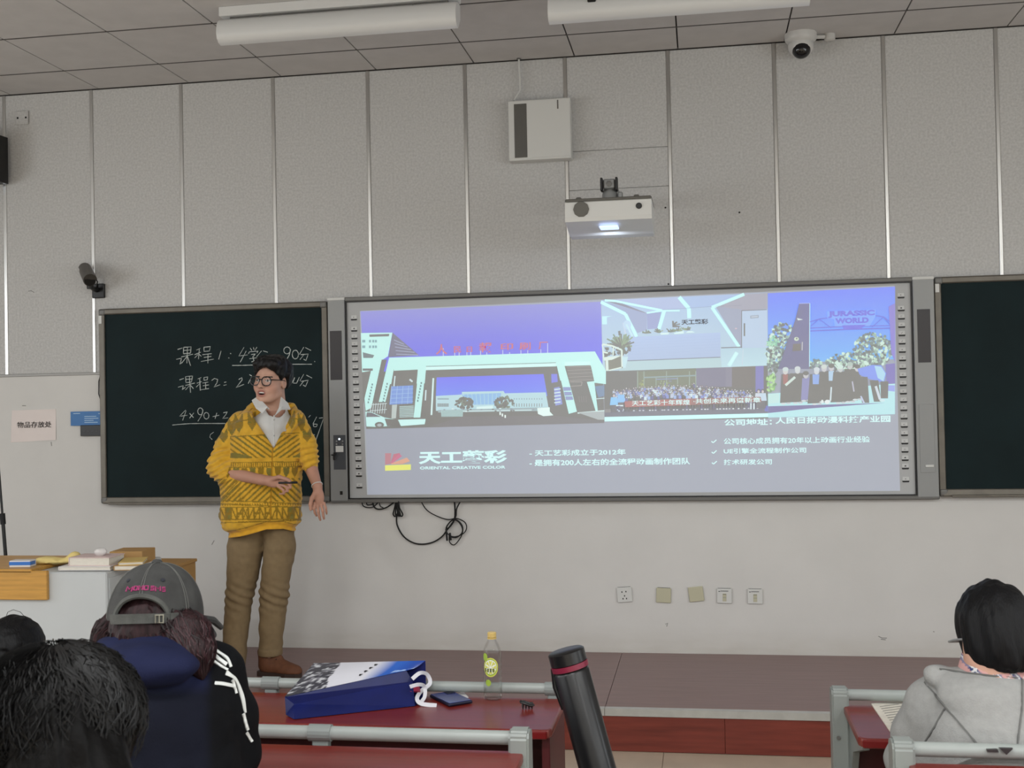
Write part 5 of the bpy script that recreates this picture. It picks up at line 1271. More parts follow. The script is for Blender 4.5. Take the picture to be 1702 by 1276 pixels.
# --- phone on a scrap of paper
a, b, c_, d = onz(714, 1159, DZ), onz(752, 1154, DZ), onz(784, 1168, DZ), onz(748, 1177, DZ)
cen = (a + b + c_ + d) / 4; ax_ = (c_ - a); ang = math.atan2((d - a)[1] + (c_ - b)[1], (d - a)[0] + (c_ - b)[0])
Lp = (np.linalg.norm(d - a) + np.linalg.norm(c_ - b)) / 2; Wp = (np.linalg.norm(b - a) + np.linalg.norm(c_ - d)) / 2
ph = thing('phone', 'dark blue mobile phone lying face down beside the gift bag', 'phone', (cen[0], cen[1], DZ + 0.0016), ang)
M['phone_blue'] = mat('phone_glass_blue', (44, 50, 112), 0.12, spec=0.6); M['phone_rim'] = mat('phone_rim', (24, 26, 50), 0.4, metal=0.4)
MB().box(-Lp / 2, Lp / 2, -Wp / 2, Wp / 2, 0, 0.009, bev=0.0035, seg=2).build('body', M['phone_rim'], ph, world=False)
MB().box(-Lp / 2 + 0.003, Lp / 2 - 0.003, -Wp / 2 + 0.003, Wp / 2 - 0.003, 0.0088, 0.0102, bev=0.0008).build('back_glass', M['phone_blue'], ph, world=False)
MB().box(-Lp / 2 + 0.008, -Lp / 2 + 0.034, Wp / 2 - 0.034, Wp / 2 - 0.008, 0.0100, 0.0120, bev=0.0015, seg=2).build('lens_island', M['phone_rim'], ph, world=False)
V = [onz(752, 1156, DZ + 0.001), onz(770, 1149, DZ + 0.001), onz(779, 1159, DZ + 0.001), onz(760, 1167, DZ + 0.001)]
tag(recentre(MB().verts_faces(V + [v + np.array([0, 0, 0.0005]) for v in V], [(0, 3, 2, 1), (4, 5, 6, 7), (0, 1, 5, 4), (1, 2, 6, 5), (2, 3, 7, 6), (3, 0, 4, 7)]).build('paper_scrap', M['cover_white'])), 'small white paper scrap sticking out from under the blue phone', 'paper')

# --- bottle of lemon drink
bp = onz(819.5, 1161, DZ); bh = ony(818, 1050, bp[1])[2] - DZ; br = abs(ony(833, 1140, bp[1])[0] - ony(804, 1140, bp[1])[0]) / 2 * 1.06
bt = thing('drink_bottle', 'clear plastic lemon water bottle with a gold cap standing on the front desk', 'bottle', (bp[0], bp[1], DZ))
M['pet'] = mat_clear('clear_pet', (244, 248, 246), 0.10, 0.08, 0.22); M['water'] = mat_clear('lemon_water', (238, 240, 230), 0.12, 0.04, 0.16)
M['gold_cap'] = mat('gold_cap', (204, 176, 106), 0.4); M['label_film'] = mat_clear('label_film', (236, 240, 236), 0.25, 0.2)
H = bh; prof = [(0.80, 0.0), (0.95, 0.012), (1.0, 0.03), (1.0, 0.10)]
for k in range(5):
    h0 = 0.12 + 0.10 * k; prof += [(1.0, h0), (0.955, h0 + 0.02), (1.0, h0 + 0.045)]
prof += [(1.0, 0.64), (0.97, 0.70), (0.86, 0.76), (0.66, 0.83), (0.44, 0.88), (0.40, 0.90)]
MB().lathe([(r * br, h * H) for r, h in prof], (0, 0, 0), 28).build('bottle_wall', M['pet'], bt, world=False, smooth=True)
MB().lathe([(r * br * 0.955, h * H + 0.002) for r, h in prof if h < 0.76] , (0, 0, 0), 28).build('water', M['water'], bt, world=False, smooth=True)
MB().lathe([(0.36 * br, 0.895 * H), (0.50 * br, 0.90 * H), (0.50 * br, 0.915 * H), (0.36 * br, 0.92 * H)], (0, 0, 0), 20).build('neck_ring', M['gold_cap'], bt, world=False, smooth=True)
cp = MB(); N_ = 36
cp.lathe([(0.46 * br, 0.925 * H), (0.47 * br, 0.99 * H), (0.40 * br, H)], (0, 0, 0), N_)
for v in cp.bm.verts:
    a_ = round(math.atan2(v.co.y, v.co.x) / (2 * math.pi / N_)); s_ = 1.0 if a_ % 2 else 0.95
    if v.co.z < 0.995 * H: v.co.x *= s_; v.co.y *= s_
cp.build('cap', M['gold_cap'], bt, world=False)
def wrap(name, pts, m, z_off=0.0006, aoff=-math.pi / 2 - 0.16):
    """a print shape wrapped on the bottle: pts in (angle*radius, height)"""
    V = []; c0 = (sum(p[0] for p in pts) / len(pts), sum(p[1] for p in pts) / len(pts))
    f_ = lambda p: ((br + z_off) * math.cos(aoff + p[0] / br), (br + z_off) * math.sin(aoff + p[0] / br), p[1])
    V = [f_(c0)] + [f_(p) for p in pts] + [f_(((p[0] + c0[0]) / 2, (p[1] + c0[1]) / 2)) for p in pts]; n = len(pts)
    F = [(0, 1 + n + k, 1 + n + (k + 1) % n) for k in range(n)] + [(1 + n + k, 1 + k, 1 + (k + 1) % n, 1 + n + (k + 1) % n) for k in range(n)]
    return MB().verts_faces(V, F).build(name, m, bt, world=False, smooth=True)
M['lemon'] = mat('lemon_print', (206, 206, 90), 0.5); M['lime'] = mat('lime_print', (150, 176, 60), 0.5); M['print_w'] = mat('label_white', (226, 230, 220), 0.5); M['print_d'] = mat('label_dark', (90, 100, 60), 0.5)
cl_ = lambda cx, cz, rx, rz, n=16: [(cx + rx * math.cos(2 * math.pi * k / n), cz + rz * math.sin(2 * math.pi * k / n)) for k in range(n)]
zc = 0.50 * H
wrap('label_print', cl_(0.004, zc, 0.0235, 0.029), M['lemon']); wrap('label_print', cl_(0.004, zc, 0.0205, 0.026), M['lime'], 0.0009); wrap('label_print', cl_(0.004, zc + 0.001, 0.0185, 0.0220), M['print_w'], 0.0012)
for k in range(8):
    a_ = k * math.pi / 4; wrap('lemon_segment', [(0.004 + 0.003 * math.cos(a_), zc + 0.003 * math.sin(a_)), (0.004 + 0.0172 * math.cos(a_ - 0.3), zc + 0.0205 * math.sin(a_ - 0.3)), (0.004 + 0.0172 * math.cos(a_ + 0.3), zc + 0.0205 * math.sin(a_ + 0.3))], M['lemon'], 0.0015)
wrap('label_print', cl_(-0.014, zc + 0.030, 0.009, 0.012), M['lime'], 0.0007); wrap('label_print', cl_(-0.004, 0.27 * H, 0.009, 0.010), M['lime'], 0.0007)
for k in range(4): wrap('label_letter', [(-0.014 + 0.008 * k, zc - 0.014), (-0.009 + 0.008 * k, zc - 0.014), (-0.009 + 0.008 * k, zc - 0.003), (-0.014 + 0.008 * k, zc - 0.003)], M['print_d'], 0.0018)

# --- black hair clip on the desk
cp_ = onz(876, 1178, DZ)
hc = thing('hair_clip', 'small black claw clip lying near the right end of the front desk', 'clip', (cp_[0], cp_[1], DZ), 0.3)
b = MB()
for s_ in (-1, 1):
    b2 = MB().tube([(-0.020, 0.004 * s_, 0.022), (-0.008, 0.010 * s_, 0.019), (0.010, 0.012 * s_, 0.012), (0.020, 0.010 * s_, 0.014)], [0.003, 0.0045, 0.0045, 0.003], 8)
    for k in range(4): b2.tube([(-0.012 + 0.009 * k, 0.010 * s_, 0.016), (-0.013 + 0.009 * k, 0.007 * s_, 0.007), (-0.012 + 0.009 * k, 0.001 * s_, 0.0)], [0.0022, 0.002, 0.001], 6)
    b2.build('jaw', M['black'], hc, world=False, smooth=True)
MB().tube([(-0.016, -0.008, 0.022), (-0.016, 0.008, 0.022)], 0.0035, 8).build('spring', M['black_matt'], hc, world=False, smooth=True)

# --- drawing tube leaning on the desk end
TY = -3.60
ta, tb_ = ony(940, 1080, TY), ony(993, 1276, TY); dr = (tb_ - ta) / np.linalg.norm(tb_ - ta)
tr = 0.047
base_z = tr * abs(dr[0]) + 0.001
bot = ta + dr * ((ta[2] - base_z) / -dr[2])
tt = thing('drawing_tube', 'long black drawing tube with a dark red ring leaning on the desk end', 'tube', tuple(bot))
M['tube_black'] = mat('ribbed_black_plastic', (18, 18, 20), 0.32)
M['ring_red'] = mat('red_ring', (120, 26, 52), 0.4)
def along(a_, b_): return [ta + dr * a_, ta + dr * b_]
sd = MB(); n = 48; Lt = np.linalg.norm(bot - ta)
s1 = np.cross(dr, [0, 1, 0]); s1 /= np.linalg.norm(s1); s2 = np.cross(s1, dr)
rings = []
for l_ in (0.055, 0.06, Lt - 0.012, Lt):
    rings.append([ta + dr * l_ + (s1 * math.cos(2 * math.pi * k / n) + s2 * math.sin(2 * math.pi * k / n)) * tr * ((0.985 if k % 4 < 2 else 1.0) if 0.056 < l_ < Lt - 0.001 else 0.93) * 1.05 for k in range(n)])
V = [p for r in rings for p in r]; F = [(i * n + k, i * n + (k + 1) % n, (i + 1) * n + (k + 1) % n, (i + 1) * n + k) for i in range(3) for k in range(n)] + [tuple(range(n))[::-1], tuple(3 * n + k for k in range(n))]
sd.verts_faces(V, F).build('barrel', M['tube_black'], tt, smooth=True)
MB().tube([ta, ta + dr * 0.004, ta + dr * 0.034, ta + dr * 0.036], [tr * 0.95, tr * 1.06, tr * 1.06, tr], 36).build('lid', M['tube_black'], tt, smooth=True)
MB().tube(along(0.036, 0.050), tr * 1.075, 36).build('ring', M['ring_red'], tt, smooth=True)
MB().tube([ta + dr * 0.05 - np.array([tr, 0.01, 0]), ta + dr * 0.10 - np.array([tr * 1.15, 0.012, 0]), ta + dr * 0.16 - np.array([tr * 1.0, 0.012, 0])], 0.006, 8).build('strap_lug', M['tube_black'], tt, smooth=True)

# --- open booklet on the right desk
a, b, c_ = onz(1448, 1169, DZ + 0.003), onz(1516, 1160, DZ + 0.003), onz(1479, 1214, DZ + 0.003)
bk = thing('booklet', 'open white booklet with grey print on the right front desk', 'booklet', tuple((b + c_) / 2 - np.array([0, 0, 0.003])))
d = b + (c_ - a)
e1 = (b - a); e2 = (c_ - a)
MB().verts_faces([a, b, d, c_] + [p - np.array([0, 0, 0.003]) for p in (a, b, d, c_)], [(0, 1, 2, 3), (7, 6, 5, 4), (0, 4, 5, 1), (1, 5, 6, 2), (2, 6, 7, 3), (3, 7, 4, 0)]).build('left_page', M['page'], bk)
MB().verts_faces([b, b + e1 * 1.1, d + e1 * 1.1, d] + [p - np.array([0, 0, 0.003]) for p in (b, b + e1 * 1.1, d + e1 * 1.1, d)], [(0, 1, 2, 3), (7, 6, 5, 4), (0, 4, 5, 1), (1, 5, 6, 2), (2, 6, 7, 3), (3, 7, 4, 0)]).build('right_page', M['page'], bk)
M['grey_print'] = mat('grey_print', (150, 148, 140), 0.8)
for k in range(9):
    u0, v = 0.14, 0.14 + 0.085 * k; p_ = lambda u, w_: a + e1 * u + e2 * w_ + np.array([0, 0, 0.0004])
    MB().verts_faces([p_(u0, v), p_(0.85 if k % 3 else 0.6, v), p_(0.85 if k % 3 else 0.6, v + 0.03), p_(u0, v + 0.03)], [(0, 1, 2, 3)]).build('printed_line', M['grey_print'], bk)
# ------------------------------------------------------------------ the standing speaker
PYD = -0.70
def J(px, py, dy=0.0): return ony(px, py, PYD + dy)
M['skin'] = mat_attr('skin', rough=0.55, spec=0.35)
M['hair'] = mat('black_hair', (12, 11, 12), 0.5, noise=0.3, nscale=60, spec=0.3)
M['knit'] = mat_attr('patterned_knit', rough=0.9, bump=0.35, bscale=420, sheen=0.2)
M['shirt'] = mat('white_shirt', (206, 206, 204), 0.8, bump=0.15, bscale=300)
M['khaki'] = mat('khaki_cotton', (128, 108, 78), 0.85, noise=0.06, nscale=40, bump=0.2, bscale=350)
M['shoe'] = mat('brown_suede', (98, 58, 34), 0.75, noise=0.12, nscale=50)
M['sole'] = mat('dark_sole', (50, 34, 26), 0.7)
M['sock'] = mat('white_sock', (206, 204, 200), 0.9)
M['frame_black'] = mat('black_acetate', (12, 12, 13), 0.25)
M['lens'] = mat_clear('spectacle_lens', (240, 244, 246), 0.05, 0.02)

sp_base = J(437, 1123)
man = thing('person', 'standing man in a yellow patterned cardigan, khaki trousers and black glasses, holding a pen', 'person', (float(sp_base[0]), float(sp_base[1]), PLAT_Z))

# head frame
YAWH = math.radians(11)
Lx = np.array([math.cos(YAWH), -math.sin(YAWH), 0]); Fw = np.array([-math.sin(YAWH), -math.cos(YAWH), 0]); Up = np.array([0, 0, 1.0])
tl = math.radians(3.5); Lx, Up = Lx * math.cos(tl) - Up * math.sin(tl), Up * math.cos(tl) + Lx * math.sin(tl)
HM = np.stack([Lx, Fw, Up], 1)
HC = J(450.5, 634.5, -0.02)
def hl(P): return (P - HC) @ HM                         # room -> head coordinates
def hw(p): return HC + HM @ np.asarray(p, float)
def head_sdf(q):
    d = ell(q, (0, -0.016, 0.040), (0.0745, 0.094, 0.088))
    d = smin(d, ell(q, (0, 0.030, -0.018), (0.069, 0.060, 0.088)), 0.03)
    d = smin(d, ell(q, (0, 0.048, -0.078), (0.040, 0.040, 0.034)), 0.03)
    d = smin(d, ell(q, (0, 0.078, -0.097), (0.018, 0.014, 0.014)), 0.02)
    for s in (-1, 1):
        d = smin(d, ell(q, (0.043 * s, 0.052, -0.030), (0.024, 0.030, 0.028)), 0.02)
        d = smin(d, cone(q, (0.052 * s, 0.0, -0.060), (0.030 * s, 0.06, -0.092), 0.016, 0.012), 0.025)
        d = smin(d, cone(q, (0.014 * s, 0.084, 0.026), (0.048 * s, 0.066, 0.026), 0.008, 0.007), 0.012)
        d = smax(d, -ell(q, (0.032 * s, 0.094, 0.006), (0.019, 0.012, 0.011)), 0.012)
        d = smin(d, ell(q, (0.032 * s, 0.0745, 0.006), (0.0135, 0.0125, 0.0095)), 0.003)
        e = ell(q, (0.076 * s, -0.010, -0.004), (0.010, 0.021, 0.032))
        e = smax(e, -ell(q, (0.086 * s, -0.006, 0.002), (0.008, 0.011, 0.019)), 0.005)
        d = smin(d, e, 0.006)
    n = cone(q, (0, 0.087, 0.014), (0, 0.107, -0.022), 0.0085, 0.0115)
    n = smin(n, ell(q, (0, 0.108, -0.025), (0.012, 0.011, 0.010)), 0.008)
    for s in (-1, 1): n = smin(n, ell(q, (0.013 * s, 0.096, -0.028), (0.0085, 0.010, 0.0075)), 0.006)
    d = smin(d, n, 0.010)
    d = smin(d, ell(q, (0, 0.086, -0.060), (0.028, 0.015, 0.020)), 0.015)
    lip = smin(ell(q, (0.002, 0.0975, -0.0505), (0.024, 0.008, 0.0052)), ell(q, (0.002, 0.0950, -0.0745), (0.020, 0.008, 0.0058)), 0.004)
    d = smin(d, lip, 0.004)
    d = smax(d, -ell(q, (0.002, 0.100, -0.0625), (0.0205, 0.020, 0.0085)), 0.003)
    return d
def head_col(V):
    q = hl(V); x, y, z = q[:, 0], q[:, 1], q[:, 2]
    c = np.tile(np.array(lin((198, 156, 136))), (len(V), 1))
    n = vnoise(V, 60)[:, None]; c = c * (1 + 0.05 * n)
    fr = y > 0.05
    red = np.exp(-((np.abs(x) - 0.045) ** 2 + (z + 0.03) ** 2) / 0.0006) * fr; c = c * (1 - red[:, None] * np.array([0.0, 0.12, 0.14]))
    lips = fr & (np.abs(((x - 0.002) / 0.026) ** 2 + ((z + 0.0625) / 0.0195) ** 2) < 1) & (((x - 0.002) / 0.020) ** 2 + ((z + 0.0625) / 0.008) ** 2 > 0.9); c[lips] = lin((176, 118, 106))
    mouth = fr & (((x - 0.002) / 0.0205) ** 2 + ((z + 0.0625) / 0.0088) ** 2 < 1.0) & (y < 0.094); c[mouth] = lin((60, 24, 24))
    for s in (-1, 1):
        brow = fr & (np.abs(z - 0.0268 + 0.06 * np.abs(x - 0.036 * s)) < 0.0036) & (np.abs(x - 0.033 * s) < 0.021); c[brow] = lin((36, 28, 26))
        e2 = ((x - 0.032 * s) / 0.0135) ** 2 + ((z - 0.006) / 0.0058) ** 2
        eye = fr & (e2 < 1) & (y > 0.075); c[eye] = lin((200, 196, 192))
        lid = fr & (e2 >= 1) & (e2 < 1.7) & (z > 0.006); c[lid] = lin((70, 48, 44))
        iris = fr & (e2 < 1.1) & (((x - 0.032 * s + 0.001) / 0.0056) ** 2 + ((z - 0.0065) / 0.006) ** 2 < 1); c[iris] = lin((22, 16, 14))
        nos = fr & (((x - 0.008 * s) / 0.0045) ** 2 + ((z + 0.0345) / 0.003) ** 2 < 1) & (y > 0.09); c[nos] = lin((92, 56, 50))
    return c
# the trunk faces the seats on the right: a frame turned towards them
PHI = math.radians(21.0); TO = J(440, 780)
def turn(P, depth=False):
    dx, dy = P[:, 0] - TO[0], P[:, 1] - PYD
    s, t = dx * math.cos(PHI) + dy * math.sin(PHI), -dx * math.sin(PHI) + dy * math.cos(PHI)
    return np.stack([TO[0] + s / math.cos(PHI), PYD + t, P[:, 2]], 1)
# limbs
R_el, R_wr = J(366, 783, -0.09), J(434, 797, -0.205)
L_el, L_wr = J(515, 772, 0.03), J(527.5, 808, -0.05)
def fing(P, root, joints, r0):
    return chain(P, [root] + joints, [r0 * (1 - 0.10 * i) for i in range(len(joints) + 1)], 0.004)
def r_hand(P):
    # right hand before the belly, closed loosely round the pen that points to the right
    w_ = R_wr; k = J(462, 801, -0.235)
    d = cone(P, w_, J(447, 799, -0.22), 0.026, 0.028)
    d = smin(d, ell(P, J(456, 801, -0.232), (0.034, 0.017, 0.030)), 0.02)
    for i, (a_, b_, c_, e_) in enumerate((((466, 794), (479, 797), (484, 803), (479, 806)), ((467, 799), (480, 803), (483, 810), (476, 812)), ((465, 804), (476, 809), (478, 816), (471, 817)), ((462, 808), (471, 814), (472, 820), (465, 821)))):
        d = smin(d, fing(P, J(*a_, -0.242), [J(*b_, -0.256), J(*c_, -0.252), J(*e_, -0.240)], 0.0092 - 0.0006 * i), 0.006)
    d = smin(d, chain(P, [J(452, 796, -0.242), J(464, 792.5, -0.262), J(474, 795.5, -0.268), J(482, 799, -0.266)], [0.013, 0.011, 0.0095, 0.008], 0.006), 0.008)
    return d
def l_hand(P):
    d = cone(P, L_wr, J(528.5, 818, -0.055), 0.024, 0.024)
    d = smin(d, ell(P, J(530.5, 827, -0.058), (0.028, 0.016, 0.042)), 0.018)
    tips = (((522.5, 836), (522, 845), (523.5, 852), (526, 857)), ((528, 839), (529, 850), (530.5, 858), (532.5, 864)), ((534, 839), (536.5, 849), (537.5, 857), (538.5, 862)), ((539, 836), (541.5, 844), (542.5, 850), (543, 854)))
    for i, t_ in enumerate(tips):
        d = smin(d, fing(P, J(*t_[0], -0.06), [J(*t_[1], -0.066), J(*t_[2], -0.058), J(*t_[3], -0.048)], (0.0088, 0.0092, 0.0088, 0.0076)[i]), 0.005)
    d = smin(d, chain(P, [J(524.5, 818, -0.066), J(518.5, 828, -0.078), J(516, 838, -0.082), J(516.5, 846.5, -0.08)], [0.014, 0.0115, 0.010, 0.0082], 0.006), 0.008)
    return d
NB = J(459, 700, 0.03)
def body_sdf(P):
    d = local(P, HC - 0.22, HC + 0.22, lambda p: head_sdf(hl(p)))
    up = cone(P, hw((0, -0.035, -0.055)), NB + np.array([0, -0.005, 0.0]), 0.056, 0.062)
    d = smin(d, up, 0.03)
    d = smin(d, cone(P, J(404, 706, 0.02), J(492, 710, 0.02), 0.036, 0.036), 0.04)
    d = smin(d, cone(P, J(450, 735, 0.02), J(437, 850, 0.02), 0.10, 0.105), 0.06)
    d = smin(d, chain(P, [J(394, 710, 0.01), R_el, R_wr], [0.038, 0.040, 0.027], 0.02), 0.015)
    d = smin(d, chain(P, [J(498, 714, 0.015), L_el, L_wr], [0.036, 0.038, 0.025], 0.02), 0.015)
    d = smin(d, chain(P, [J(415, 885, 0.02), J(399, 985, 0.0), J(390, 1085, -0.04), J(389, 1112, -0.06)], [0.075, 0.050, 0.036, 0.034], 0.02), 0.04)
    d = smin(d, chain(P, [J(462, 885, 0.02), J(455, 985, 0.0), J(450, 1085, 0.0), J(448, 1108, 0.0)], [0.075, 0.050, 0.036, 0.034], 0.02), 0.04)
    d = smin(d, local(P, R_wr - 0.08, R_wr + np.array([0.24, 0.08, 0.12]), r_hand), 0.012)
    d = smin(d, local(P, L_wr - np.array([0.12, 0.12, 0.24]), L_wr + 0.10, l_hand), 0.012)
    return d
def skin_col(V):
    c = head_col(V); far = np.linalg.norm(V - HC, axis=1) > 0.16
    base = np.array(lin((182, 136, 116))); c[far] = base * (1 + 0.06 * vnoise(V[far], 40)[:, None])
    return c
lo_b = np.array([J(350, 880)[0] - 0.02, PYD - 0.34, PLAT_Z + 0.02]); hi_b = np.array([J(552, 880)[0], PYD + 0.20, J(450, 585)[2] + 0.02])
implicit('body', body_sdf, lo_b, hi_b, 0.0038, M['skin'], man, skin_col, relax=1)
# teeth
tb_ = MB()
for i in range(6):
    x_ = -0.0135 + 0.0058 * i
    p_ = hw((x_, 0.0915 - 0.25 * x_ * x_ * 30, -0.0578)); 
    b = bmesh.ops.create_cube(tb_.bm, size=1.0)['verts']; bmesh.ops.scale(tb_.bm, verts=b, vec=(0.0060, 0.004, 0.0075)); bmesh.ops.rotate(tb_.bm, verts=b, cent=(0, 0, 0), matrix=Matrix.Rotation(-YAWH, 3, 'Z')); bmesh.ops.translate(tb_.bm, verts=b, vec=p_)
M['teeth'] = mat('teeth', (220, 214, 204), 0.4)
tag(tb_.build('teeth', M['teeth'], man), kind='stuff')

# hair
def man_hair(P):
    q = hl(P); x, y, z = q[:, 0], q[:, 1], q[:, 2]
    n = vnoise(np.stack([x * 1.0, y * 0.8 + 0.3 * z, z * 0.4], -1), 55) * 0.006 + vnoise(np.stack([x, y, z * 0.5], -1), 120) * 0.003
    d = ell(q, (0.004, -0.022, 0.058), (0.099, 0.112, 0.093)) + n
    d = smin(d, ell(q, (0.004, 0.055, 0.096), (0.084, 0.050, 0.038)) + n, 0.03)
    d = smin(d, ell(q, (0.074, -0.035, 0.020), (0.022, 0.045, 0.055)) + n * 0.5, 0.02)
    sweep = 0.060 + 0.018 * np.sin((x + 0.03) * 40) * (y > 0.03) - 0.35 * np.clip(np.abs(x) - 0.045, 0, 1)
    t = np.clip((0.045 - y) / 0.045, 0, 1); t2 = np.clip((-0.012 - y) / 0.03, 0, 1)
    zl = sweep * (1 - t) + t * ((0.028) * (1 - t2) + t2 * (-0.075 - 0.2 * np.clip(-y - 0.06, 0, 1)))
    zl = zl - 0.036 * np.exp(-((y - 0.022) / 0.011) ** 2)          # sideburn
    zl = zl + 0.0025 * vnoise(np.stack([x, y, 0 * z], -1), 130)
    return smax(d, (zl - z) * 0.7, 0.012)
implicit('hair', man_hair, HC - np.array([0.15, 0.17, 0.13]), HC + np.array([0.15, 0.16, 0.20]), 0.0042, M['hair'], man, relax=1)

# glasses
gl = None
rimb = MB()
def rim_pts(s, n=28):
    out = []
    for k in range(n):
        a = 2 * math.pi * k / n; ca, sa = math.cos(a), math.sin(a)
        rx = 0.0275 * (abs(ca) ** 0.85) * (1 if ca >= 0 else -1); rz = 0.0240 * (abs(sa) ** 0.85) * (1 if sa >= 0 else -1)
        out.append(hw((0.0355 * s + rx, 0.1045 - 0.10 * abs(0.0355 * s + rx) ** 1.0 * 0.35, 0.0035 + rz)))
    return out
for s in (-1, 1): rimb.tube(rim_pts(s), 0.0030, 8, closed=True)
rimb.tube([hw((-0.0085, 0.105, 0.010)), hw((0, 0.108, 0.0125)), hw((0.0085, 0.105, 0.010))], 0.0027, 8)
gl = rimb.build('glasses', M['frame_black'], man, smooth=True)
for s in (-1, 1):
    MB().tube([hw((0.062 * s, 0.102, 0.012)), hw((0.072 * s, 0.090, 0.0125)), hw((0.0785 * s, 0.03, 0.012)), hw((0.080 * s, -0.008, 0.010)), hw((0.079 * s, -0.035, -0.012))], [0.003, 0.003, 0.0022, 0.0022, 0.002], 8).build('temple', M['frame_black'], gl, smooth=True)
    rp = rim_pts(s); c = sum(rp) / len(rp)
    MB().verts_faces([p + Fw * 0.0004 for p in rp] + [p - Fw * 0.0008 for p in rp], [tuple(range(28)), tuple(range(55, 27, -1))] + [(k, 28 + k, 28 + (k + 1) % 28, (k + 1) % 28) for k in range(28)]).build('lens', M['lens'], gl)

# shirt with collar
VX0, VT = J(455, 742), J(455, 690)
def shirt_sdf(P):
    d = cone(P, J(452, 716, 0.015), J(444, 800, 0.015), 0.112, 0.118)
    d = smin(d, cone(P, J(412, 708, 0.02), J(492, 711, 0.02), 0.050, 0.050), 0.05)
    d = smin(d, cone(P, J(458, 676, 0.0), J(458, 704, 0.015), 0.060, 0.078), 0.03)
    d = smax(d, (P[:, 2] - J(458, 677)[2]) - 0.25 * (P[:, 1] - PYD), 0.004)
    d = smax(d, -cone(P, J(460, 655, 0.0), J(458, 684, -0.02), 0.064, 0.050), 0.006)
    # notch of the open collar
    T_ = turn(P); zn = J(453, 690)[2]
    nt_ = smax(np.abs(T_[:, 0] - J(452, 700)[0]) - (T_[:, 2] - zn) * 0.6, zn - T_[:, 2], 0.002)
    d = smax(d, np.where(T_[:, 1] < PYD - 0.02, -nt_, -0.1), 0.002)
    return d + 0.0022 * vnoise(P, 26) + 0.0012 * vnoise(P * np.array([1, 1, 0.4]), 60)
implicit('shirt', shirt_sdf, (J(390, 700)[0], PYD - 0.17, J(450, 800)[2]), (J(520, 700)[0], PYD + 0.16, J(458, 660)[2]), 0.0055, M['shirt'], man, relax=1)
zm = 1 / 6.546
zz = lambda x, y, dy: J(280 + x * zm, 560 + y * zm, dy)
def flap(name, pts, th, m, par):
    P_ = [np.array(p) for p in pts]; n = len(P_); nn = np.cross(P_[1] - P_[0], P_[2] - P_[0]); nn /= np.linalg.norm(nn)
    if nn[1] > 0: nn = -nn
    c = sum(P_) / n
    V = P_ + [p - nn * th for p in P_] + [c + nn * th * 0.6]
    F = [(k, (k + 1) % n, 2 * n) for k in range(n)] + [tuple(range(n, 2 * n))[::-1]] + [(k, k + n, (k + 1) % n + n, (k + 1) % n) for k in range(n)]
    o = MB().verts_faces(V, F).build(name, m, par, smooth=False)
    return o
flap('collar', [zz(962, 652, -0.075), zz(1090, 788, -0.135), zz(1070, 770, -0.150), zz(1018, 828, -0.160), zz(950, 775, -0.140), zz(905, 690, -0.085)], 0.006, M['shirt'], man)
flap('collar', [zz(1224, 648, -0.055), zz(1300, 715, -0.075), zz(1328, 780, -0.105), zz(1232, 785, -0.140), zz(1158, 850, -0.150), zz(1200, 770, -0.125)], 0.006, M['shirt'], man)
M['shade'] = mat('button_grey', (160, 160, 158), 0.5)
bl = MB().tube([zz(1150, 850, -0.131), zz(1142, 960, -0.133), zz(1150, 1180, -0.135)], 0.0035, 6)
bl.build('placket', M['shirt'], man, smooth=True)
for y_ in (900, 1072):
    p_ = zz(1152, y_, -0.1345); MB().lathe([(0.0045, 0.0), (0.0045, -0.003), (0.002, -0.0035)], tuple(p_), 10, 'y').build('button', M['shade'], man)

# cardigan
CX = J(452, 740)[0]
def torso_at(P):
    P = turn(P); z = P[:, 2]
    zk = [J(440, v)[2] for v in (893, 872, 850, 800, 760, 725, 700, 682)]
    xl = [J(v, 800)[0] for v in (378, 370, 366, 369, 381, 386, 392, 412)]
    xr = [J(v, 800)[0] for v in (492, 498, 500, 502, 504, 503, 497, 482)]
    a = np.interp(z, zk, xl); b = np.interp(z, zk, xr)
    c, w = (a + b) / 2, (b - a) / 2
    dpt = np.interp(z, zk, [0.145, 0.158, 0.160, 0.158, 0.150, 0.142, 0.118, 0.085])
    yc = PYD + np.interp(z, zk, [0.0, 0.0, 0.0, 0.005, 0.012, 0.02, 0.025, 0.03])
    k = (np.abs((P[:, 0] - c) / w) ** 2.4 + np.abs((P[:, 1] - yc) / dpt) ** 2.4) ** (1 / 2.4)
    d = (k - 1) * np.minimum(w, dpt) * 0.85
    return smax(d, z - J(440, 679)[2] + 0.22 * np.maximum(np.abs(P[:, 0] - J(453, 700)[0]) - 0.08, 0), 0.03)
def hem_line(P):                                          # the waistband sags to the wearer's right
    x = turn(P)[:, 0]; xs = [J(v, 880)[0] for v in (366, 378, 410, 443, 470, 492, 502)]
    return np.interp(x, xs, [J(440, v)[2] for v in (892, 891, 884, 875.5, 876, 884, 886)])
def wrinkle(P):
    return 0.006 * vnoise(P * np.array([1, 1, 1.6]), 14) + 0.0035 * vnoise(P * np.array([1, 1, 2.2]), 34)
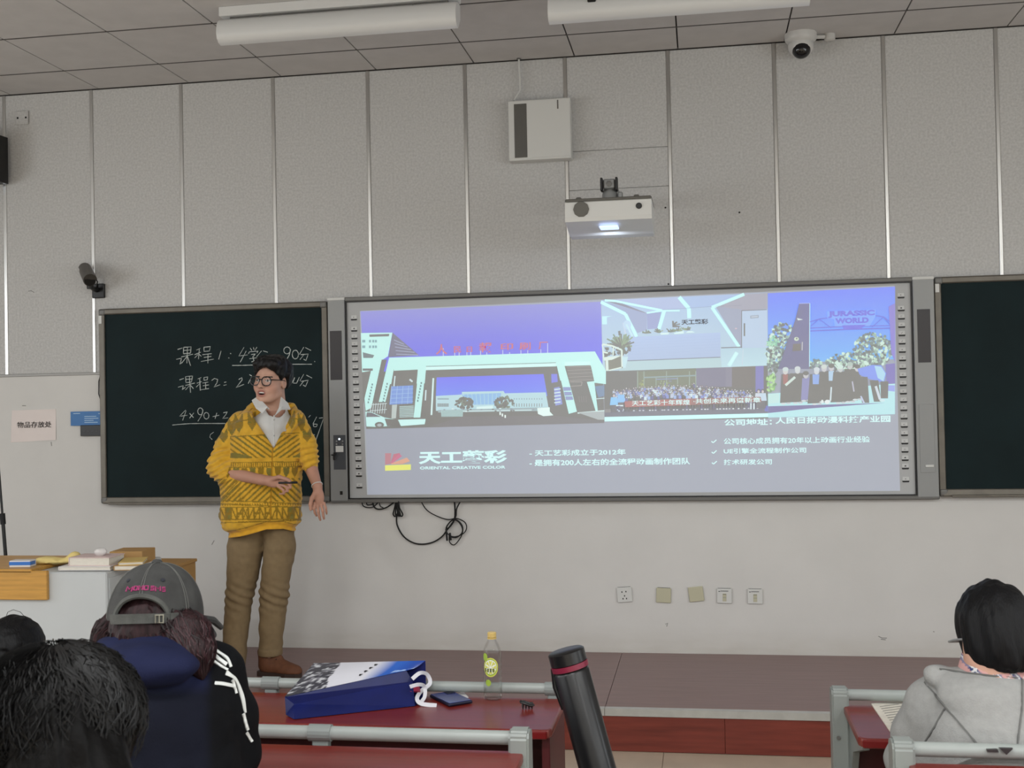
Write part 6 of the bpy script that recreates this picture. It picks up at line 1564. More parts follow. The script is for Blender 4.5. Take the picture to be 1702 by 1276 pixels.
def cardigan_sdf(P):
    d = torso_at(P)
    band = np.exp(-((P[:, 2] - hem_line(P) - 0.020) / 0.020) ** 2); d = d + 0.014 * band - 0.006 * np.exp(-((P[:, 2] - hem_line(P) - 0.085) / 0.05) ** 2)
    # sleeves
    s1 = chain(P, [J(398, 703, 0.015), J(377, 742, -0.03), J(365, 777, -0.085), J(375, 787, -0.120)], [0.064, 0.063, 0.062, 0.052], 0.02)
    s2 = chain(P, [J(494, 706, 0.015), J(507, 738, 0.02), J(514, 762, 0.02), J(515, 776, 0.01)], [0.062, 0.058, 0.052, 0.042], 0.02)
    fold = 0.006 * np.sin((P[:, 2] - 0.35 * P[:, 0]) * 190 + 3 * vnoise(P, 12))
    zs = np.clip((J(440, 728)[2] - P[:, 2]) / 0.06, 0, 1)
    s1 = s1 + fold * zs; s2 = s2 + fold * 0.8 * zs
    s1 = smax(s1, -cone(P, J(381, 787, -0.115), R_wr, 0.046, 0.040), 0.006); s2 = smax(s2, -cone(P, J(515, 780, 0.02), L_wr, 0.036, 0.036), 0.006)
    d = smin(d, s1, 0.028); d = smin(d, s2, 0.022)
    # hood lying round the neck
    for a_, b_, ra, rb in (((408, 694, -0.03), (424, 680, 0.06), 0.030, 0.032), ((424, 680, 0.06), (482, 681, 0.08), 0.036, 0.036), ((482, 681, 0.08), (500, 694, -0.01), 0.032, 0.028), ((410, 692, -0.05), (432, 718, -0.115), 0.026, 0.014), ((499, 692, -0.03), (478, 720, -0.115), 0.026, 0.014)):
        d = smin(d, cone(P, J(*a_), J(*b_), ra, rb), 0.02)
    d = d + wrinkle(P)
    d = smax(d, hem_line(P) - P[:, 2], 0.006)
    # opening: the deep V in front, neck hole
    zt, zb = J(455, 690)[2], J(455, 744)[2]
    cx_ = np.interp(P[:, 2], [zb, zt], [J(455, 742)[0], J(452, 690)[0]])
    wv = np.interp(P[:, 2], [zb - 0.01, zb, J(455, 720)[2], J(455, 700)[2], zt, zt + 0.08], [-0.02, 0.0, 0.046, 0.090, 0.108, 0.115])
    T_ = turn(P); v = np.abs(T_[:, 0] - cx_) - wv
    v = np.where(T_[:, 1] < PYD + 0.0, v, 0.1)
    d = smax(d, -v, 0.006)
    d = smax(d, -cone(P, J(456, 640, 0.0), J(456, 698, 0.0), 0.080, 0.076), 0.006)
    d = smax(d, -torso_at(P) - 0.026 - 10 * (P[:, 2] > J(440, 770)[2]), 0.004)
    # cuffs are open
    return d
YB, YO, YG, YD = [np.array(lin(c_)) for c_ in ((212, 164, 50), (142, 112, 30), (124, 112, 48), (166, 120, 26))]
def cardigan_col(V):
    T_ = turn(V); sc = (PYD - CAM_POS[1]) / (V[:, 1] - CAM_POS[1]); z = V[:, 2]; zq = CAM_POS[2] + (z - CAM_POS[2]) * sc; X = CAM_POS[0] + (V[:, 0] - CAM_POS[0]) * sc
    py = np.interp(-zq, [-J(440, 660)[2], -J(440, 900)[2]], [660, 900])
    px = np.interp(X, [J(340, 780)[0], J(560, 780)[0]], [340, 560])
    cx = 455 - (py - 740) * 0.05; u = px - cx; au = np.abs(u)
    c = np.tile(YB, (len(V), 1)); put = lambda m, k: c.__setitem__(m, k)
    front = T_[:, 1] < PYD + 0.05
    body = (px > 384 - np.clip((py - 770), 0, 40) * 0.35) & (px < 500)
    n = vnoise(V, 70)
    def leaf(cx_, cy, w, h):
        du, dv = (px - cx_) / w, (py - cy) / h
        tip = np.abs(du) < np.clip((0.55 - dv) * 0.9, 0, 1); top = dv > (-0.55 + 0.55 * (np.abs(np.abs(du) - 0.5) < 0.5) * (0.5 - np.abs(np.abs(du) - 0.5)) * -1 + 0.35 * (1 - np.clip(np.abs(np.abs(du) - 0.42) / 0.42, 0, 1)) * -1)
        return tip & top & (dv < 0.55) & (np.abs(du) < 0.55)
    for lx_, ly in ((421, 705), (399, 708), (387, 713), (474, 700), (487, 704), (503, 708)):
        m = leaf(lx_, ly, 13 if lx_ < 450 else 11, 19); put(m, YG); put(m & (np.sin(py * 2.6) > 0.55), YD)
    for lx_, ly in ((373, 727), (360, 724), (512, 728)):
        m = leaf(lx_, ly, 13, 14); put(m, YG); put(m & (np.sin(py * 2.6) > 0.55), YD)
    ln = lambda y0, w, slope=0.0: np.abs(py - (y0 + slope * u)) < w
    put(body & ln(722 , 0.9, -0.04) & (au > 12), YO); put(body & (au > 16) & (np.abs(py - (693 + 0.10 * au)) < 0.9), YO)
    b2 = body & (py > 723) & (py < 761)
    s = (py - 0.62 * (-au) - 723)                    # stripes run down towards the zip
    s = py + 0.72 * au
    put(b2 & (np.sin(s * 0.72) > 0.35), YO); put(b2 & (np.sin(s * 0.36 + 1.0) > 0.86), YG)
    put(b2 & (py > 752) & (au > 34) & (py - 752 > (60 - au) * 0.25), YG)
    put(body & (py > 761) & (py < 767), YB)
    put(body & (ln(768, 0.8) | ln(776, 0.8)), YO); put(body & (py > 769) & (py < 775) & (np.sin(px * 1.7) > 0.2), YO)
    b4 = body & (py > 777) & (py < 795)
    for k in range(-6, 7):
        m = leaf(cx + 10 + k * 14 if True else 0, 786, 9, 15) & b4; put(m, YG if k % 2 else YO)
    b5 = (py >= 795) & (py < 834) & (px < 500)
    put(b5 & (np.sin((py - 0.95 * au) * 0.62) > 0.25), YO); put(b5 & (np.sin((py - 0.95 * au) * 0.31 + 0.6) > 0.90), YG)
    put(b5 & (au > 50) & (np.sin((py + px) * 0.8) > 0.5), YO)
    put(ln(835, 0.9, 0.05) | ln(841, 0.9, 0.05), YO); put((py > 836) & (py < 840) & (np.sin(px * 1.5) > 0.3), YO)
    b6 = (py > 842) & (py < 864)
    cell = np.floor((px - 365) / 9.5); f_ = (px - 365) / 9.5 - cell; g_ = (py - 842) / 22
    hsh = np.abs(np.sin(cell * 12.9898) * 43758.5453) % 1
    gl_ = (np.abs(f_ - 0.5) > 0.36) | ((hsh > 0.5) & (np.abs(g_ - 0.5) < 0.09)) | ((hsh < 0.45) & (np.abs(g_ - f_) < 0.14)) | ((hsh > 0.3) & (np.abs(g_ - 1 + f_) < 0.12)) | (np.abs(g_ - 0.96) < 0.05) | (g_ < 0.06)
    put(b6 & gl_, YO); put(b6 & ~gl_ & (hsh > 0.72), YG * 1.1)
    put(ln(866, 0.8, -0.03), YO)
    put((au < 1.1) & (py > 742) & (py < 872) & front, YD)
    hood = py < 690; put(hood & (np.sin((px + py) * 0.55) > 0.75) & (n > -0.2), YD)  # shade of the hood creases, painted as darker streaks
    hemz = hem_line(V) + 0.042; put(z < hemz, np.array(lin((214, 160, 44))))
    put(np.abs(z - hemz) < 0.0018, YO)
    put(T_[:, 1] > PYD + 0.09, YD * 1.1)
    return c * (1 + 0.10 * n[:, None])
implicit('cardigan', cardigan_sdf, (J(340, 780)[0], PYD - 0.22, J(440, 900)[2]), (J(545, 780)[0], PYD + 0.22, J(440, 645)[2]), 0.0042, M['knit'], man, cardigan_col, relax=1)

# trousers
def trousers_sdf(P):
    r = chain(P, [J(413, 885, 0.02), J(409, 910, 0.015), J(399, 985, -0.005), J(392, 1045, -0.02), J(389.5, 1102, -0.06)], [0.100, 0.100, 0.076, 0.067, 0.061], 0.01)
    l = chain(P, [J(462, 885, 0.02), J(465, 910, 0.02), J(455.5, 985, 0.0), J(451, 1045, 0.0), J(449.5, 1088, 0.0)], [0.086, 0.084, 0.077, 0.068, 0.060], 0.01)
    w = 0.004 * vnoise(P * np.array([1, 1, 1.5]), 18) + 0.0022 * vnoise(P, 42)
    zk = J(440, 990)[2]; kn = np.exp(-((P[:, 2] - zk) / 0.07) ** 2); w = w + 0.005 * kn * np.sin((P[:, 2] + 0.5 * P[:, 0]) * 130)
    d = smin(r, l, 0.012); d = smin(d, cone(P, J(412, 868, 0.02), J(462, 868, 0.02), 0.085, 0.085), 0.03) + w
    # rolled hems
    d = smax(d, J(390, 1107)[2] + 0.010 - P[:, 2] - 0.0, 0.003)
    lm = P[:, 0] > J(420, 1000)[0]
    d = smax(d, np.where(lm, J(449, 1089)[2] - P[:, 2], -1), 0.003)
    d = np.minimum(d, smax(cone(P, J(449.5, 1078, 0.0), J(449.3, 1092, 0.0), 0.0665, 0.0645), np.abs(P[:, 2] - J(449, 1083)[2]) - 0.018, 0.004))
    d = smax(d, P[:, 2] - J(440, 862)[2], 0.005)
    d = smax(d, -cone(P, J(449.5, 1080, 0.0), J(449.3, 1120, 0.0), 0.050, 0.05), 0.003); d = smax(d, -cone(P, J(389.5, 1095, -0.055), J(389.5, 1130, -0.07), 0.050, 0.05), 0.003)
    return d
implicit('trousers', trousers_sdf, (J(366, 980)[0] - 0.02, PYD - 0.20, PLAT_Z + 0.05), (J(495, 900)[0], PYD + 0.15, J(440, 855)[2]), 0.006, M['khaki'], man, relax=1)
# shoes
def shoe_sdf(base, ang):
    ca, sa = math.cos(ang), math.sin(ang)
    def f(P):
        q = P - base; x = q[:, 0] * ca + q[:, 1] * sa; y = -q[:, 0] * sa + q[:, 1] * ca; z = q[:, 2]; Q_ = np.stack([x, y, z], -1)
        d = ell(Q_, (0.03, 0, 0.050), (0.090, 0.044, 0.052)); d = smin(d, ell(Q_, (0.135, 0, 0.032), (0.070, 0.046, 0.040)), 0.04)
        d = smin(d, cone(Q_, (-0.010, 0, 0.06), (-0.022, 0, 0.125), 0.046, 0.046), 0.03)
        d = smin(d, ell(Q_, (0.035, 0, 0.100), (0.050, 0.024, 0.020)), 0.015)
        d = smax(d, -cone(Q_, (-0.022, 0, 0.11), (-0.026, 0, 0.20), 0.036, 0.040), 0.005); d = smax(d, 0.020 - z, 0.004)
        return d + 0.0012 * vnoise(P, 60)
    return f
def shoe(base, ang):
    o = implicit('shoe', shoe_sdf(base, ang), base + np.array([-0.22, -0.22, -0.01]), base + np.array([0.26, 0.24, 0.2]), 0.005, M['shoe'], man, relax=1)
    T = Matrix.Translation(Vector(base)) @ Matrix.Rotation(ang, 4, 'Z')
    b = MB(); b.prism([(-0.062, -0.03), (-0.05, -0.044), (0.06, -0.042), (0.13, -0.050), (0.185, -0.036), (0.208, 0.0), (0.185, 0.036), (0.13, 0.050), (0.06, 0.042), (-0.05, 0.044), (-0.062, 0.03)], 0.0, 0.024, axis='z'); b.bm.transform(T); b.build('sole', M['sole'], o)
    for k in range(4):
        b = MB().tube([(0.060 + 0.018 * k, -0.026, 0.092 - 0.011 * k), (0.066 + 0.018 * k, 0, 0.104 - 0.011 * k), (0.060 + 0.018 * k, 0.026, 0.092 - 0.011 * k)], 0.003, 6); b.bm.transform(T); b.build('lace', M['sole'], o, smooth=True)
    return o
fr_ = J(448, 1108, 0.0); fl_ = J(389.5, 1112, -0.065)
shoe(np.array([fr_[0], fr_[1], PLAT_Z]), math.radians(-14)); shoe(np.array([fl_[0] - 0.0, fl_[1], PLAT_Z]), math.radians(-62))
for c_, dz in ((fr_, 0.0), (fl_, -0.02)):
    MB().lathe([(0.037, PLAT_Z + 0.07), (0.039, PLAT_Z + 0.10), (0.041, PLAT_Z + 0.17 + dz)], (c_[0] - 0.005, c_[1], 0), 16).build('sock', M['sock'], man, smooth=True)
# wristband
dW = (J(528.5, 818, -0.055) - L_el); dW /= np.linalg.norm(dW); e1 = np.cross(dW, [0, 1, 0]); e1 /= np.linalg.norm(e1); e2 = np.cross(dW, e1); cW = J(526.8, 806, -0.047)
MB().tube([cW + e1 * 0.0285 * math.cos(a) + e2 * 0.0285 * math.sin(a) for a in np.linspace(0, 2 * math.pi, 25)[:-1]], 0.0028, 6, closed=True).build('wristband', M['sock'], man, smooth=True)
# pen held in the right hand
pa, pb = J(472, 802, -0.260), J(494, 801.5, -0.270)
pd_ = (pb - pa) / np.linalg.norm(pb - pa)
pen = thing('marker_pen', 'short black marker pen in the right hand of the standing man', 'pen', tuple(pa))
MB().tube([pa - pd_ * 0.03, pb - pd_ * 0.028], 0.0058, 10).build('barrel', M['black'], pen, smooth=True)
MB().tube([pb - pd_ * 0.030, pb - pd_ * 0.002, pb], [0.0068, 0.0066, 0.005], 10).build('cap', M['black_matt'], pen, smooth=True)
# ------------------------------------------------------------------ the seated audience, seen from behind
def hit(fn, px, py, t0=0.8, t1=7.0, step=0.006):
    """first point of a body along a line of sight"""
    d = ray(px, py); d = d / np.linalg.norm(d); t = np.arange(t0, t1, step); P = CAM_POS + t[:, None] * d
    f = fn(P); i = np.argmax(f < 0)
    return CAM_POS + (t[i] - 0.002) * d if f[i] < 0 else CAM_POS + t[-1] * d
def lay_ribbon(fn, pts, wdt, name, m, par, n=24, lift=0.003):
    out = []
    for i in range(n + 1):
        u = i / n * (len(pts) - 1); k = min(int(u), len(pts) - 2); f = u - k
        out.append(hit(fn, pts[k][0] * (1 - f) + pts[k + 1][0] * f, pts[k][1] * (1 - f) + pts[k + 1][1] * f))
    out = np.array(out)
    for _ in range(2): out[1:-1] = (out[:-2] + 2 * out[1:-1] + out[2:]) / 4
    e = 0.004
    V = []; F = []
    for i, p in enumerate(out):
        g = np.array([fn((p + np.eye(3)[a] * e)[None])[0] - fn((p - np.eye(3)[a] * e)[None])[0] for a in range(3)]); g /= np.linalg.norm(g) + 1e-9
        t_ = out[min(i + 1, n)] - out[max(i - 1, 0)]; s_ = np.cross(t_, g); s_ /= np.linalg.norm(s_) + 1e-9
        for sx, h_ in ((-1, -0.001), (1, -0.001), (1, lift), (-1, lift)): V.append(p + s_ * wdt / 2 * sx + g * h_)
    for i in range(n):
        for k in range(4): F.append((4 * i + k, 4 * i + (k + 1) % 4, 4 * i + 4 + (k + 1) % 4, 4 * i + 4 + k))
    F += [(0, 1, 2, 3), tuple(4 * n + k for k in (3, 2, 1, 0))]
    return MB().verts_faces(V, F).build(name, m, par, smooth=True)
def lower_body(seat_c, zf, fwd, m, par, zs=0.40):
    """thighs and shins of a seated figure, out of sight below the desks"""
    f = np.array([math.sin(fwd), math.cos(fwd), 0]); s = np.array([math.cos(fwd), -math.sin(fwd), 0]); c = np.array([seat_c[0], seat_c[1], zf + zs + 0.085])
    def fn(P):
        d = ell(P, c + np.array([0, 0, 0.02]), (0.19, 0.15, 0.10))
        for q in (-1, 1):
            a = c + s * 0.09 * q; k = c + s * 0.11 * q + f * 0.36 + np.array([0, 0, 0.01]); an = k - f * 0.04 + np.array([0, 0, -zs]); to = an + f * 0.12 + np.array([0, 0, -0.055])
            d = smin(d, chain(P, [a, k, an], [0.082, 0.065, 0.045], 0.02), 0.03); d = smin(d, cone(P, an + np.array([0, 0, -0.045]), to, 0.042, 0.036), 0.02)
        return smax(d, zf + 0.003 - P[:, 2], 0.004)
    return implicit('trousers', fn, c - np.array([0.55, 0.55, 0.56]), c + np.array([0.55, 0.62, 0.16]), 0.016, m, par, relax=1)
M['denim'] = mat('dark_trousers', (30, 32, 40), 0.85)
M['skin2'] = mat('skin_plain', (186, 144, 124), 0.6, noise=0.04, nscale=30)

# ---- woman with the grey washed cap
Y1 = -4.45
def K1_(px, py, dy=0.0): return ony(px, py, Y1 + dy)
cc = K1_(259, 1026)                                     # middle of the cap's rim
wom = thing('person', 'seated woman in a washed grey cap and navy jacket, seen from behind', 'person', (float(cc[0]), float(cc[1]) - 0.03, STEP))
BA = math.radians(7.5)                                   # where the back of her head points
B_ = np.array([math.sin(BA), -math.cos(BA), 0]); Fd = -B_; Rt = np.array([-B_[1], B_[0], 0]) * 1.0
if Rt[0] < 0: Rt = -Rt
CM = np.stack([Rt, Fd, np.array([0, 0, 1.0])], 1)
tilt = Matrix.Rotation(math.radians(-6), 3, 'X'); CM = CM @ np.array(tilt)
def cw(p): return cc + CM @ np.asarray(p, float)
RXc, RYc, RZc = 0.0955, 0.102, 0.112
def dome(th, ph, off=0.0):
    """th around from the back, ph up from the rim (0..pi/2)"""
    e = 0.86
    r = math.cos(ph) ** e; z = math.sin(ph)
    seam = 0.0012 * math.exp(-((((th + math.pi / 6 * 0) / (math.pi / 3)) % 1.0 - 0.5) ** 2) / 0.004) * -1
    return cw(((RXc + off + seam) * r * math.sin(th), -(RYc + off + seam) * r * math.cos(th), (RZc + off) * z))
M['cap'] = mat('washed_grey_cotton', (52, 52, 51), 0.9, noise=0.3, nscale=22, bump=0.3, bscale=380)
M['cap_band'] = mat('washed_cap_edging', (74, 75, 72), 0.9, noise=0.25, nscale=40, bump=0.3, bscale=300)
M['stitch'] = mat('cap_stitch', (90, 90, 87), 0.9)
nt, npz = 96, 26
V = []; keep = {}
def in_arch(th, ph): return (th / 0.60) ** 2 + (max(ph - 0.05, 0) / 0.40) ** 2 < 1.0
for j in range(npz + 1):
    for i in range(nt):
        th = 2 * math.pi * i / nt - math.pi; ph = math.pi / 2 * j / npz * 0.995
        V.append(dome(th, ph)); keep[(i, j)] = not in_arch(th, ph)
F = []
for j in range(npz):
    for i in range(nt):
        q = [(i, j), ((i + 1) % nt, j), ((i + 1) % nt, j + 1), (i, j + 1)]
        if sum(keep[a] for a in q) >= 3: F.append(tuple(b * nt + a for a, b in q))
F.append(tuple(npz * nt + i for i in range(nt)))
b = MB(); b.verts_faces(V, F); bmesh.ops.delete(b.bm, geom=[v for v in b.bm.verts if not v.link_faces], context='VERTS')
bmesh.ops.recalc_face_normals(b.bm, faces=b.bm.faces); bmesh.ops.solidify(b.bm, geom=b.bm.faces[:], thickness=0.003)
cap = b.build('cap', M['cap'], wom, smooth=True)
for k in range(6):                                      # seams between the six panels, two rows of stitching each
    for o_ in (-0.035, 0.035):
        th = k * math.pi / 3 + (0 if True else 0)
        pts = [dome(th + o_ * (1 - 0.6 * u), ph, 0.0008) for u, ph in ((i / 14, 0.47 + (1.50 - 0.47) * i / 14 if k == 0 else 0.03 + (1.50 - 0.03) * i / 14) for i in range(15))]
        MB().tube(pts, 0.0008, 5).build('stitch_line', M['stitch'], cap, smooth=True)
for s_ in (-1, 1):
    p_ = dome(s_ * 0.52, 0.78, 0.0); q_ = dome(s_ * 0.52, 0.78, 0.01); nn = (q_ - p_) / np.linalg.norm(q_ - p_)
    b = MB().lathe([(0.0045, -0.001), (0.0045, 0.0015), (0.002, 0.002)], (0, 0, 0), 12); b.bm.transform(Matrix.Translation(p_) @ Vector(nn).to_track_quat('Z', 'Y').to_matrix().to_4x4()); b.build('eyelet', M['denim'], cap)
MB().tube([dome(0.60 * math.cos(a) , 0.05 + 0.40 * math.sin(a), 0.001) for a in np.linspace(-0.1, math.pi + 0.1, 30)], 0.0052, 6).build('arch_binding', M['cap_band'], cap, smooth=True)
st_ = [dome(-0.66 + 1.46 * i / 18, 0.03 + 0.02 * math.sin(i / 18 * 3), 0.0060) for i in range(19)]
ribbon([np.array(p) for p in st_[::3]], 0.019, 'strap', cap, M['cap_band'], up=tuple(-B_), th=0.003)
ribbon([np.array(dome(0.62 + 0.05 * i, 0.045, 0.0085)) for i in range(4)], 0.019, 'strap_end', cap, M['cap_band'], up=tuple(-B_), th=0.003)
M['brass'] = mat('dull_buckle', (150, 146, 132), 0.35, metal=0.7)
bk_ = [dome(0.34 + 0.14 * u, 0.035 + 0.125 * v - 0.06, 0.0105) for u, v in ((0, 0), (1, 0), (1, 1), (0, 1))]
MB().tube(bk_, 0.0018, 6, closed=True).tube([(bk_[0] + bk_[1]) / 2, (bk_[2] + bk_[3]) / 2], 0.0014, 6).build('buckle', M['brass'], cap, smooth=True)
MB().lathe([(0.010, -0.003), (0.011, 0.002), (0.008, 0.006), (0.002, 0.0075)], tuple(cw((0, 0, RZc))), 16).build('top_button', M['cap'], cap, smooth=True)
V = []; F = []
for i in range(25):                                     # the brim on the far side, its right tip in view
    a = math.radians(-78 + 156 * i / 24)
    for j in range(7):
        u = j / 6; ext = 0.078 * u * (math.cos(a) ** 0.5 if math.cos(a) > 0 else 0)
        V.append(cw(((RXc + 0.3 * ext) * math.sin(a) , (RYc) * math.cos(a) + ext, -0.003 - 0.020 * u * u - 0.030 * (math.sin(a) ** 2) * u)))
for i in range(24):
    for j in range(6): a = i * 7 + j; F.append((a, a + 1, a + 8, a + 7))
b = MB().verts_faces(V, F); bmesh.ops.recalc_face_normals(b.bm, faces=b.bm.faces); bmesh.ops.solidify(b.bm, geom=b.bm.faces[:], thickness=0.004); b.build('brim', M['cap'], cap, smooth=True)
MB().tube([cw((RXc * 0.93, RYc * 0.30, -0.004)), cw((RXc * 1.06, RYc * 0.62, -0.012)), cw((RXc * 1.14, RYc * 0.95, -0.030))], [0.006, 0.008, 0.006], 8).build('brim_tip', M['cap'], cap, smooth=True)
M['pink'] = mat('pink_thread', (150, 48, 100), 0.8)
lx = -0.46
for i, (wd_, kind) in enumerate(((0.17, 0), (0.12, 1), (0.10, 0), (0.13, 1), (0.11, 2), (0.12, 0), (0.10, 2))):
    f_ = lambda u, v: dome(lx + 0.06 + wd_ * u, 0.535 + 0.095 * v + 0.03 * math.cos((lx + 0.1) * 4), 0.0012)
    pts = [[(0, 0), (0, 1), (0.5, 0.4), (0.9, 1), (0.9, 0)], [(0.1, 0.1), (0.1, 0.9), (0.8, 0.9), (0.8, 0.1), (0.15, 0.1)], [(0.9, 0.9), (0.2, 0.9), (0.2, 0.5), (0.8, 0.5), (0.8, 0.1), (0.1, 0.1)]][kind]
    MB().tube([f_(*p) for p in pts], 0.0016, 5).build('stitched_letter', M['pink'], cap, smooth=True); lx += wd_ + 0.02
# head, neck
def wom_body(P):
    q = (P - cc) @ CM
    d = ell(q, (0, 0.0, -0.010), (0.074, 0.084, 0.088)); d = smin(d, ell(q, (0, 0.045, -0.055), (0.058, 0.055, 0.070)), 0.03)
    d = smin(d, ell(q, (0, 0.098, -0.045), (0.012, 0.016, 0.020)), 0.012)
    for s in (-1, 1): d = smin(d, ell(q, (0.083 * s, 0.005, -0.040), (0.010, 0.020, 0.030)), 0.005)
    d = smin(d, cone(P, cw((0, -0.02, -0.07)), cw((0, -0.04, -0.20)), 0.052, 0.058), 0.02)
    return smin(d, cone(P, cw((0, -0.03, -0.20)), cw((0, -0.03, -0.46)), 0.07, 0.11), 0.04)
implicit('body', wom_body, cc - np.array([0.16, 0.17, 0.52]), cc + np.array([0.16, 0.19, 0.12]), 0.007, M['skin2'], wom)
M['hair_red'] = mat('dark_auburn_hair', (36, 20, 22), 0.55, noise=0.55, nscale=5, stretch=(28, 28, 2.0), bump=0.5, bscale=9, spec=0.2)
def strand(P, s1=180): return 0.004 * vnoise(P * np.array([1, 1, 0.10]), 70) + 0.0025 * vnoise(P * np.array([1, 1, 0.08]), s1)
def wom_hair(P):
    q = (P - cc) @ CM
    d = ell(q, (0, -0.004, -0.010), (0.087, 0.094, 0.095)); d = smax(d, q[:, 2] - 0.055, 0.01)
    d = smin(d, ell(q, (0, -0.050, -0.060), (0.078, 0.050, 0.080)), 0.03)
    d = smin(d, chain(P, [K1_(303, 1036, 0.03), K1_(317, 1052, -0.045), K1_(328, 1085, -0.075), K1_(332, 1113, -0.085)], [0.024, 0.038, 0.034, 0.018], 0.02), 0.03)
    d = smin(d, chain(P, [K1_(198, 1030, 0.05), K1_(183, 1052, 0.05), K1_(172, 1080, 0.04), K1_(170, 1110, 0.02)], [0.030, 0.030, 0.024, 0.014], 0.02), 0.03)
    d = smax(d, -ell(q, (0, 0.11, -0.05), (0.062, 0.085, 0.085)), 0.01)
    return d + strand(P)
implicit('hair', wom_hair, cc - np.array([0.17, 0.17, 0.19]), cc + np.array([0.17, 0.16, 0.10]), 0.0045, M['hair_red'], wom, relax=0)
M['strand_red'] = mat('auburn_strand', (54, 29, 33), 0.5, spec=0.3); M['strand_dk'] = mat('dark_strand', (26, 16, 18), 0.5, spec=0.3)
rw = random.Random(5); sm = [MB(), MB()]
def bez(pts, u):
    k = min(int(u * (len(pts) - 1)), len(pts) - 2); f = u * (len(pts) - 1) - k; return pts[k] * (1 - f) + pts[k + 1] * f
lockR = [K1_(300, 1024, 0.0), K1_(317, 1052, -0.045), K1_(328, 1085, -0.075), K1_(333, 1117, -0.085)]; radR = [0.026, 0.040, 0.036, 0.012]
lockL = [K1_(200, 1026, 0.05), K1_(183, 1052, 0.05), K1_(172, 1080, 0.04), K1_(170, 1112, 0.02)]; radL = [0.026, 0.031, 0.026, 0.010]
lockB = [cw((0, -0.04, -0.01)), cw((0, -0.045, -0.05)), cw((0, -0.045, -0.09)), cw((0, -0.04, -0.13))]; radB = [0.058, 0.066, 0.066, 0.060]
paths = []
for lock, rad, n_ in ((lockR, radR, 230), (lockL, radL, 110), (lockB, radB, 240)):
    for _ in range(n_):
        a = rw.uniform(0, 6.283); u0 = rw.uniform(0, 0.3); u1 = rw.uniform(0.7, 1.0); pts = []
        for i in range(9):
            u = u0 + (u1 - u0) * i / 8; c = bez(lock, u); r_s = np.interp(u * 3, [0, 1, 2, 3], rad) * 1.25
            pts.append(c + np.array([r_s * math.cos(a), r_s * math.sin(a), 0.0])); a += rw.uniform(-0.06, 0.06)
        paths.append(pts)
PP = np.array(paths).reshape(-1, 3)
for _ in range(3):                                      # let them lie on the hair's surface
    e_ = 0.002; d0 = wom_hair(PP); g_ = np.stack([wom_hair(PP + np.eye(3)[k] * e_) - d0 for k in range(3)], 1) / e_
    PP = PP - (np.clip(d0 - 0.0006, -0.012, 0.012))[:, None] * g_ / np.maximum((g_ * g_).sum(1), 0.2)[:, None]
for pts in PP.reshape(-1, 9, 3):
    sm[0 if rw.random() < 0.5 else 1].tube(pts, [0.0011] * 8 + [0.0004], 3, cap=False)
for b, m_ in zip(sm, (M['strand_red'], M['strand_dk'])): tag(b.build('hair_strands', m_, wom, smooth=True), kind='stuff')
M['navy'] = mat_attr('navy_jacket', rough=0.85, bump=0.25, bscale=260, spec=0.12)
def wom_jacket(P):
    nk = K1_(262, 1085, -0.02)
    d = chain(P, [K1_(255, 1156, -0.03), K1_(252, 1205, -0.06), K1_(252, 1330, -0.08), K1_(252, 1480, -0.10)], [0.110, 0.160, 0.175, 0.185], 0.04)
    d = d + 0.25 * np.clip(np.abs(P[:, 1] - (Y1 - 0.02)) - 0.10, 0, 1)
    sh = cone(P, K1_(150, 1140, 0.0), K1_(352, 1122, 0.0), 0.060, 0.058); d = smin(d, sh, 0.06)
    d = smin(d, chain(P, [K1_(356, 1122, 0.0), K1_(383, 1185, 0.02), K1_(396, 1252, 0.04), K1_(372, 1254, 0.28)], [0.056, 0.052, 0.044, 0.032], 0.02), 0.03)
    d = smin(d, chain(P, [K1_(140, 1140, 0.0), K1_(112, 1215, 0.03), K1_(120, 1260, 0.26)], [0.056, 0.050, 0.034], 0.02), 0.03)
    # hood lying on the back
    hd = smin(ell(P, K1_(243, 1078, -0.075), (0.112, 0.066, 0.034)), ell(P, K1_(246, 1106, -0.145), (0.100, 0.062, 0.042)), 0.02)
    hd = smin(hd, cone(P, K1_(180, 1086, -0.02), K1_(172, 1098, 0.06), 0.036, 0.036), 0.03); hd = smin(hd, cone(P, K1_(318, 1092, -0.02), K1_(330, 1098, 0.06), 0.034, 0.034), 0.03)
    d = smin(d, hd, 0.012)
    d = d + 0.005 * vnoise(P, 13) + 0.003 * vnoise(P * np.array([1, 1, 2.0]), 30)
    return smax(d, -cone(P, K1_(256, 1000, 0.0), K1_(256, 1100, 0.0), 0.066, 0.062), 0.01)
def wom_col(V):
    sc = (Y1 - CAM_POS[1]) / (V[:, 1] - CAM_POS[1]); zq = CAM_POS[2] + (V[:, 2] - CAM_POS[2]) * sc; xq = CAM_POS[0] + (V[:, 0] - CAM_POS[0]) * sc
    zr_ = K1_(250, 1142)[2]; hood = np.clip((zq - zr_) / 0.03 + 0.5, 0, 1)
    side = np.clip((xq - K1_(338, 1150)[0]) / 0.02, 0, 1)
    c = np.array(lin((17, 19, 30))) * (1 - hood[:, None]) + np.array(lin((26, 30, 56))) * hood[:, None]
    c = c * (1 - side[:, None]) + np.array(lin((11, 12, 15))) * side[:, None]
    return c * (1 + 0.15 * vnoise(V, 30)[:, None])
jc = K1_(250, 1150)
implicit('jacket', wom_jacket, jc - np.array([0.36, 0.36, 0.52]), jc + np.array([0.40, 0.42, 0.22]), 0.0075, M['navy'], wom, wom_col, relax=1)
M['white_tape'] = mat('white_tape', (206, 208, 206), 0.7)
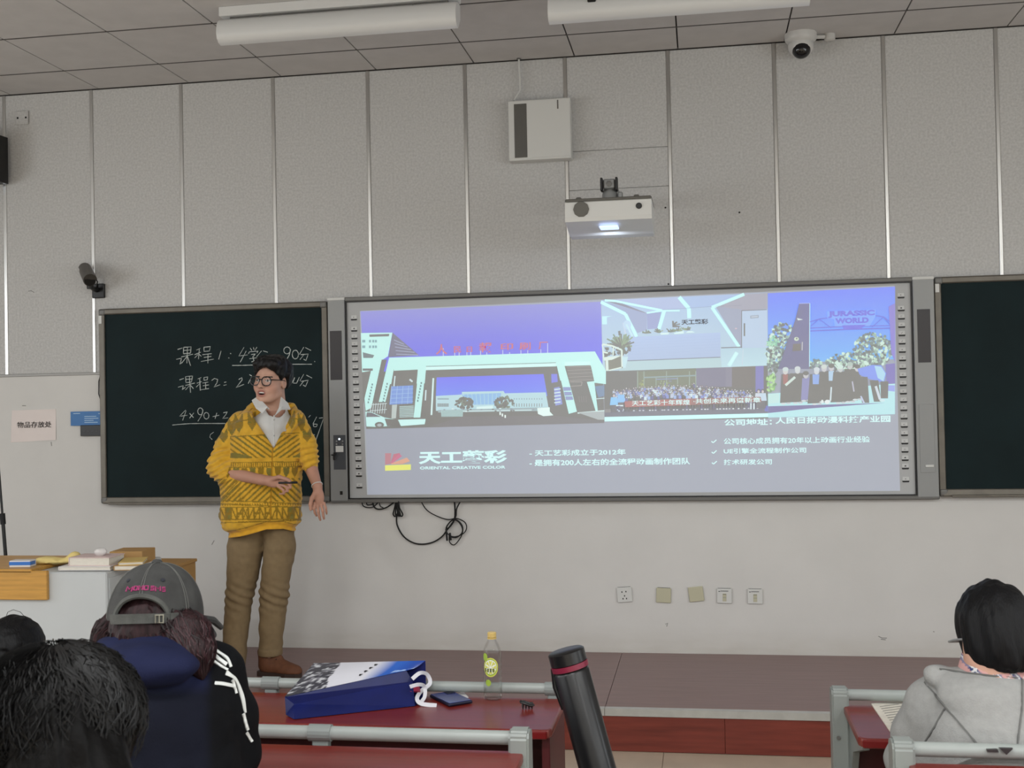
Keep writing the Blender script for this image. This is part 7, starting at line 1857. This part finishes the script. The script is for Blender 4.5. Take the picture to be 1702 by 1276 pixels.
for pts, wd_ in ((((357, 1080), (367, 1087), (378, 1094), (383, 1108)), 0.0058), (((355, 1088), (364, 1096), (376, 1104)), 0.0075), (((354, 1098), (366, 1106), (378, 1113)), 0.0045), (((355, 1135), (370, 1136), (387, 1139)), 0.0065),
               (((374, 1119), (388, 1124), (395, 1136), (401, 1158), (406, 1182)), 0.0058), (((376, 1115), (393, 1130), (404, 1158), (407, 1184)), 0.0042), (((386, 1130), (392, 1152)), 0.006), (((404, 1186), (408, 1203), (411, 1212)), 0.006), (((409, 1216), (414, 1226), (418, 1232)), 0.006)):
    lay_ribbon(wom_jacket, pts, wd_, 'white_stripe', M['white_tape'], wom, n=14)
lower_body((cc[0], Y1 - 0.04), STEP, 0.15, M['denim'], wom)

# ---- student in the grey hoodie
Y2 = -3.77
def K2_(px, py, dy=0.0): return ony(px, py, Y2 + dy)
gh = K2_(1655, 1043)
gm = thing('person', 'seated student in a grey hoodie with a plaid collar, seen from behind on the right', 'person', (float(gh[0]), float(gh[1]), 0.0))
GY = math.radians(28)                                    # looks down to the left
gF = np.array([-math.sin(GY) + 0.15, math.cos(GY), -0.30]); gF /= np.linalg.norm(gF); gR = np.cross(gF, [0, 0, 1]); gR /= np.linalg.norm(gR); gU = np.cross(gR, gF); GM = np.stack([gR, gF, gU], 1)
def gm_body(P):
    q = (P - gh) @ GM
    d = ell(q, (0, 0, 0.0), (0.076, 0.092, 0.098)); d = smin(d, ell(q, (0, 0.042, -0.060), (0.056, 0.054, 0.066)), 0.03)
    d = smin(d, ell(q, (0, 0.100, -0.045), (0.012, 0.016, 0.020)), 0.012)
    for s in (-1, 1): d = smin(d, ell(q, (0.079 * s, 0.0, -0.035), (0.010, 0.020, 0.030)), 0.005)
    d = smin(d, cone(P, gh + GM @ np.array([0, -0.02, -0.06]), K2_(1652, 1110, -0.03), 0.054, 0.058), 0.02)
    return smin(d, cone(P, K2_(1652, 1112, -0.03), K2_(1650, 1240, -0.05), 0.06, 0.10), 0.04)
implicit('body', gm_body, gh - np.array([0.17, 0.22, 0.34]), gh + np.array([0.17, 0.18, 0.13]), 0.007, M['skin2'], gm)
M['hair_bl'] = mat('straight_black_hair', (10, 10, 12), 0.5, noise=0.35, nscale=6, stretch=(24, 24, 2), bump=0.45, bscale=9, spec=0.18)
def gm_hair(P):
    q = (P - gh) @ GM
    d = ell(q, (0, -0.004, 0.004), (0.088, 0.103, 0.108)); d = smin(d, ell(q, (0, -0.040, -0.050), (0.076, 0.062, 0.082)), 0.03)
    n = 0.004 * vnoise(np.stack([q[:, 0], q[:, 1], 0.12 * q[:, 2]], -1), 90) + 0.005 * vnoise(np.stack([q[:, 0], q[:, 1], 0.2 * q[:, 2]], -1), 35)
    d = d + n * 0.8
    t = np.clip((q[:, 1] - 0.005) / 0.05, 0, 1)
    d = smin(d, ell(q, (-0.058, -0.005, -0.060), (0.030, 0.050, 0.060)) + n * 0.6, 0.02)
    d = smax(d, K2_(1655, 1099)[2] + 0.016 * t + 0.008 * vnoise(np.stack([q[:, 0], q[:, 1], 0 * q[:, 2]], -1), 80) - P[:, 2], 0.006)
    return smax(d, -ell(q, (0, 0.115, -0.06), (0.066, 0.080, 0.090)), 0.01)
implicit('hair', gm_hair, gh - 0.17, gh + 0.16, 0.0045, M['hair_bl'], gm, relax=0)
MB().tube([gh + GM @ np.array(p) for p in ((-0.083, 0.0, -0.022), (-0.082, 0.05, -0.018), (-0.074, 0.092, -0.018), (-0.03, 0.106, -0.018), (0.03, 0.106, -0.018), (0.074, 0.092, -0.018), (0.082, 0.0, -0.022))], 0.003, 6).build('glasses', M['silver'], gm, smooth=True)
M['hoodie'] = mat('heather_grey_fleece', (150, 150, 148), 0.95, noise=0.06, nscale=60, bump=0.35, bscale=240, spec=0.15)
def gm_hoodie(P):
    d = chain(P, [K2_(1655, 1196, -0.02), K2_(1650, 1240, -0.05), K2_(1645, 1330, -0.07), K2_(1645, 1420, -0.08)], [0.105, 0.155, 0.170, 0.175], 0.04)
    d = d + 0.2 * np.clip(np.abs(P[:, 1] - (Y2 - 0.03)) - 0.10, 0, 1)
    d = smin(d, cone(P, K2_(1560, 1168, 0.02), K2_(1750, 1160, 0.02), 0.066, 0.066), 0.06)
    d = smin(d, chain(P, [K2_(1552, 1172, 0.02), K2_(1524, 1222, 0.05), K2_(1510, 1262, 0.10), K2_(1560, 1210, 0.30)], [0.064, 0.060, 0.054, 0.040], 0.02), 0.03)
    d = smin(d, chain(P, [K2_(1750, 1165, 0.02), K2_(1780, 1262, 0.08), K2_(1700, 1235, 0.32)], [0.060, 0.054, 0.038], 0.02), 0.03)
    hd = smin(ell(P, K2_(1632, 1130, -0.035), (0.118, 0.066, 0.028)), ell(P, K2_(1645, 1160, -0.085), (0.112, 0.058, 0.050)), 0.03)
    hd = smin(hd, cone(P, K2_(1552, 1121, -0.02), K2_(1570, 1124, 0.05), 0.026, 0.026), 0.02)
    hd = smin(hd, ell(P, K2_(1640, 1190, -0.12), (0.075, 0.040, 0.055)), 0.03)
    d = smin(d, hd, 0.010)
    d = d + 0.004 * vnoise(P, 14) + 0.002 * vnoise(P * np.array([1, 1, 2.0]), 32)
    return smax(d, -cone(P, K2_(1655, 1040, 0.0), K2_(1653, 1106, -0.005), 0.078, 0.066), 0.008)
hc_ = K2_(1645, 1180)
implicit('hoodie', gm_hoodie, hc_ - np.array([0.34, 0.36, 0.42]), hc_ + np.array([0.34, 0.42, 0.17]), 0.007, M['hoodie'], gm, relax=1)
M['seam'] = mat('hoodie_seam', (104, 104, 102), 0.95)
for pts in (((1538, 1134), (1560, 1160), (1590, 1196), (1627, 1239)), ((1571, 1178), (1556, 1205), (1537, 1236)), ((1699, 1130), (1698, 1180), (1690, 1240)), ((1562, 1112), (1605, 1119), (1650, 1124), (1700, 1128))):
    lay_ribbon(gm_hoodie, pts, 0.0035, 'seam', M['seam'], gm, n=44, lift=0.0038)
# plaid collar
M['plaid'] = mat_attr('plaid_cotton', rough=0.85)
def gm_collar(P):
    a, b = K2_(1654, 1080, -0.005), K2_(1652, 1118, -0.02)
    d = np.abs(cone(P, a, b, 0.066, 0.076)) - 0.005
    return smax(smax(d, P[:, 2] - K2_(1654, 1084)[2] - 0.25 * (P[:, 1] - Y2), 0.003), K2_(1652, 1122)[2] - P[:, 2], 0.003)
def plaid_col(V):
    a = (V[:, 0] + V[:, 2] * 0.9) * 2 * math.pi / 0.040; b = (V[:, 0] - V[:, 2] * 0.9) * 2 * math.pi / 0.040
    c = np.tile(np.array(lin((196, 150, 146))), (len(V), 1)); A, B2_ = np.sin(a) > 0.1, np.sin(b) > 0.1
    c[A & B2_] = lin((40, 58, 104)); c[A & ~B2_] = lin((120, 116, 140)); c[(np.abs(np.sin(a / 2 + 0.6)) > 0.985) | (np.abs(np.sin(b / 2 + 0.6)) > 0.985)] = lin((206, 206, 206))
    return c
kc = K2_(1653, 1100)
implicit('shirt_collar', gm_collar, kc - np.array([0.11, 0.12, 0.05]), kc + np.array([0.11, 0.12, 0.06]), 0.0034, M['plaid'], gm, plaid_col, relax=1)
lower_body((gh[0] - 0.0, Y2 - 0.10), 0.0, -0.1, M['denim'], gm, zs=0.42)

# ---- dark head close by at the lower left
Y3 = -5.22
def K3_(px, py, dy=0.0): return ony(px, py, Y3 + dy)
ch = K3_(92, 1206)
cm = thing('person', 'person in black with a bowed dark head, nearest to the viewer at lower left', 'person', (float(ch[0]), float(ch[1]), 2 * STEP))
def cm_head(P):
    d = ell(P, ch, (0.086, 0.100, 0.088)); d = smin(d, ell(P, ch + np.array([0, 0.075, -0.050]), (0.056, 0.052, 0.062)), 0.03)
    d = smin(d, ell(P, ch + np.array([0, 0.125, -0.075]), (0.012, 0.014, 0.018)), 0.012)
    for s in (-1, 1): d = smin(d, ell(P, ch + np.array([0.088 * s, 0.03, -0.02]), (0.010, 0.026, 0.024)), 0.005)
    d = smin(d, cone(P, ch + np.array([0, -0.04, -0.05]), ch + np.array([0, -0.06, -0.16]), 0.056, 0.064), 0.02)
    return smin(d, cone(P, ch + np.array([0, -0.06, -0.16]), ch + np.array([0, -0.06, -0.42]), 0.07, 0.12), 0.04)
implicit('body', cm_head, ch - np.array([0.16, 0.2, 0.48]), ch + np.array([0.16, 0.2, 0.14]), 0.008, M['skin2'], cm)
M['hair_near'] = mat('tousled_black_hair', (8, 7, 7), 0.5, noise=0.4, nscale=30, bump=0.3, bscale=120, spec=0.10)
M['strand'] = mat('black_hair_strand', (10, 9, 9), 0.48, spec=0.22)
crown = ch + np.array([0.0, -0.02, 0.10])
def cm_hair(P):
    q = P - ch
    d = ell(q, (0, 0.0, 0.006), (0.112, 0.122, 0.104)); d = smin(d, ell(q, (0.03, -0.055, -0.080), (0.108, 0.080, 0.110)), 0.03)
    az = np.arctan2(q[:, 1] + 0.02, q[:, 0]); rr_ = np.sqrt(q[:, 0] ** 2 + (q[:, 1] + 0.02) ** 2)
    W = np.stack([np.cos(az) * 0.1, np.sin(az) * 0.1, 0.25 * rr_ + 0.08 * q[:, 2]], -1)
    d = d + 0.006 * vnoise(W, 60) + 0.004 * vnoise(W, 150) + 0.006 * vnoise(P, 22)
    return smax(d, -ell(q, (0, 0.17, -0.075), (0.07, 0.095, 0.085)), 0.01)
implicit('hair', cm_hair, ch - np.array([0.15, 0.17, 0.18]), ch + np.array([0.17, 0.16, 0.15]), 0.005, M['hair_near'], cm, relax=0)
hs = MB(); rh = random.Random(9)
for _ in range(1300):                                    # loose strands over the top of the head
    az = rh.uniform(0, 6.283); p0 = rh.uniform(0.15, 1.35); L = rh.uniform(0.35, 0.9); pts = []; cur = rh.uniform(-0.5, 0.5)
    for i in range(6):
        ph = p0 + L * i / 5; a = az + cur * (i / 5) ** 2
        off = 0.004 + rh.uniform(-0.001, 0.002) + (0.006 * i / 5 if rh.random() < 0.3 else 0)
        s = math.sin(ph)
        pts.append(ch + np.array([(0.112 + off) * s * math.cos(a), (0.122 + off) * s * math.sin(a), 0.006 + (0.104 + off) * math.cos(ph)]))
    hs.tube(pts, [0.0011, 0.0011, 0.001, 0.0009, 0.0007, 0.0003], 3, cap=False)
tag(hs.build('hair_strands', M['strand'], cm, smooth=True), kind='stuff')
M['black_cloth'] = mat('black_jacket', (15, 15, 17), 0.9, bump=0.25, bscale=240, noise=0.2, nscale=20, spec=0.12)
def cm_jacket(P):
    d = chain(P, [ch + np.array([0.0, -0.06, -0.20]), ch + np.array([0, -0.09, -0.34]), ch + np.array([0, -0.12, -0.58])], [0.12, 0.17, 0.18], 0.05)
    d = smin(d, cone(P, ch + np.array([-0.17, -0.05, -0.20]), ch + np.array([0.165, -0.05, -0.185]), 0.066, 0.066), 0.06)
    for s in (-1, 1): d = smin(d, chain(P, [ch + np.array([0.165 * s, -0.05, -0.19]), ch + np.array([0.20 * s, 0.02, -0.42]), ch + np.array([0.10 * s, 0.24, -0.33])], [0.062, 0.055, 0.040], 0.02), 0.03)
    d = smin(d, ell(P, ch + np.array([0, -0.10, -0.135]), (0.12, 0.06, 0.045)), 0.03)
    return d + 0.005 * vnoise(P, 14)
implicit('jacket', cm_jacket, ch - np.array([0.30, 0.34, 0.68]), ch + np.array([0.30, 0.34, -0.03]), 0.010, M['black_cloth'], cm, relax=1)
lower_body((ch[0], ch[1] - 0.10), 2 * STEP, 0.0, M['denim'], cm)

# ---- head at the left edge in front of it
Y4 = -3.72
def K4_(px, py, dy=0.0): return ony(px, py, Y4 + dy)
eh = K4_(22, 1075)
em = thing('person', 'person with black tied hair at the left edge, mostly hidden by the bowed head', 'person', (float(eh[0]), float(eh[1]), 0.0))
def em_head(P):
    q = P - eh
    d = ell(q, (0, 0, -0.01), (0.070, 0.086, 0.078)); d = smin(d, ell(q, (0, 0.05, -0.06), (0.054, 0.05, 0.062)), 0.03); d = smin(d, ell(q, (0, 0.10, -0.04), (0.012, 0.014, 0.018)), 0.01)
    for s in (-1, 1): d = smin(d, ell(q, (0.076 * s, 0.0, -0.02), (0.010, 0.020, 0.028)), 0.005)
    d = smin(d, cone(q, (0, -0.02, -0.06), (0, -0.04, -0.18), 0.05, 0.056), 0.02)
    return smin(d, cone(q, (0, -0.04, -0.18), (0, -0.04, -0.42), 0.06, 0.11), 0.04)
implicit('body', em_head, eh - np.array([0.14, 0.18, 0.46]), eh + np.array([0.14, 0.18, 0.12]), 0.008, M['skin2'], em)
def em_hair(P):
    q = P - eh
    d = ell(q, (0, -0.005, 0.0), (0.080, 0.098, 0.088)); d = smin(d, ell(q, (0, -0.085, -0.03), (0.035, 0.035, 0.04)), 0.015)
    W = np.stack([q[:, 0], q[:, 1] * 0.2, q[:, 2]], -1); d = d + 0.003 * vnoise(W, 110) + 0.003 * vnoise(W, 50)
    return smax(smax(d, -ell(q, (0, 0.12, -0.05), (0.064, 0.08, 0.085)), 0.01), -0.085 - q[:, 2], 0.01)
hr = implicit('hair', em_hair, eh - np.array([0.13, 0.16, 0.13]), eh + np.array([0.13, 0.14, 0.13]), 0.0045, M['hair_bl'], em, relax=0)
MB().tube([K4_(8, 1030), K4_(13, 1017), K4_(22, 1013), K4_(34, 1017), K4_(46, 1030)], 0.0008, 5).build('loose_strand', M['hair_bl'], hr, smooth=True)
def em_jacket(P):
    q = P - eh
    d = chain(q, [(0, -0.03, -0.22), (0, -0.03, -0.36), (0, -0.03, -0.62)], [0.11, 0.15, 0.16], 0.05); d = smin(d, cone(q, (-0.16, -0.03, -0.22), (0.16, -0.03, -0.22), 0.06, 0.06), 0.06)
    for s in (-1, 1): d = smin(d, chain(q, [(0.16 * s, -0.03, -0.22), (0.20 * s, 0.0, -0.44), (0.10 * s, 0.16, -0.38)], [0.058, 0.05, 0.038], 0.02), 0.03)
    return d + 0.004 * vnoise(P, 14)
implicit('jacket', em_jacket, eh - np.array([0.30, 0.30, 0.82]), eh + np.array([0.30, 0.28, -0.10]), 0.011, M['black_cloth'], em, relax=1)
lower_body((eh[0], eh[1] - 0.04), 0.0, 0.0, M['denim'], em, zs=0.42)
# plain bench seats under the two rear rows
M['bench'] = M['seat']
for bx0, bx1, by, zf, lab in ((2.0, 3.7, -4.62, STEP, 'wooden bench seat under the woman with the grey cap'), (2.75, 3.85, -5.36, 2 * STEP, 'wooden bench seat under the nearest bowed figure')):
    t = thing('bench_seat', lab, 'seat', ((bx0 + bx1) / 2, by, zf))
    MB().box(bx0, bx1, by - 0.19, by + 0.19, zf + 0.37, zf + 0.395, bev=0.006).build('seat', M['seat'], t)
    for x_ in (bx0 + 0.1, bx1 - 0.1): MB().box(x_ - 0.02, x_ + 0.02, by - 0.15, by + 0.15, zf, zf + 0.37, bev=0.004).build('leg', M['steel'], t)
